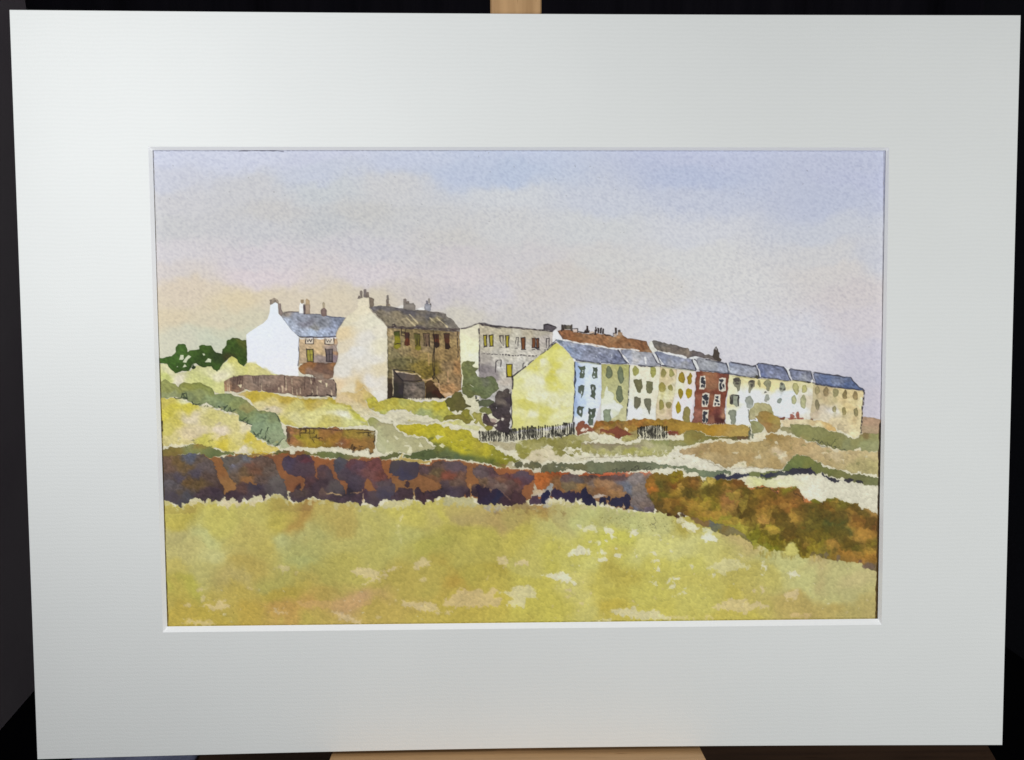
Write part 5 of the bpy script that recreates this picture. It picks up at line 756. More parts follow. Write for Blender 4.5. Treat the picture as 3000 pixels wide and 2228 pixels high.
S('C', [(500,225),(560,222),(640,248),(830,268)], 2.4, (50,44,48), .7); S('C', [(620,262),(760,288)], 2, (50,44,48), .6); S('C', [(476,300),(486,450),(476,600),(480,700),(470,860)], 2.8, (48,42,46), .75, dry=.6)
P('C', [(1348,300),(1350,240),(1400,232),(1512,262),(1515,285),(1465,320)], [(1380,260,(84,76,82)),(1450,280,(96,88,92))], wob=.8, rim=.3); S('C', [(1350,300),(1348,245),(1400,232),(1510,268)], 2.6, (32,26,32), .9)
for x,y,w_,h_,cc in ((540,375,38,155,(172,156,40)),(614,378,48,150,(176,160,36)),(834,382,42,155,(172,156,40)),(1046,412,46,155,(122,72,40)),(1186,415,46,130,(122,72,42)),(1246,422,36,135,(120,72,44)),(846,768,72,172,(174,158,24))):
    P('C', [(x,y),(x+w_,y),(x+w_,y+h_),(x+4,y+h_)], cc, wob=.7, rim=.2, mott=.1)
    S('C', [(x-2,y+6),(x+w_+2,y-2),(x+w_-2,y+h_)], 2, INK, .85); S('C', [(x-2,y),(x+4,y+h_)], 2, INK, .8)
    S('C', [(x,y+h_+4),(x+w_+(8 if w_>44 else 0),y+h_+2)], 2, INK, .8)
for pts in ([(755,390),(760,455),(778,490)],[(752,384),(798,384),(796,515)],[(975,415),(972,490)],[(975,410),(1008,408),(1002,525)],[(1380,430),(1378,545)],[(1378,425),(1415,420),(1412,540)],[(695,880),(700,740),(730,715),(772,712),(766,800)],[(1065,810),(1070,770),(1082,755)],[(750,542),(775,540)],[(960,560),(990,556)],[(540,540),(565,520)],[(1190,575),(1225,572)],[(1262,578),(1290,578)],[(1355,575),(1370,572)]):
    S('C', pts, 1.9, INK, .85)
x = 510
while x < 1250:
    l = random.choice([8,22,40,12]); S('C', [(x,632+(x-510)*.04+random.uniform(-4,4)),(x+l,632+(x-510)*.04+random.uniform(-5,5))], 2, INK, .8); x += l+random.uniform(14,34)
P('C', [(1465,470),(1465,335),(1500,305),(1530,330),(1560,390),(1612,438),(1560,448),(1510,445),(1480,480)], (230,228,226), wob=.6, rim=.03)

# ---- trees between
P('H', [(1240,640),(1500,590),(1700,640),(1900,690),(1930,560),(1830,420),(1780,330),(1640,330)], (206,200,166), wob=2, rim=0, alpha=.0)
P('C', [(240,1170),(290,1200),(420,1195),(480,1280),(470,1400),(520,1440),(500,1600),(380,1480),(300,1400),(240,1300)], (208,202,170), wob=2.4, rim=.03)
P('C', [(240,780),(260,745),(300,722),(350,730),(422,732),(410,765),(390,800),(420,818),(462,822),(455,850),(425,870),(440,930),(480,950),(560,950),(600,930),(680,945),(700,1000),(738,1050),(740,1090),(712,1135),(660,1160),(620,1215),(560,1235),(520,1228),(480,1200),(410,1185),(370,1220),(320,1215),(262,1175),(235,1100),(258,1040),(250,900)],
  [(300,770,(124,126,74)),(320,900,(108,112,64)),(380,850,(112,116,72)),(420,1000,(108,114,74)),(560,1020,(104,106,84)),(650,1020,(102,110,72)),(600,1150,(106,114,76)),(320,1100,(100,104,58)),(420,1130,(96,106,66)),(350,1190,(102,104,60)),(680,1090,(100,106,70))], wob=1.8, rim=.2, mott=.09, gran=.1, sig=24)
P('C', [(430,880),(450,870),(455,930)], (226,224,212), wob=.5, rim=0); S('C', [(355,1050),(400,1075)], 2, (210,206,180), .8); S('C', [(240,1070),(270,1066)], 2, (210,206,180), .7)
P('C', [(470,1290),(480,1260),(530,1240),(600,1245),(660,1265),(690,1290),(640,1330),(560,1345),(480,1335)], (88,92,66), wob=1.8, rim=.2, mott=.15); P('C', [(440,1250),(470,1240),(480,1262),(450,1270),(430,1262)], (62,66,46), wob=1); S('C', [(430,1200),(436,1230)], 2.6, (40,40,34), .8)
P('C', [(475,1400),(500,1360),(560,1340),(640,1370),(640,1430),(600,1450),(560,1420),(500,1425)], (116,118,64), wob=1.8, rim=.2)
P('C', [(690,1210),(715,1150),(740,1132),(800,1125),(820,1100),(850,1096),(880,1120),(880,1150),(915,1175),(920,1300),(900,1400),(905,1500),(880,1560),(900,1660),(850,1740),(800,1700),(720,1680),(680,1620),(640,1610),(580,1590),(530,1560),(520,1480),(530,1440),(580,1430),(620,1500),(650,1540),(700,1560),(760,1500),(700,1480),(650,1460),(630,1400),(600,1340),(640,1310),(690,1290)],
  [(800,1200,(82,72,66)),(760,1300,(112,100,90)),(850,1250,(68,58,62)),(680,1360,(62,54,54)),(820,1400,(70,60,62)),(700,1440,(66,56,58)),(570,1500,(76,60,62)),(600,1560,(86,68,64)),(760,1600,(66,54,58)),(850,1550,(72,60,60)),(850,1700,(58,50,52))], wob=2, rim=.2, mott=.12, gran=.12, sig=22)
B('C', 710, 1355, 12, 16, (150,142,146), rim=0); P('C', [(615,1490),(680,1492),(720,1520),(690,1560),(650,1545)], (172,150,136), wob=1.6); P('C', [(780,1490),(810,1510),(800,1535),(770,1520)], (206,196,180), wob=1); P('C', [(670,1590),(720,1575),(715,1600),(680,1605)], (216,206,186), wob=1)
P('C', [(25,1262),(60,1235),(98,1225),(110,1170),(150,1150),(180,1135),(240,1150),(262,1190),(250,1215),(290,1260),(300,1295),(365,1330),(355,1350),(300,1358),(262,1395),(215,1395),(180,1418),(160,1385),(115,1405),(88,1400),(90,1350),(40,1335)],
  [(150,1200,(96,90,44)),(100,1280,(88,84,38)),(220,1280,(96,88,46)),(200,1370,(100,94,42)),(330,1335,(84,78,44))], wob=1.8, rim=.22, mott=.12)
P('C', [(225,1440),(250,1390),(300,1375),(345,1390),(345,1440),(320,1480),(270,1490)], (136,128,44), wob=1.6, rim=.2); P('C', [(-20,1500),(40,1480),(120,1460),(180,1440),(250,1480),(330,1510),(390,1500),(350,1560),(300,1570),(240,1520),(100,1500),(0,1530)], (132,122,48), wob=1.8, rim=.2)
P('C', [(370,1440),(420,1420),(520,1430),(500,1480),(530,1560),(560,1620),(500,1590),(480,1540),(450,1580),(420,1560),(440,1500),(400,1490)], (158,150,70), wob=1.8, rim=.18); P('C', [(560,1610),(600,1590),(650,1610),(640,1650),(590,1655)], (138,130,50), wob=1.6)

# ---- second terrace roofs behind
P('D', [(150,325),(205,315),(215,300),(260,305),(350,310),(360,325),(430,345),(520,355),(600,365),(650,355),(780,362),(860,390),(905,400),(930,392),(965,365),(1030,385),(1070,400),(1100,425),(1180,430),(1240,440),(1290,458),(1345,470),(1365,520),(1400,580),(1425,615),(1350,605),(1250,600),(1100,575),(900,552),(700,525),(500,500),(350,470),(235,440),(190,380)],
  [(250,350,(140,92,60)),(400,420,(140,92,56)),(500,400,(148,106,72)),(650,440,(152,106,70)),(800,470,(142,98,64)),(950,450,(160,118,80)),(1000,520,(144,98,62)),(1150,480,(136,92,58)),(1300,540,(134,90,58)),(1100,560,(150,108,74)),(1380,600,(160,122,90)),(300,430,(136,90,58))], wob=1.6, rim=.15, gran=.12, mott=.08, sig=24)
S('D', [(160,322),(230,440)], 1.6, (70,56,56), .7); S('D', [(1100,425),(1180,428),(1290,455),(1345,468),(1370,530),(1425,612)], 1.6, (90,62,46), .6)
for x0,y0,x1,y1,cc in ((205,235,232,320,(70,60,52)),(235,245,290,300,(98,92,76)),(285,240,330,300,(104,96,84)),(325,238,352,325,(82,72,62)),(362,300,424,340,(222,200,186)),(512,315,545,352,(58,44,42)),(540,250,566,350,(56,42,40)),(565,320,582,350,(62,48,44)),(582,325,645,360,(214,190,170)),(655,300,675,378,(58,44,40)),(665,262,684,330,(52,38,38)),(698,278,718,350,(56,46,44)),(726,278,748,352,(52,42,42)),(756,288,778,358,(58,48,46)),(925,275,955,350,(60,48,46)),(915,345,950,395,(196,172,150)),(968,310,1000,350,(96,82,70)),(965,340,1025,390,(186,150,116))):
    P('D', [(x0,y1),(x0,y0+6),((x0+x1)/2,y0),(x1,y0+6),(x1,y1)], cc, wob=1, rim=.2, mott=.2)
for pts in ([(205,320),(212,240)],[(232,300),(240,245),(262,250),(262,290)],[(350,240),(352,320)],[(355,290),(425,290),(424,345)],[(510,345),(530,312),(545,300)],[(545,350),(575,320)],[(650,375),(658,310)],[(698,350),(700,285)],[(740,300),(738,350)],[(902,390),(905,352),(945,350)],[(430,330),(512,350)],[(590,365),(640,350)],[(780,365),(800,380),(860,382),(900,400)]):
    S('D', pts, 2, (38,30,30), .85)
P('D', [(1372,510),(1385,480),(1420,455),(1440,490),(1480,540),(1515,590),(1480,600),(1430,620),(1395,570)], (222,220,208), wob=.8, rim=.06)
P('D', [(1422,462),(1450,445),(1500,458),(1600,485),(1650,498),(1700,505),(1740,505),(1800,530),(1850,545),(1900,555),(1935,590),(1980,580),(2040,600),(2090,608),(2130,640),(2203,640),(2245,655),(2320,690),(2348,720),(2335,745),(2203,705),(2060,680),(2000,660),(1900,685),(1780,665),(1650,630),(1510,595),(1460,540)],
  [(1480,500,(110,106,100)),(1600,560,(124,112,98)),(1700,560,(98,88,84)),(1800,600,(126,112,96)),(1900,620,(104,94,92)),(2000,630,(110,100,100)),(2150,670,(108,98,92)),(2300,710,(92,82,82)),(1600,500,(104,98,92))], wob=1.6, rim=.18, gran=.12, mott=.10)
P('E', [(590,395),(598,350),(610,310),(620,270),(640,262),(660,295),(668,330),(682,345),(684,400),(710,420),(700,455),(640,440),(600,420)], (72,62,54), wob=1.4, rim=.2, mott=.3); B('E', 632, 292, 7, 12, (206,204,206), rim=0)
S('E', [(500,425),(560,435),(640,450),(660,462)], 2, (196,180,160), .7)

# ---- front terrace: walls first
P('E', [(800,640),(900,645),(1240,690),(1640,715),(1930,735),(2203,780),(2203,1290),(2000,1260),(1800,1220),(1600,1210),(1400,1180),(1300,1300),(1075,1315),(900,1300),(770,1300),(760,1200),(790,900)],
  [(830,680,(222,214,170)),(850,850,(224,216,182)),(800,1000,(216,206,158)),(790,1180,(220,216,190)),(1000,700,(218,206,150)),(1000,950,(224,230,234)),(950,1200,(222,228,236)),(1150,700,(222,206,150)),(1240,750,(220,202,140)),(1250,870,(218,214,196)),(1400,740,(222,208,152)),(1200,900,(224,230,236)),(1450,900,(218,224,230)),(1600,900,(216,222,228)),(1600,760,(218,206,156)),(1700,760,(216,206,150)),(1550,1100,(216,224,230)),(1750,1120,(216,218,216)),(1850,900,(214,208,190)),(1870,800,(210,200,156)),(1900,1000,(208,196,170)),(1800,1200,(212,206,190))], wob=1, rim=.03, gran=.03, mott=.02, sig=28)
P('F', [(835,585),(1000,600),(1160,628),(1500,670),(1525,690),(1512,800),(1500,1000),(1490,1245),(1395,1315),(1300,1260),(1160,1180),(1060,1110),(900,1060),(800,1050),(790,1000),(830,800)],
  [(870,640,(184,168,124)),(1000,640,(186,164,120)),(860,760,(196,182,142)),(1000,720,(184,164,124)),(1060,800,(196,180,136)),(950,950,(198,184,160)),(880,980,(196,178,150)),(860,900,(186,170,134)),(1200,650,(214,194,140)),(1250,800,(208,186,136)),(1100,700,(216,200,150)),(1350,700,(212,190,138)),(1450,800,(222,206,158)),(1200,950,(212,196,146)),(1330,900,(210,188,134)),(1100,980,(206,200,190)),(1400,1100,(208,188,140)),(1250,1150,(206,188,146)),(1480,1100,(216,200,152)),(1390,1280,(216,204,160)),(1100,1150,(208,190,150)),(1000,1050,(208,196,170))], wob=1.2, rim=.05, gran=.05, mott=.04, sig=22)
P('D', [(385,740),(410,735),(745,762),(740,900),(745,1050),(732,1300),(700,1400),(655,1540),(560,1590),(385,1570),(370,1400),(378,1000)],
  [(410,800,(150,170,206)),(400,900,(160,182,214)),(500,780,(206,214,228)),(550,900,(202,214,230)),(400,1050,(176,196,224)),(390,1250,(150,170,206)),(480,1250,(186,204,228)),(600,1050,(204,214,230)),(600,1280,(206,214,232)),(700,850,(212,218,226)),(700,1200,(208,214,232)),(400,1400,(172,194,226)),(500,1500,(206,214,230)),(650,1450,(216,218,228)),(430,1540,(210,216,228))], wob=.8, rim=.05, gran=.03, mott=.03, sig=24)
P('D', [(742,768),(900,770),(1122,778),(1112,1000),(1102,1300),(1082,1535),(900,1535),(735,1535),(735,1300),(750,1000)],
  [(780,820,(170,164,96)),(900,800,(180,176,112)),(800,1000,(178,176,118)),(920,900,(186,180,120)),(1060,800,(172,170,104)),(1090,1000,(178,176,124)),(870,1100,(182,180,126)),(1060,1250,(186,182,132)),(1050,1450,(186,182,136)),(760,1150,(182,180,130)),(930,1230,(186,184,128))], wob=.8, rim=.12, gran=.05, mott=.05, sig=22)
P('D', [(738,1300),(735,1225),(770,1222),(785,1180),(790,1110),(812,1060),(828,1080),(835,1125),(890,1150),(915,1200),(905,1240),(955,1295),(1020,1310),(1038,1350),(1000,1380),(980,1440),(930,1480),(870,1500),(870,1545),(735,1545)], [(800,1200,(214,216,192)),(850,1350,(216,218,210)),(800,1480,(214,216,214)),(960,1340,(216,218,208)),(920,1450,(206,208,180))], wob=1, rim=.05, gran=.02, mott=.02)
P('D', [(1125,785),(1300,790),(1530,800),(1528,1000),(1500,1200),(1478,1350),(1475,1520),(1300,1540),(1088,1535),(1105,1200),(1118,1000)],
  [(1180,850,(220,214,190)),(1300,850,(222,214,188)),(1500,900,(218,212,184)),(1150,1000,(220,216,196)),(1300,1050,(222,216,192)),(1300,1300,(216,212,190)),(1150,1400,(222,226,224)),(1400,1450,(216,216,206)),(1200,1500,(222,222,214)),(1450,1200,(220,214,188))], wob=.8, rim=.04, gran=.03, mott=.02, sig=24)
P('D', [(1532,800),(1650,815),(1762,832),(1755,1000),(1735,1150),(1700,1300),(1692,1520),(1475,1510),(1475,1350),(1500,1200),(1525,1000)],
  [(1560,850,(212,194,150)),(1700,860,(206,184,146)),(1640,960,(206,190,154)),(1550,1000,(206,188,146)),(1600,1180,(212,206,164)),(1700,1100,(206,196,160)),(1500,1350,(208,190,152)),(1640,1400,(206,182,152)),(1550,1480,(202,184,150)),(1680,1480,(206,180,152))], wob=.8, rim=.1, gran=.05, mott=.04, sig=24)
P('D', [(1764,832),(1900,850),(2012,862),(2005,1050),(1992,1250),(1960,1450),(1940,1555),(1690,1525),(1705,1300),(1740,1100)],
  [(1800,860,(224,208,182)),(1900,850,(226,214,200)),(1980,1000,(224,210,206)),(1870,1000,(226,212,206)),(1750,1150,(218,214,182)),(1850,1250,(224,212,214)),(1960,1200,(222,208,210)),(1750,1450,(226,218,222)),(1920,1450,(224,208,214)),(1730,1050,(220,214,190))], wob=.8, rim=.06, gran=.03, mott=.02, sig=22)
P('E', [(362,592),(400,600),(430,582),(500,600),(620,608),(760,612),(805,632),(800,740),(785,860),(770,960),(758,1060),(745,1160),(755,1240),(765,1305),(600,1300),(450,1300),(290,1285),(325,1230),(330,1150),(350,1050),(345,920),(362,800)],
  [(400,650,(125,67,48)),(560,680,(146,98,69)),(620,640,(152,100,67)),(740,620,(118,64,51)),(780,760,(123,66,49)),(600,780,(148,102,73)),(450,880,(119,61,45)),(400,950,(145,87,68)),(700,880,(121,63,47)),(560,1100,(127,67,48)),(380,1050,(125,68,50)),(580,950,(143,90,64)),(740,1000,(121,64,47)),(380,1180,(147,92,75)),(450,1250,(142,88,71)),(620,1150,(110,58,50)),(640,1250,(91,46,43)),(700,1250,(76,38,34)),(560,1250,(144,94,72)),(735,1180,(162,114,86)),(330,1260,(140,86,71))], wob=1.4, rim=.25, gran=.08, mott=.10, sig=18)
P('E', [(610,1210),(640,1130),(670,1180),(700,1200),(720,1290),(670,1290),(620,1250)], (79,40,38), wob=2, soft=3, alpha=.6)
# red house windows
for pts in ([(418,655),(488,648),(492,740),(495,800),(475,838),(408,832),(412,760)],[(680,682),(722,670),(765,678),(762,850),(720,862),(675,852),(668,760)],[(455,890),(495,878),(545,885),(535,980),(522,1066),(438,1064),(445,980)],[(622,900),(698,905),(695,1000),(680,1068),(592,1060),(600,980)],[(452,1108),(538,1102),(528,1180),(518,1285),(452,1285),(455,1200)]):
    P('E', pts, (214,206,188), wob=1, rim=.03, gran=.02)
for x,y,rx,ry in ((455,685,26,22),(455,735,26,20),(468,745,18,24),(440,790,14,22),(468,790,16,26),(710,712,30,24),(700,780,14,50),(735,790,12,32),(700,820,16,22),(480,930,26,26),(510,960,22,22),(490,960,30,24),(468,1010,16,26),(506,1012,14,26),(655,938,26,18),(640,980,24,20),(660,990,20,16),(626,1030,14,18),(664,1036,14,16),(490,1150,28,30),(480,1200,20,40),(505,1250,14,34),(470,1260,16,26),(450,700,20,30),(500,920,18,24)):
    B('E', x, y, rx, ry, (54,54,62), rim=.1, wob=1.4, soft=.9, lump=.18)
# window touches
GG = (96,108,84); G2 = (80,88,72)
for pts in ([(430,795),(530,798),(540,830),(515,850),(520,900),(515,940),(490,968),(450,955),(440,900),(455,850)],[(620,815),(690,808),(700,860),(690,960),(640,970),(615,920),(625,870)],[(430,1060),(470,1045),(515,1055),(505,1130),(500,1180),(480,1225),(470,1160),(430,1150)],[(595,1050),(625,1040),(665,1070),(670,1160),(655,1250),(620,1220),(595,1190),(600,1120)],[(415,1360),(450,1325),(510,1345),(495,1420),(480,1490),(440,1460),(408,1430)],[(565,1355),(662,1370),(655,1450),(630,1590),(575,1590),(578,1450)]):
    P('D', pts, [(pts[0][0]+20,pts[0][1]+30,(72,78,68)),(pts[2][0]-10,pts[3][1],(88,98,82)),(pts[-1][0]+20,pts[-1][1]+20,(80,90,72))], wob=1.6, rim=.2, mott=.2)
for x,y,rx,ry in ((485,885,9,12),(655,880,9,14),(650,940,12,10),(630,1100,7,26),(460,1410,12,22),(606,1430,7,18),(620,1500,5,8),(490,860,8,7),(478,1150,5,20)): B('D', x, y, rx, ry, (206,214,220), rim=0, wob=.8)
wins = [('D',845,885,46,90,(112,120,90),0,.3),('D',1004,915,42,115,(108,118,90),-3,.3),('D',992,1175,48,122,(104,112,84),-3,.3),
 ('D',1206,862,42,66,(146,144,74),0,.12),('D',1440,868,42,76,(152,150,74),0,.12),
 ('D',1572,892,36,66,(144,134,72),0,.15),('D',1686,890,36,54,(152,146,80),0,.25),('D',1560,1076,48,60,(146,134,62),0,.15),('D',1670,1086,36,48,(142,134,70),0,.2),('D',1552,1316,38,70,(150,140,70),0,.2),('D',1650,1320,40,46,(148,136,84),0,.15),
 ('D',1822,950,40,76,(150,124,30),-6,.25),('D',1930,965,38,80,(158,130,22),2,.25),('D',1806,1160,34,70,(146,124,30),0,.2),('D',1920,1165,44,72,(164,138,16),4,.2),('D',1782,1352,34,82,(168,144,20),4,.2),
 ('E',1220,750,20,52,(150,144,96),0,.3),('E',1325,752,50,58,(132,130,100),0,.2),('E',1326,800,26,60,(138,134,104),0,.2),('E',1520,800,38,70,(142,146,128),0,.2),('E',1490,985,36,36,(136,144,132),0,.2),('E',1320,946,36,36,(150,152,138),0,.15),('E',1300,975,22,26,(160,160,146),0,.1),
 ('E',1710,822,42,82,(178,172,112),-14,.3),('E',1820,826,34,60,(180,174,108),-4,.3),('E',1680,978,34,62,(176,176,128),0,.3),('E',1806,1002,36,90,(172,170,124),0,.3),
 ('F',895,665,36,56,(158,144,100),0,.25),('F',1008,680,34,66,(142,122,84),0,.25),('F',892,862,32,78,(136,126,92),0,.25),('F',1140,695,40,62,(146,138,94),0,.2),('F',1266,715,34,66,(136,118,74),0,.25),('F',1402,735,36,58,(150,128,84),0,.25),('F',1116,915,28,46,(150,140,98),-10,.25),('F',1254,940,32,54,(148,134,84),0,.25),('F',1410,952,32,58,(146,134,90),0,.3)]
for r,x,y,rx,ry,cc,an,ri in wins: B(r, x, y, rx, ry, cc, an, 1.4, .9, ri, .06, .10, .96, .07)
for r,x,y,rx,ry,cc in (('D',1570,1160,30,70,(184,174,106)),('D',1572,960,26,30,(178,162,110)),('D',1690,970,24,26,(186,168,120)),('D',1670,1160,24,40,(196,184,126)),('D',1560,1400,26,26,(176,160,110)),('D',1655,1400,26,40,(180,160,118)),('E',1515,880,22,36,(170,170,160)),('F',900,740,30,40,(170,152,110)),('F',1140,790,36,50,(172,160,112)),('F',1262,810,26,60,(176,156,108)),('F',1390,820,36,46,(182,164,112)),('F',1250,1000,24,40,(176,158,110)),('F',1400,1060,30,60,(180,154,108)),('F',890,950,30,34,(178,158,130)),('F',1120,970,20,40,(182,176,130)),('F',1010,780,36,60,(176,154,116))):
    B(r, x, y, rx, ry, cc, 0, 2, 4, 0, alpha=.55)
P('D', [(765,1395),(800,1380),(870,1382),(862,1440),(875,1500),(862,1560),(765,1560),(772,1480)], (134,144,116), wob=1.2, rim=.25)
P('D', [(1178,980),(1210,975),(1240,985),(1280,965),(1292,1000),(1285,1100),(1275,1150),(1250,1160),(1225,1140),(1210,1090),(1185,1040)], (108,104,70), wob=1.4, rim=.2, mott=.1)
P('D', [(1345,1000),(1380,990),(1440,1010),(1432,1100),(1420,1155),(1390,1168),(1350,1145),(1330,1110),(1345,1060)], (112,110,76), wob=1.4, rim=.2, mott=.1)
P('D', [(1180,1210),(1210,1200),(1270,1215),(1278,1280),(1255,1340),(1220,1385),(1190,1360),(1188,1290)], (106,102,80), wob=1.4, rim=.2, mott=.12); B('D', 1215, 1372, 9, 12, (216,214,206), rim=0)
P('D', [(1312,1240),(1350,1225),(1410,1235),(1415,1310),(1408,1390),(1390,1445),(1372,1410),(1365,1360),(1330,1330),(1310,1290)], (110,108,86), wob=1.6, rim=.2, mott=.12)
P('D', [(1855,1360),(1880,1330),(1910,1335),(1942,1370),(1935,1450),(1932,1560),(1845,1555),(1845,1450)], (138,126,70), wob=1.4, rim=.2)
P('E', [(858,690),(890,672),(950,678),(972,710),(968,800),(955,850),(930,868),(915,820),(880,790),(862,740)], [(900,720,(96,90,76)),(930,800,(136,134,110))], wob=1.4, rim=.25); P('E', [(1060,730),(1100,705),(1160,715),(1155,790),(1110,830),(1095,890),(1070,870),(1070,800)], [(1100,740,(98,92,78)),(1090,840,(156,152,124))], wob=1.6, rim=.15)
for r,x,y,rx,ry in (('E',900,715,26,22),('E',920,760,28,18),('E',935,710,12,20),('E',1105,730,34,16),('E',1105,785,20,18),('E',1515,760,16,18),('E',1505,825,14,16),('E',1545,830,14,20),('E',1058,988,14,14),('E',1290,880,18,16)): B(r, x, y, rx, ry, (70,64,60), 0, 1.6, 1.2, .1, alpha=.8)
P('E', [(835,905),(940,912),(950,970),(938,1060),(910,1070),(870,1040),(840,1030)], (146,150,132), wob=1, rim=.1)
for pts in ([(845,915),(865,905),(850,1030),(835,1030),(842,920)],[(862,906),(940,915),(945,940)],[(942,915),(930,980),(940,1060)],[(830,920),(826,1020)]): S('E', pts, 2.6, (42,36,38), .9)
P('E', [(1040,930),(1100,928),(1130,960),(1142,1000),(1120,1060),(1090,1085),(1050,1070),(1032,1020)], [(1080,970,(146,150,136)),(1060,1040,(172,176,168))], wob=1.6, rim=.2)
P('E', [(808,1112),(850,1105),(905,1118),(920,1150),(900,1200),(895,1300),(860,1308),(830,1290),(815,1210),(798,1170)], (138,142,122), wob=1.6, rim=.3)

# drainpipe and corner lines
for pts,w_ in (([(385,740),(382,850),(395,980),(375,1050),(380,1200),(360,1300),(372,1400),(355,1550)],4.4),):
    S('D', pts, w_, (32,34,44), .85, dry=.4)
S('D', [(1120,790),(1118,960),(1112,1080)], 2, (40,40,36), .75); S('D', [(1108,1120),(1104,1240),(1088,1380),(1092,1500)], 2.6, (44,46,44), .8, dry=.8)
S('F', [(1510,670),(1528,700),(1515,800),(1505,900),(1495,1000),(1485,1150),(1480,1240)], 3.4, (44,36,38), .85, dry=.5); B('F', 1502, 770, 8, 20, (228,222,206), rim=0)
S('E', [(1065,1100),(1078,1170),(1068,1200),(1090,1250)], 2.4, (60,54,36), .75); B('E', 1160, 1240, 8, 8, (80,40,30))

# yellow gable end
P('C', [(1508,482),(1540,495),(1600,540),(1650,590),(1700,650),(1752,700),(1758,800),(1745,1000),(1758,1100),(1745,1300),(1732,1550),(1600,1590),(1400,1620),(1200,1640),(1000,1660),(928,1670),(912,1600),(922,1400),(918,1200),(928,1000),(935,935),(1050,850),(1130,790),(1220,712),(1310,632),(1400,572),(1460,520)],
  [(1500,560,(207,200,93)),(1450,640,(213,207,111)),(1560,620,(216,211,127)),(1650,700,(216,211,135)),(1700,800,(216,211,152)),(1350,640,(215,211,119)),(1280,700,(207,200,93)),(1250,780,(209,201,98)),(1350,760,(221,218,182)),(1450,760,(211,205,102)),(1520,800,(208,201,93)),(1500,900,(202,193,79)),(1460,1000,(202,195,86)),(1480,1080,(209,203,110)),(1600,900,(217,213,160)),(1400,880,(216,211,152)),(1100,900,(219,216,168)),(1000,1000,(214,211,143)),(1150,1000,(219,216,176)),(1300,1000,(221,218,185)),(1000,1200,(216,211,135)),(1100,1290,(199,191,92)),(1120,1370,(201,195,100)),(1200,1200,(221,218,177)),(1350,1150,(221,218,185)),(1500,1250,(219,216,176)),(1350,1390,(203,197,104)),(1330,1490,(199,193,100)),(1200,1450,(221,218,182)),(1000,1450,(216,211,143)),(1600,1400,(217,213,160)),(1680,1200,(217,214,168)),(1650,1000,(218,215,152)),(1500,1500,(218,214,160)),(1000,1580,(208,203,118)),(1100,1590,(212,207,135)),(1700,1550,(211,210,159))], wob=.8, rim=.05, gran=.03, mott=.02, sig=22)
for _ in range(90):
    x = random.uniform(960,1720); y = random.uniform(650,1560)
    if y > 900-(x-940)*.72: B('C', x, y, random.uniform(10,44), random.uniform(8,26), random.choice([(199,191,84),(222,220,190),(205,199,104),(222,220,193)]), 30, 4, 4, 0, alpha=.28, lump=.3)
P('C', [(1738,690),(1790,712),(1760,745),(1745,720)], (224,224,220), wob=.5, rim=0)
S('C', [(1396,575),(1430,545),(1470,505),(1510,478)], 3.6, (42,38,44), .9); S('C', [(925,935),(985,890),(1050,840),(1100,800)], 2.8, INK, .85); S('C', [(1140,770),(1170,740),(1205,715)], 2.4, INK, .8); S('C', [(1300,640),(1340,612),(1365,590)], 2, INK, .7)
S('C', [(922,935),(930,1000),(925,1100)], 2.8, INK, .85); S('C', [(908,1150),(902,1280),(920,1400),(908,1480),(922,1560),(912,1620)], 2.4, INK, .85)

# front roofs
P('D', [(128,440),(160,434),(235,450),(350,478),(500,510),(640,528),(780,548),(880,568),(985,588),(1020,640),(1060,710),(1110,740),(1085,762),(1000,768),(900,762),(740,755),(600,745),(410,715),(360,688),(300,610),(250,560),(190,500)],
  [(160,450,(119,130,145)),(260,520,(149,156,175)),(300,560,(133,147,175)),(450,560,(139,146,168)),(550,600,(126,130,148)),(400,650,(144,154,178)),(650,620,(131,134,150)),(800,620,(135,138,154)),(600,700,(136,140,159)),(800,690,(126,130,151)),(900,650,(130,134,152)),(960,620,(120,124,143)),(1000,720,(113,118,143)),(1070,750,(128,134,156)),(350,500,(149,152,164))], wob=1, rim=.16, gran=.14, mott=.10, sig=24)
for x,y in ((680,662),(880,650),(885,678),(650,690),(730,742)): B('D', x, y, 9, 9, (192,196,208), rim=0, wob=1.5, alpha=.8)
P('D', [(1000,578),(1050,562),(1150,575),(1250,600),(1350,605),(1430,625),(1450,680),(1500,760),(1540,790),(1400,795),(1250,785),(1130,770),(1080,710),(1030,640)],
  [(1060,600,(141,144,160)),(1150,640,(152,156,171)),(1250,640,(172,172,175)),(1230,720,(184,180,180)),(1350,660,(160,160,168)),(1420,720,(157,158,168)),(1150,720,(160,164,179)),(1480,770,(153,154,164)),(1320,740,(169,170,177))], wob=1, rim=.16, gran=.10, mott=.08, sig=24)
P('D', [(1462,615),(1500,598),(1560,605),(1700,640),(1850,675),(1930,690),(1975,700),(1990,760),(2050,850),(1950,842),(1800,815),(1620,792),(1560,785),(1510,700)],
  [(1530,640,(126,132,154)),(1620,660,(138,142,161)),(1720,700,(130,134,150)),(1800,720,(143,146,162)),(1650,750,(157,158,168)),(1850,780,(160,160,165)),(1920,740,(140,142,161)),(1980,810,(147,150,165)),(1560,740,(138,144,164))], wob=1, rim=.16, gran=.11, mott=.09, sig=24)
P('E', [(372,440),(395,405),(500,430),(600,450),(700,465),(775,485),(800,530),(812,612),(760,612),(620,598),(500,592),(415,578),(385,510)], [(430,450,(153,154,160)),(560,500,(155,156,160)),(650,540,(151,152,158)),(760,520,(148,152,167)),(480,560,(151,152,158)),(780,590,(158,162,177)),(700,580,(143,144,153))], wob=1, rim=.16, gran=.10, mott=.08)
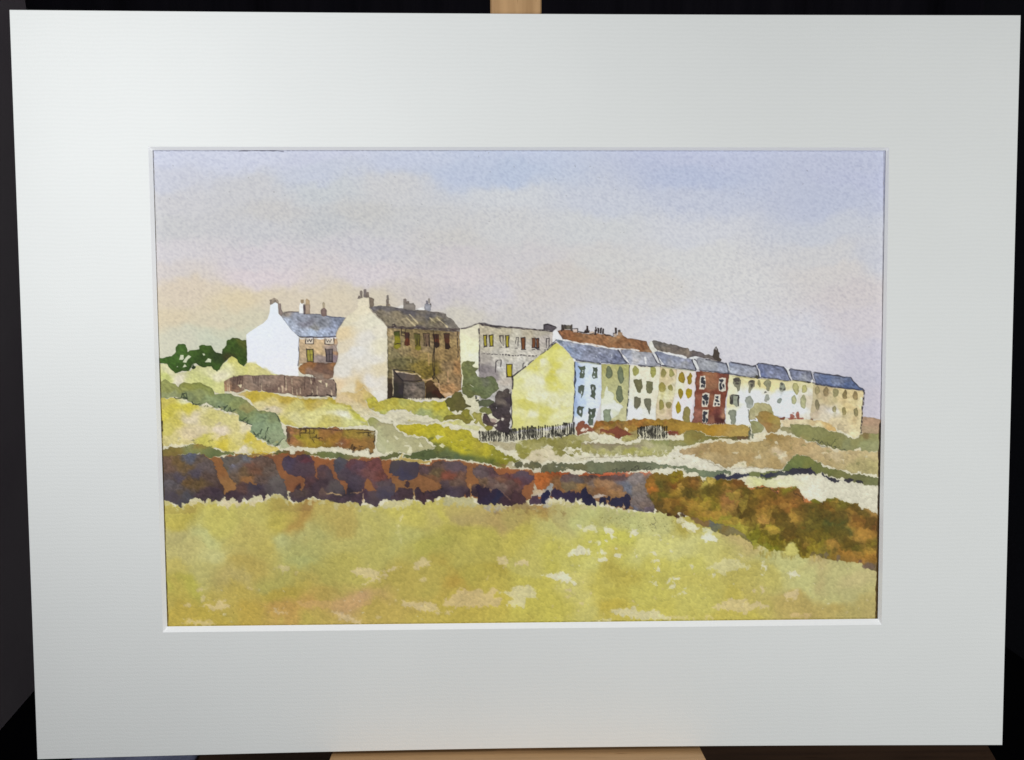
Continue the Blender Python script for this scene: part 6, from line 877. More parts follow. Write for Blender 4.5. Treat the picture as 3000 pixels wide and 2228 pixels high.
P('E', [(800,472),(835,462),(1000,500),(1100,510),(1165,512),(1180,545),(1210,620),(1222,672),(1100,668),(950,648),(820,628),(812,560)], [(850,500,(131,138,158)),(950,560,(152,156,171)),(860,600,(170,176,187)),(1050,560,(141,144,157)),(1100,620,(160,160,169)),(1180,640,(149,150,157)),(1000,640,(159,162,174))], wob=1, rim=.16, gran=.11, mott=.09)
P('E', [(1185,498),(1210,480),(1300,490),(1450,515),(1552,530),(1580,580),(1610,640),(1645,710),(1560,708),(1400,690),(1245,665),(1225,600),(1200,545)], [(1230,520,(108,116,150)),(1300,580,(96,106,144)),(1260,630,(108,116,148)),(1400,560,(128,132,154)),(1500,560,(113,119,147)),(1450,640,(131,136,161)),(1560,620,(119,124,152)),(1600,690,(130,134,155)),(1350,660,(134,138,162))], wob=1, rim=.18, gran=.13, mott=.10)
P('E', [(1618,580),(1645,555),(1750,575),(1910,592),(1920,640),(1945,700),(1900,722),(1800,715),(1660,700),(1635,650)], [(1670,590,(120,125,149)),(1720,650,(135,140,165)),(1820,620,(134,136,154)),(1850,690,(157,158,164)),(1780,690,(154,158,174)),(1900,660,(120,122,140))], wob=1, rim=.18, gran=.12, mott=.09)
P('F', [(838,445),(870,422),(1000,440),(1150,462),(1340,488),(1370,530),(1420,570),(1450,610),(1500,640),(1515,665),(1400,655),(1150,618),(1000,598),(880,580),(858,520)], [(900,460,(114,120,142)),(1000,480,(97,110,145)),(1100,540,(124,134,161)),(950,550,(96,106,138)),(1050,580,(90,104,144)),(1200,520,(111,118,141)),(1300,530,(100,110,139)),(1250,590,(84,100,140)),(1400,600,(90,104,141)),(1330,620,(91,104,137))], wob=1, rim=.2, gran=.14, mott=.12, sig=20)
# white ridges, party walls and dark gutters
for r,pts in (('D',[(235,448),(350,468),(500,498),(700,515),(800,540),(930,570),(1010,560),(1150,572),(1250,585)]),('D',[(1510,592),(1650,628),(1780,662),(1880,685)]),('E',[(0,350),(120,378),(230,402)]),('D',[(1330,680),(1345,760)]),('D',[(1030,650),(1070,690),(1110,760)]),('D',[(1450,620),(1500,700),(1540,770)]),('D',[(1520,690),(1570,780)])): S(r, pts, 3.4, (228,226,222), .9)
for r,pts in (('D',[(1440,600),(1470,640),(1490,700),(1530,745),(1580,790),(1545,790),(1510,750),(1460,680),(1430,630)]),('D',[(1930,690),(2000,665),(2060,680),(2010,700),(2030,760),(2060,850),(2030,850),(1985,780),(1965,700)]),('E',[(255,410),(310,395),(370,385),(385,410),(350,430),(370,520),(408,575),(375,575),(340,500),(320,430)]),('E',[(780,490),(800,475),(815,560),(822,612),(808,612),(798,540)]),('E',[(1168,512),(1186,510),(1200,580),(1240,650),(1232,680),(1215,670),(1205,600)]),('E',[(1562,540),(1622,552),(1610,590),(1645,690),(1640,715),(1620,670),(1590,600)]),('E',[(1915,595),(1940,610),(1925,640),(1950,700),(1935,730),(1905,720),(1935,690)])): P(r, pts, (222,222,220), wob=.8, rim=.08)
for r,pts,w_ in (('D',[(970,580),(1000,620),(1030,690),(1075,745),(1105,765)],2.8),('D',[(1430,630),(1460,690),(1490,750),(1535,775)],3),('D',[(1478,620),(1510,690),(1535,775),(1540,800)],2.6),('D',[(1968,700),(1975,740),(2000,800),(2015,850)],2.6),('E',[(345,425),(365,440),(385,480)],2.2),('E',[(310,440),(330,500),(370,570)],2.2),
 ('D',[(408,715),(560,740),(730,765)],2.6),('D',[(870,755),(1000,768),(1080,765)],2),('D',[(1250,785),(1400,800),(1530,800)],3),('D',[(1555,790),(1700,810),(1850,830),(2010,860)],2.6),('E',[(410,575),(500,590),(640,598),(800,622)],2.6),('E',[(820,630),(950,650),(1100,672),(1210,672)],3),('E',[(1240,670),(1400,690),(1560,712),(1640,722)],2.4),('E',[(1670,705),(1780,722),(1900,735)],3.4),
 ('E',[(500,428),(600,450),(760,485)],2.6),('E',[(770,480),(790,530),(808,610)],3),('E',[(830,460),(850,475),(1000,500),(1120,518),(1165,512),(1200,600),(1215,670)],2.8),('E',[(1185,500),(1210,480),(1300,490),(1400,512),(1540,528),(1570,570),(1610,660),(1640,710)],2.8),('E',[(1620,575),(1640,552),(1700,570),(1900,590),(1915,600),(1925,670),(1950,715)],2.8),
 ('F',[(838,430),(870,422),(950,435),(1060,455),(1160,465),(1260,482),(1345,490),(1380,545),(1420,580),(1450,612)],2.8),('F',[(840,560),(880,578),(1000,598),(1150,620),(1300,640),(1430,655),(1500,665),(1520,680)],3.6),('F',[(1460,620),(1500,640),(1524,670)],3.2),('D',[(135,440),(110,470),(30,540),(10,575)],2.6)): S(r, pts, w_, (52,50,60), .85, dry=.4)
for r,x,y,rx,ry in (('E',1190,668,30,12),('E',1875,735,24,12),('F',770,548,26,12)): B(r, x, y, rx, ry, (66,62,50), rim=.1)
for r,pts in (('D',[(420,742),(560,752),(700,770)]),('E',[(1660,712),(1750,722),(1830,735)]),('E',[(850,660),(1000,672),(1160,690)]),('E',[(1250,690),(1400,700),(1600,725)]),('D',[(1560,812),(1700,822),(1980,862)])): S(r, pts, 2.4, (150,142,88) if r=='E' else (150,156,120), .6)

# garden hedge and shrubs along the terrace
P('I', [(1252,440),(1280,415),(1320,412),(1380,430),(1500,405),(1560,412),(1620,412),(1700,405),(1800,400),(1900,396),(2000,402),(2100,400),(2203,420),(2203,600),(2160,560),(2140,530),(2060,530),(2000,500),(1960,480),(1850,465),(1760,480),(1720,500),(1730,600),(1680,630),(1600,640),(1540,620),(1560,600),(1440,580),(1350,560),(1300,560),(1250,520),(1240,480)],
  [(1300,450,(140,90,36)),(1400,440,(128,92,40)),(1480,430,(128,100,34)),(1550,450,(134,100,52)),(1400,500,(158,112,48)),(1520,490,(136,96,50)),(1640,470,(156,118,48)),(1750,430,(150,100,40)),(1880,420,(154,114,40)),(2000,430,(150,116,42)),(2050,470,(128,104,34)),(2130,450,(166,126,44)),(1680,540,(146,130,80)),(1620,600,(168,160,96)),(2120,500,(140,90,40)),(1600,540,(156,120,60)),(1350,540,(170,140,90))], wob=2.4, rim=.12, gran=.10, mott=.14, sig=22)
P('I', [(1060,470),(1075,425),(1110,418),(1160,430),(1150,455),(1200,465),(1210,490),(1260,495),(1262,530),(1180,540),(1070,555),(1050,500)], (136,78,56), wob=2.4, rim=.18, mott=.15); B('I', 1135, 505, 22, 20, (218,206,190), rim=0); B('I', 1175, 515, 14, 16, (214,196,176), rim=0)
P('I', [(1320,510),(1400,520),(1500,480),(1540,510),(1640,540),(1660,560),(1600,575),(1545,590),(1530,615),(1480,600),(1470,560),(1400,555),(1320,540)], (124,66,46), wob=2.2, rim=.15, mott=.15)
P('I', [(1575,500),(1590,480),(1620,505),(1610,530),(1580,520)], (214,196,156), wob=1, rim=0)
P('I', [(1190,575),(1200,550),(1280,560),(1290,600),(1250,620),(1200,600)], (212,206,176), wob=1.6, rim=.03); P('I', [(1310,620),(1340,590),(1380,610),(1440,580),(1470,640),(1440,660),(1340,660)], (208,204,172), wob=1.6, rim=.03)
gold = [Z(r,[(x,y)])[0] for r,x,y in [('J',-60,400),('J',60,395),('J',230,405),('J',400,430),('J',550,425),('J',650,430),('J',740,428),('J',790,445),('J',805,470),('J',808,560),('J',740,570),('J',640,565),('J',560,545),('J',440,545),('J',380,540),('J',320,500),('J',260,480),('J',200,490),('J',150,515),('J',130,540),('J',80,500),('J',0,490),('J',-60,490)]]
P('S', gold, [Z('J',[(x,y)])[0]+(cc,) for x,y,cc in [(20,440,(158,120,44)),(150,440,(174,136,52)),(250,440,(162,124,40)),(350,480,(172,130,38)),(450,480,(178,132,38)),(560,490,(176,136,56)),(680,480,(176,142,72)),(780,500,(156,138,80)),(100,490,(136,110,44)),(750,540,(176,146,72)),(0,490,(140,110,46))]], wob=1.8, rim=.14, mott=.08)
P('J', [(0,500),(85,498),(90,525),(60,545),(0,535)], (112,70,52), wob=2, mott=.2); P('J', [(0,540),(60,555),(110,530),(140,515),(150,580),(100,588),(0,575)], (214,206,178), wob=1.8, rim=.03); S('J', [(60,545),(68,570)], 1.6, (150,80,60), .6)
P('J', [(150,520),(200,488),(250,480),(310,500),(380,545),(450,552),(600,550),(680,555),(700,590),(620,575),(500,572),(400,575),(320,605),(250,630),(160,640),(60,648),(0,645),(0,585),(100,590),(150,580)], [(200,540,(142,130,64)),(280,560,(136,134,72)),(350,570,(142,140,80)),(200,610,(142,142,88)),(80,615,(146,142,92)),(480,560,(112,104,44)),(620,562,(118,106,46)),(680,570,(96,84,46)),(280,510,(122,106,50))], wob=1.8, rim=.14)
P('J', [(685,550),(730,540),(800,550),(808,572),(740,582),(690,580)], (96,72,44), wob=1.6)
S('J', [(812,460),(815,520),(806,575)], 4.5, (52,58,44), .85); S('J', [(838,520),(850,565)], 4, (60,70,50), .85)
for _ in range(26):
    x = random.uniform(1250,2190); B('I', x, random.uniform(415,470), random.uniform(10,30), random.uniform(8,22), random.choice([(120,84,34),(172,130,50),(140,80,40),(150,124,50)]), 0, 2, 2, .08, alpha=.4)
for x in range(300,740,26): S('J', [(x,412+random.uniform(0,8)),(x+random.uniform(-6,6),424)], 2, (214,200,176), .5)
# round bush
P('J', [(808,300),(820,265),(850,240),(862,215),(900,205),(960,205),(1010,222),(1038,250),(1042,290),(1060,330),(1050,360),(900,350),(860,380),(812,385)], [(850,300,(172,164,116)),(950,250,(168,160,114)),(1010,290,(152,144,92)),(900,340,(192,182,142))], wob=2, rim=.14, mott=.08)
P('J', [(870,350),(900,330),(920,300),(960,290),(1020,310),(1050,330),(1090,345),(1125,370),(1130,420),(1125,460),(1090,500),(1050,510),(990,500),(960,460),(940,430),(900,400),(905,375)], [(900,350,(152,128,74)),(960,340,(146,116,58)),(1050,370,(152,126,58)),(1020,430,(142,106,56)),(1080,460,(150,124,70)),(970,450,(158,122,72)),(1100,390,(156,134,70))], wob=2.2, rim=.12, mott=.10, sig=26)
P('J', [(822,400),(860,392),(900,400),(940,430),(960,470),(940,500),(880,520),(850,530),(830,500),(820,450)], [(860,430,(150,150,98)),(900,480,(152,152,106)),(850,500,(144,140,90))], wob=2, rim=.14, mott=.1)
S('J', [(808,310),(812,340),(808,380),(815,400)], 2.4, (90,76,50), .7)
P('J', [(1110,360),(1160,350),(1176,360),(1165,380),(1130,385)], (112,64,46), wob=1.4, mott=.2)
for x,y,rx,ry in ((1240,345,24,24),(1302,318,18,24),(1300,350,20,20),(1330,365,36,10),(1240,370,44,9),(1440,382,18,12),(1505,402,14,8),(1260,312,10,5)): B('J', x, y, rx, ry, (146,72,54) if x < 1400 else (96,62,44), 0, 1.6, 1.2, .1, alpha=.85)
P('J', [(1135,400),(1150,385),(1250,380),(1350,375),(1450,385),(1560,395),(1620,415),(1680,470),(1695,500),(1640,490),(1560,462),(1460,445),(1380,424),(1290,418),(1228,425),(1222,455),(1150,452)], [(1200,400,(210,192,152)),(1350,400,(214,200,158)),(1480,400,(206,182,132)),(1560,420,(206,174,110)),(1640,460,(206,170,106)),(1500,440,(214,202,156))], wob=1.8, rim=.06, sig=22)
P('F', [(1140,1150),(1190,1105),(1230,1120),(1285,1125),(1250,1160),(1260,1200),(1310,1200),(1320,1240),(1280,1245),(1220,1200),(1170,1200)], (184,168,132), wob=2, rim=.06, alpha=.85)
S('F', [(1260,1240),(1320,1270),(1390,1315)], 3, (226,220,200), .8)

# picket fences
def pickets(r, xs, top, bot, jt, w_, al=.9):
    for x in xs:
        y0 = top(x)+random.uniform(-jt,jt); y1 = bot(x)+random.uniform(-jt,jt)*.6; k = random.uniform(-5,7)
        S(r, [(x,y0),(x+k*.4,(y0+y1)/2),(x+k,y1)], w_*random.uniform(.8,1.3), (30,28,24), al, wob=.5, dry=.25)
pickets('I', [22+i*24.5+random.uniform(-5,5) for i in range(13)], lambda x: 530+x*.06, lambda x: 632, 8, 3.6)
pickets('I', [345+i*23.5+random.uniform(-6,6) for i in range(25)], lambda x: 508-(x-345)*.085, lambda x: 628-(x-345)*.095, 10, 3.9)
pickets('I', [925,942,960,985,1010,1028], lambda x: 445, lambda x: 558, 8, 4)
S('I', [(925,560),(960,575),(990,555)], 3, (34,32,30), .8); S('I', [(1035,440),(1030,500),(1038,550)], 4, (34,36,42), .8)
P('I', [(1725,560),(1760,520),(1960,510),(2010,560),(2020,608),(1740,608)], (206,198,166), wob=2, rim=0, alpha=.8)
pickets('I', [1722+i*23.5+random.uniform(-4,4) for i in range(14)], lambda x: 500-30*math.sin((x-1722)/310*2.6), lambda x: 604, 7, 3.6)
S('I', [(2050,545),(2090,540),(2150,545)], 5, (120,48,36), .75)

for _ in range(240):
    x = random.uniform(1410,2540); yb = 1290+random.uniform(0,90)-max(0,(x-2000))*.02
    i_, j_ = int(np.clip((yb-441)/(1836-441)*NY,0,NY-1)), int(np.clip((x-447)/(2594-447)*NX,0,NX-1))
    if 150 < CAN[i_,j_].mean() and CAN[i_,j_].mean() < 205:
        B('S', x, yb, random.uniform(1.5,6), random.uniform(1.2,3.2), random.choice([(206,198,160),(150,144,84),(168,152,108),(132,130,80)]), random.uniform(-20,20), 1.5, .9, .12, alpha=random.uniform(.35,.7), fray=1.2)
for _ in range(150):
    x = random.uniform(480,1380); yb = random.uniform(1195,1330)
    i_, j_ = int(np.clip((yb-441)/(1836-441)*NY,0,NY-1)), int(np.clip((x-447)/(2594-447)*NX,0,NX-1))
    cc = CAN[i_,j_].copy()
    if cc[1] > 110: B('S', x, yb, random.uniform(3,12), random.uniform(1.2,3), tuple(float(v) for v in cc*random.choice([.88,.92,1.06])), random.uniform(-30,10), 2, 1.4, 0, alpha=.55, fray=2)
# the washes bleed a little into one another and break up on the tooth of the paper
loose = np.clip((Y-1225)/60, 0, 1)          # the buildings stay as drawn, only the ground is dragged dry
ii = np.arange(NY)[:,None]+np.clip(GRAIN*1.3+SPK*.7,-2,2)*loose; jj = np.arange(NX)[None,:]+np.clip(FINE*.9+np.roll(GRAIN,37,1)*1.3,-2,2)*loose
ii = np.clip(np.rint(ii),0,NY-1).astype(int); jj = np.clip(np.rint(jj),0,NX-1).astype(int)
CAN = CAN[ii,jj]
ky_ = np.fft.fftfreq(NY)[:,None]; kx_ = np.fft.rfftfreq(NX)[None,:]
gk = np.exp(-2*(math.pi*3.6/UPP)**2*(kx_**2+ky_**2))
blur = np.stack([np.fft.irfft2(np.fft.rfft2(CAN[...,k])*gk, s=(NY,NX)) for k in range(3)], -1).astype(np.float32)
bl = (np.clip(.15+.16*LOW+.08*MID, .02, .4)*(.25+.75*loose))[...,None]
CAN = np.clip(CAN*(1-bl)+blur*bl, 0, 255)
# hand drawn border; its dark right line has the window edge's shadow painted in
S('S', [(445,443),(900,442.5),(1500,442.5),(2100,443.5),(2592,444.5)], 1.5, (120,124,150), .55, wob=.5, dry=.7)
S('S', [(700,442.5),(760,441.5),(830,443)], 1.8, (70,70,90), .6)
S('S', [(2590.5,443),(2587,800),(2583.5,1060),(2579.5,1250)], 1.2, (84,80,92), .6, wob=.4, dry=.15)
S('S', [(2579.5,1240),(2577,1340),(2574.5,1500)], 5, (44,32,22), .95, wob=.4, dry=.05)
S('S', [(2574.8,1490),(2571,1700),(2568,1815)], 6.5, (62,42,14), .95, wob=.4, dry=.1)
S('S', [(449,443),(461,900),(467,1060)], 1.4, (110,100,90), .6, wob=.4, dry=.5)
S('S', [(467,1060),(474,1260),(480.5,1480),(487,1700),(492,1836)], 2.4, (70,56,30), .85, wob=.5, dry=.3)
S('S', [(474.5,1235),(475,1262)], 4, (50,40,24), .8, wob=.3)
S('S', [(492,1833.5),(1000,1829),(1600,1822),(2100,1817),(2570,1811)], 1.4, (110,96,40), .65, wob=.8, dry=.7)



# colours above are as the picture looks in its room light: take that light off again to get the pigment's own reflectance
srgb = CAN/255.
luma = (srgb@np.array([.3,.59,.11], np.float32))[...,None]
srgb = np.clip(luma+(srgb-luma)*.90, 0, 1)   # watercolour dries duller than it is laid
lin = np.where(srgb <= .04045, srgb/12.92, ((srgb+.055)/1.055)**2.4)
u = (GX/W+.5); v = (GY/H+.5)
L1, L2 = (-.289,.163,.342), (.426,-.021,.593)     # the two lamps, in the card's own frame
def lamp_on_sheet(p, k):
    dx, dy, dz = p[0]-GX, p[1]-GY, p[2]
    r = np.sqrt(dx*dx+dy*dy+dz*dz)
    ax = np.array([.02,0,0])-np.array(p); ax /= np.linalg.norm(ax)
    return k*(dz/r)*np.clip(-(dx*ax[0]+dy*ax[1]+dz*ax[2])/r,0,1)/(r*r)
E_ = CAL*(lamp_on_sheet(L1,.1077)+lamp_on_sheet(L2,.2102)+.12)

alb = np.clip(lin/E_[...,None], .002, .93).astype(np.float32)

nv = NX*NY
me = bpy.data.meshes.new('painting')
me.vertices.add(nv)
co = np.empty((NY,NX,3), np.float32); co[...,0] = GX; co[...,1] = GY; co[...,2] = ZP
# the sheet cockles a little, as wetted paper does
co[...,2] -= .00025*(1+LOW)
me.vertices.foreach_set('co', co.ravel())
idx = np.arange(nv).reshape(NY,NX)
q = np.stack([idx[:-1,:-1], idx[1:,:-1], idx[1:,1:], idx[:-1,1:]], -1).reshape(-1,4)
nf = len(q)
me.loops.add(nf*4); me.polygons.add(nf)
me.loops.foreach_set('vertex_index', q.ravel().astype(np.int32))
me.polygons.foreach_set('loop_start', np.arange(0,nf*4,4,dtype=np.int32))
me.polygons.foreach_set('use_smooth', np.ones(nf, bool))
me.update(calc_edges=True)
at = me.color_attributes.new('wash', 'FLOAT_COLOR', 'POINT')
rgba = np.ones((nv,4), np.float32); rgba[:,:3] = alb.reshape(-1,3)
at.data.foreach_set('color', rgba.ravel())
me.materials.append(paint_mat())

# ================================================================== THE MOUNTED PICTURE
pic = empty('mounted_watercolour', MW @ Matrix.Translation((0,-H/2,0)))
tag(pic, 'watercolour of terraced houses above a yellow field in a wide ivory card mount', 'painting')
OFF = Matrix.Translation((0,H/2,0))
def under(o, par=pic):
    o.parent = par; o.matrix_parent_inverse = Matrix.Identity(4)
    if par is pic: o.matrix_local = OFF
    return o

po = bpy.data.objects.new('painting', me); link(po); under(po)
tag(po, 'watercolour sheet of a row of coloured houses on a hill')

# card outline, very slightly out of true as in life (bottom edge cut a touch hollow)
def edge(p, q_, n, bow):
    out = []
    for i in range(n):
        t = i/n; s = math.sin(math.pi*t)
        out.append((p[0]+(q_[0]-p[0])*t+bow[0]*s, p[1]+(q_[1]-p[1])*t+bow[1]*s))
    return out
OC = [tuple(from_sketch(*p,0)) for p in [(27,29),(2991,45),(2937,2184),(109,2226)]]
N = 24
outer = edge(OC[0],OC[1],N,(0,-.0006))+edge(OC[1],OC[2],N,(0,0))+edge(OC[2],OC[3],N,(0,.0022))+edge(OC[3],OC[0],N,(0,0))
WO = [tuple(from_sketch(*p,0)) for p in [(434.6,430.5),(2605,433),(2583,1831),(477,1853.5)]]
WI = [tuple(from_sketch(*p,-DEEP)) for p in [(447,440.5),(2595,441.5),(2571.5,1813.5),(490,1836)]]
wo = edge(WO[0],WO[1],N,(0,0))+edge(WO[1],WO[2],N,(0,0))+edge(WO[2],WO[3],N,(0,0))+edge(WO[3],WO[0],N,(0,0))
wi = edge(WI[0],WI[1],N,(0,0))+edge(WI[1],WI[2],N,(0,0))+edge(WI[2],WI[3],N,(0,0))+edge(WI[3],WI[0],N,(0,0))
def grid_ring(a, b_, za, zb, m):
    vs = []; fs = []; n = len(a)
    for j in range(m+1):
        t = j/m
        for i in range(n):
            vs.append((a[i][0]+(b_[i][0]-a[i][0])*t, a[i][1]+(b_[i][1]-a[i][1])*t, za+(zb-za)*t))
    for j in range(m):
        for i in range(n):
            k = (i+1)%n
            fs.append((j*n+i, (j+1)*n+i, (j+1)*n+k, j*n+k))
    return vs, fs
r_ = .0004
def shrink(o, d):
    cx = sum(p[0] for p in o)/len(o); cy = sum(p[1] for p in o)/len(o)
    return [(cx+(p[0]-cx)*(1-d/.26), cy+(p[1]-cy)*(1-d/.195)) for p in o]
so = shrink(outer, r_*.6)
v1, f1 = grid_ring(so, wo, 0, 0, 6)
n = len(outer)
b0 = len(v1); v1 += [(x,y,-r_*.6) for x,y in outer]
b1 = len(v1); v1 += [(x,y,-DEEP) for x,y in outer]
b2 = len(v1); v1 += [(x,y,-DEEP) for x,y in wi]
for i in range(n):
    k = (i+1)%n
    f1 += [(i,k,b0+k,b0+i),(b0+i,b0+k,b1+k,b1+i),(b1+i,b1+k,b2+k,b2+i)]
card = mesh_obj('mount_card', v1, f1, M_card); under(card)
# gentle warp in the big card
vb, fb = grid_ring(wo, wi, 0, -DEEP, 2)
bev = mesh_obj('window_bevel', vb, fb, M_core); bev.parent = card
bev['label'] = 'white cut bevel round the window of the mount'
vk, fk = box(-W/2+.002, W/2-.002, -H/2+.003, H/2-.002, -DEEP-.0040, -DEEP-.0012)
bk = mesh_obj('backing_board', vk, fk, M_back); under(bk)

# ================================================================== THE EASEL (frame: card frame, z out of the card)
easel = empty('table_easel', Matrix.Translation((0,.12,0)))
tag(easel, 'pale beech table easel holding the mounted picture, its mast showing above', 'easel')
EZ = -DEEP-.0042
def on_easel(o):
    o.parent = easel; o.matrix_parent_inverse = easel.matrix_world.inverted(); o.matrix_world = MW
    return o
a = from_sketch(1436.5,20,EZ); b_ = from_sketch(1587,20,EZ)
mv, mf = box(a[0], b_[0], -.225, .34, EZ-.016, EZ)
mast = on_easel(mesh_obj('mast', mv, mf, M_woodv, bevel=.0018, seg=3))
hy = -H/2-.0002
l = from_sketch(968,2202,0)[0]; rr_ = from_sketch(2056,2186,0)[0]
def rounded(x0, x1, y0, y1, r, n=5):
    pts = []
    for cx, cy, a0 in ((x1-r,y0+r,-90),(x1-r,y1-r,0),(x0+r,y1-r,90),(x0+r,y0+r,180)):
        for i in range(n+1):
            t = math.radians(a0+90*i/n); pts.append((cx+r*math.cos(t), cy+r*math.sin(t)))
    return pts
# ledge: built in x/z then stood under the card
lp = [(x,z) for x,z in rounded(l, rr_, -.024, .030, .003)]
lv = [(x,hy-.016,z) for x,z in lp]+[(x,hy,z) for x,z in lp]
n_ = len(lp)
lf = [tuple(range(n_)), tuple(range(2*n_-1,n_-1,-1))]+[(i,n_+i,n_+(i+1)%n_,(i+1)%n_) for i in range(n_)]
ledge = on_easel(mesh_obj('ledge', lv, lf, M_woodh, bevel=.0008))
lv, lf = box(l, rr_, hy-.016, hy+.004, .0302, .037)
lip = mesh_obj('lip', lv, lf, M_woodh, bevel=.001); lip.parent = ledge
# stub of a dowel at the right end of the ledge
def cyl(p, q_, r, n=20):
    p = Vector(p); q_ = Vector(q_); d = (q_-p).normalized(); s = d.orthogonal().normalized(); t = d.cross(s)
    vs = []
    for e in (p, q_):
        for i in range(n):
            an = 2*math.pi*i/n; vs.append(tuple(e+s*r*math.cos(an)+t*r*math.sin(an)))
    fs = [tuple(range(n-1,-1,-1)), tuple(range(n,2*n))]+[(i,(i+1)%n,n+(i+1)%n,n+i) for i in range(n)]
    return vs, fs
dv, df = cyl((rr_,hy-.008,.018),(rr_+.005,hy-.008,.018),.006)
dw = mesh_obj('dowel_end', dv, df, M_woodh, smooth=False, bevel=.001); dw.parent = ledge
# feet: two splayed front legs and a back strut, in world space
WI_ = MW.inverted()
def leg(name, p, q_, w, d, mat):
    p = Vector(p); q_ = Vector(q_); ax = (q_-p); L = ax.length; ax.normalize()
    side = Vector((0,1,0)).cross(ax).normalized(); fr = ax.cross(side)
    vs = []
    for e in (p, q_):
        for sx, sy in ((-1,-1),(1,-1),(1,1),(-1,1)):
            vs.append(tuple(e+side*sx*w/2+fr*sy*d/2))
    fs = [(3,2,1,0),(4,5,6,7),(0,1,5,4),(1,2,6,5),(2,3,7,6),(3,0,4,7)]
    o = mesh_obj(name, vs, fs, mat, bevel=.0015)
    o.parent = easel; o.matrix_parent_inverse = easel.matrix_world.inverted()
    return o
TOPP = MW @ Vector((0,.10,EZ-.022)); FB = MW @ Vector((0,-.215,EZ-.022))
leg('leg', (TOPP.x-.012,TOPP.y,TOPP.z), (-.105,FB.y-.01,.006), .022, .014, M_woodv)
leg('leg', (TOPP.x+.012,TOPP.y,TOPP.z), (.105,FB.y-.01,.006), .022, .014, M_woodv)
leg('back_strut', (0,TOPP.y+.025,TOPP.z-.005), (0,TOPP.y+.17,.006), .022, .014, M_woodv)
cx = MW @ Vector((0,-.13,EZ-.038))
leg('crossbar', (-.078,FB.y-.002+.012,.09), (.078,FB.y-.002+.012,.09), .012, .02, M_woodh)
kb, kf = cyl((0,-.02,EZ-.016),(0,-.02,EZ-.034),.009)
kn = on_easel(mesh_obj('clamp_knob', kb, kf, M_metal, smooth=False, bevel=.001))

# ================================================================== TABLE AND ROOM
def unproj(px, py, zworld):               # where a line of sight meets a level surface
    o = CAMW.translation
    d = CAMW.to_3x3() @ Vector(((px-1500)/(FOC*3000), -(py-1114)/(FOC*3000), -1))
    k = (zworld-o.z)/d.z
    return o+d*k
tl = unproj(470,2215,0); tr = unproj(2900,2190,0); tr2 = unproj(2922,2228,0)
dirr = (tr-tr2).normalized()
ylo = -.42; yhi = .34
bl = (tl.x-.06, ylo); tlx = (tl.x+.02, yhi)
rx_lo = tr2.x+(ylo-tr2.y)*dirr.x/dirr.y; rx_hi = tr.x+(yhi-tr.y)*dirr.x/dirr.y
def left_x(y): return tl.x-(y-tl.y)*.12*-1
tp = [(left_x(ylo),ylo),(rx_lo,ylo),(rx_hi,yhi),(left_x(yhi),yhi)]
tv, tf = prism(tp, -.028, 0)
tab = empty('side_table', Matrix.Translation((0,0,-.7)))
tag(tab, 'dark brown stained wooden table standing under the easel', 'table')
to = mesh_obj('table_top', tv, tf, M_table, bevel=.002)
to.parent = tab; to.matrix_parent_inverse = tab.matrix_world.inverted()
for i, (x,y) in enumerate(((tp[0][0]+.05,ylo+.05),(tp[1][0]-.06,ylo+.05),(tp[2][0]-.05,yhi-.05),(tp[3][0]+.05,yhi-.05))):
    v_, f_ = box(x-.02,x+.02,y-.02,y+.02,-.7,-.028)
    lo = mesh_obj('leg', v_, f_, M_table, bevel=.002); lo.parent = tab; lo.matrix_parent_inverse = tab.matrix_world.inverted()
FLOOR = -.7

# pale cloth hanging over the left side of the table
ca = unproj(205,2221,.0); cb = unproj(478,2209,.0)
rows = 26; colsn = 26; cv = []; cf = []
for j in range(rows):
    for i in range(colsn):
        s_ = i/(colsn-1); t_ = j/(rows-1)
        x = ca.x+(tl.x+.03-ca.x)*s_
        y = cb.y+.02-t_*.16+.004*math.sin(9*s_)
        drop = max(0, (left_x(y)+.002-x))
        z = .004+.002*math.sin(14*s_+5*t_)-min(drop*.12,.03)
        cv.append((x,y,z))
for j in range(rows-1):
    for i in range(colsn-1):
        cf.append((j*colsn+i,(j+1)*colsn+i,(j+1)*colsn+i+1,j*colsn+i+1))
cl = mesh_obj('folded_cloth', cv, cf, M_cloth, smooth=True)
so_ = cl.modifiers.new('thick','SOLIDIFY'); so_.thickness = .005
tag(cl, 'pale blue grey cloth at the bottom left under the mount corner', 'cloth')

# floor and walls
fl = mesh_obj('floor', [(-4,-4,FLOOR),(4,-4,FLOOR),(4,4,FLOOR),(-4,4,FLOOR)], [(0,1,2,3)], M_floor); tag(fl, kind='structure')
fa = unproj(0,2140,FLOOR); fb_ = unproj(95,2030,FLOOR)
dl = (fb_-fa).normalized()
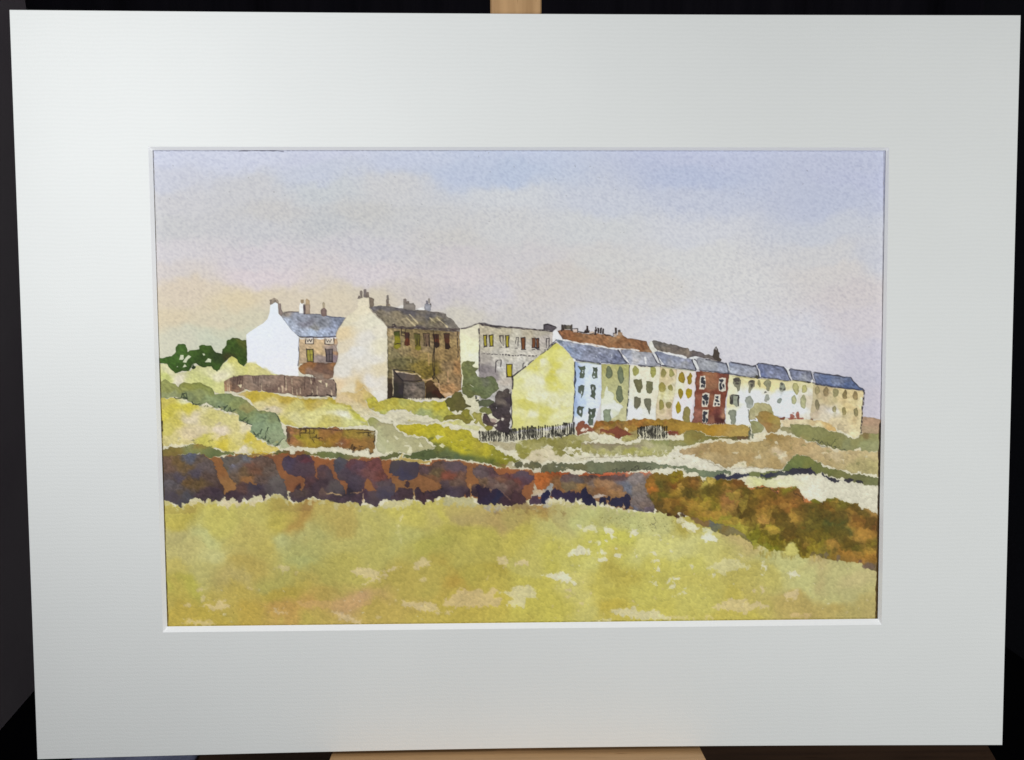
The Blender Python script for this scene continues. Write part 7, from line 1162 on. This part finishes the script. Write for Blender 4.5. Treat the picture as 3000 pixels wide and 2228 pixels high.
# corner of left wall where the sight line of (75,0..30) meets it
o_ = CAMW.translation; dcol = CAMW.to_3x3() @ Vector(((75-1500)/(FOC*3000), -(15-1114)/(FOC*3000), -1))
kk = ((fa.x-o_.x)*dl.y-(fa.y-o_.y)*dl.x)/(dcol.x*dl.y-dcol.y*dl.x)
cor = o_+dcol*kk
st = fa-dl*3
lw_v = [(st.x,st.y,FLOOR),(cor.x,cor.y,FLOOR),(cor.x,cor.y,2),(st.x,st.y,2)]
nrm = Vector((-dl.y,dl.x,0))*.08
lw_v += [(x+nrm.x,y+nrm.y,z) for x,y,z in lw_v]
lw = mesh_obj('wall_left', lw_v, [(0,1,2,3),(7,6,5,4),(0,4,5,1),(1,5,6,2),(2,6,7,3),(3,7,4,0)], M_lwall); tag(lw, kind='structure')
ra = unproj(2946,1895,FLOOR); rb = unproj(3000,1933,FLOOR)
dr = (ra-rb).normalized(); s0 = rb-dr*3; s1 = ra+dr*1.2
rw = mesh_obj('wall_right', [(s0.x,s0.y,FLOOR),(s1.x,s1.y,FLOOR),(s1.x,s1.y,2),(s0.x,s0.y,2)], [(3,2,1,0)], M_rwall); tag(rw, kind='structure')
yb = cor.y+.002
# drape folds on the back wall
bv = []; bf = []; NB = 240
for i in range(NB+1):
    x = -4+8*i/NB; y = yb+.10+.03*math.sin(x*19)+.015*math.sin(x*43+1)
    bv += [(x,y,FLOOR),(x,y,2.2)]
for i in range(NB): bf.append((2*i,2*i+2,2*i+3,2*i+1))
bw = mesh_obj('wall_back', bv, bf, M_bwall, smooth=True); tag(bw, kind='structure')

# ================================================================== LIGHT
def area(name, loc, target, sx, sy, power, colr):
    l_ = bpy.data.lights.new(name, 'AREA'); l_.shape = 'RECTANGLE'; l_.size = sx; l_.size_y = sy
    l_.energy = power; l_.color = colr
    o = bpy.data.objects.new(name, l_); link(o)
    o.location = loc
    o.rotation_euler = (Vector(target)-Vector(loc)).to_track_quat('-Z','Y').to_euler()
    return o
def card_pt(x, y, z): return tuple(MW @ Vector((x, y, z)))
# daylight from a small window close at the left, and a larger soft lamp at the right
area('window_light', card_pt(*L1), card_pt(.02,0,0), .16, .16, .1077*1.08*math.pi**2, (.975,.99,1))
area('room_lamp', card_pt(*L2), card_pt(.02,0,0), .28, .28, .2102*1.19*math.pi**2, (.985,1,.985))
WORLD = .21

w = bpy.data.worlds.new('World'); sc.world = w; w.use_nodes = True
bg = w.node_tree.nodes['Background']; bg.inputs['Color'].default_value = (.9,.95,1,1); bg.inputs['Strength'].default_value = WORLD

sc.render.engine = 'CYCLES'
vs_ = sc.view_settings; vs_.view_transform = 'Standard'; vs_.look = 'None'; vs_.exposure = 0; vs_.gamma = 1; vs_.use_curve_mapping = False
sc.render.resolution_x = 1024; sc.render.resolution_y = 760
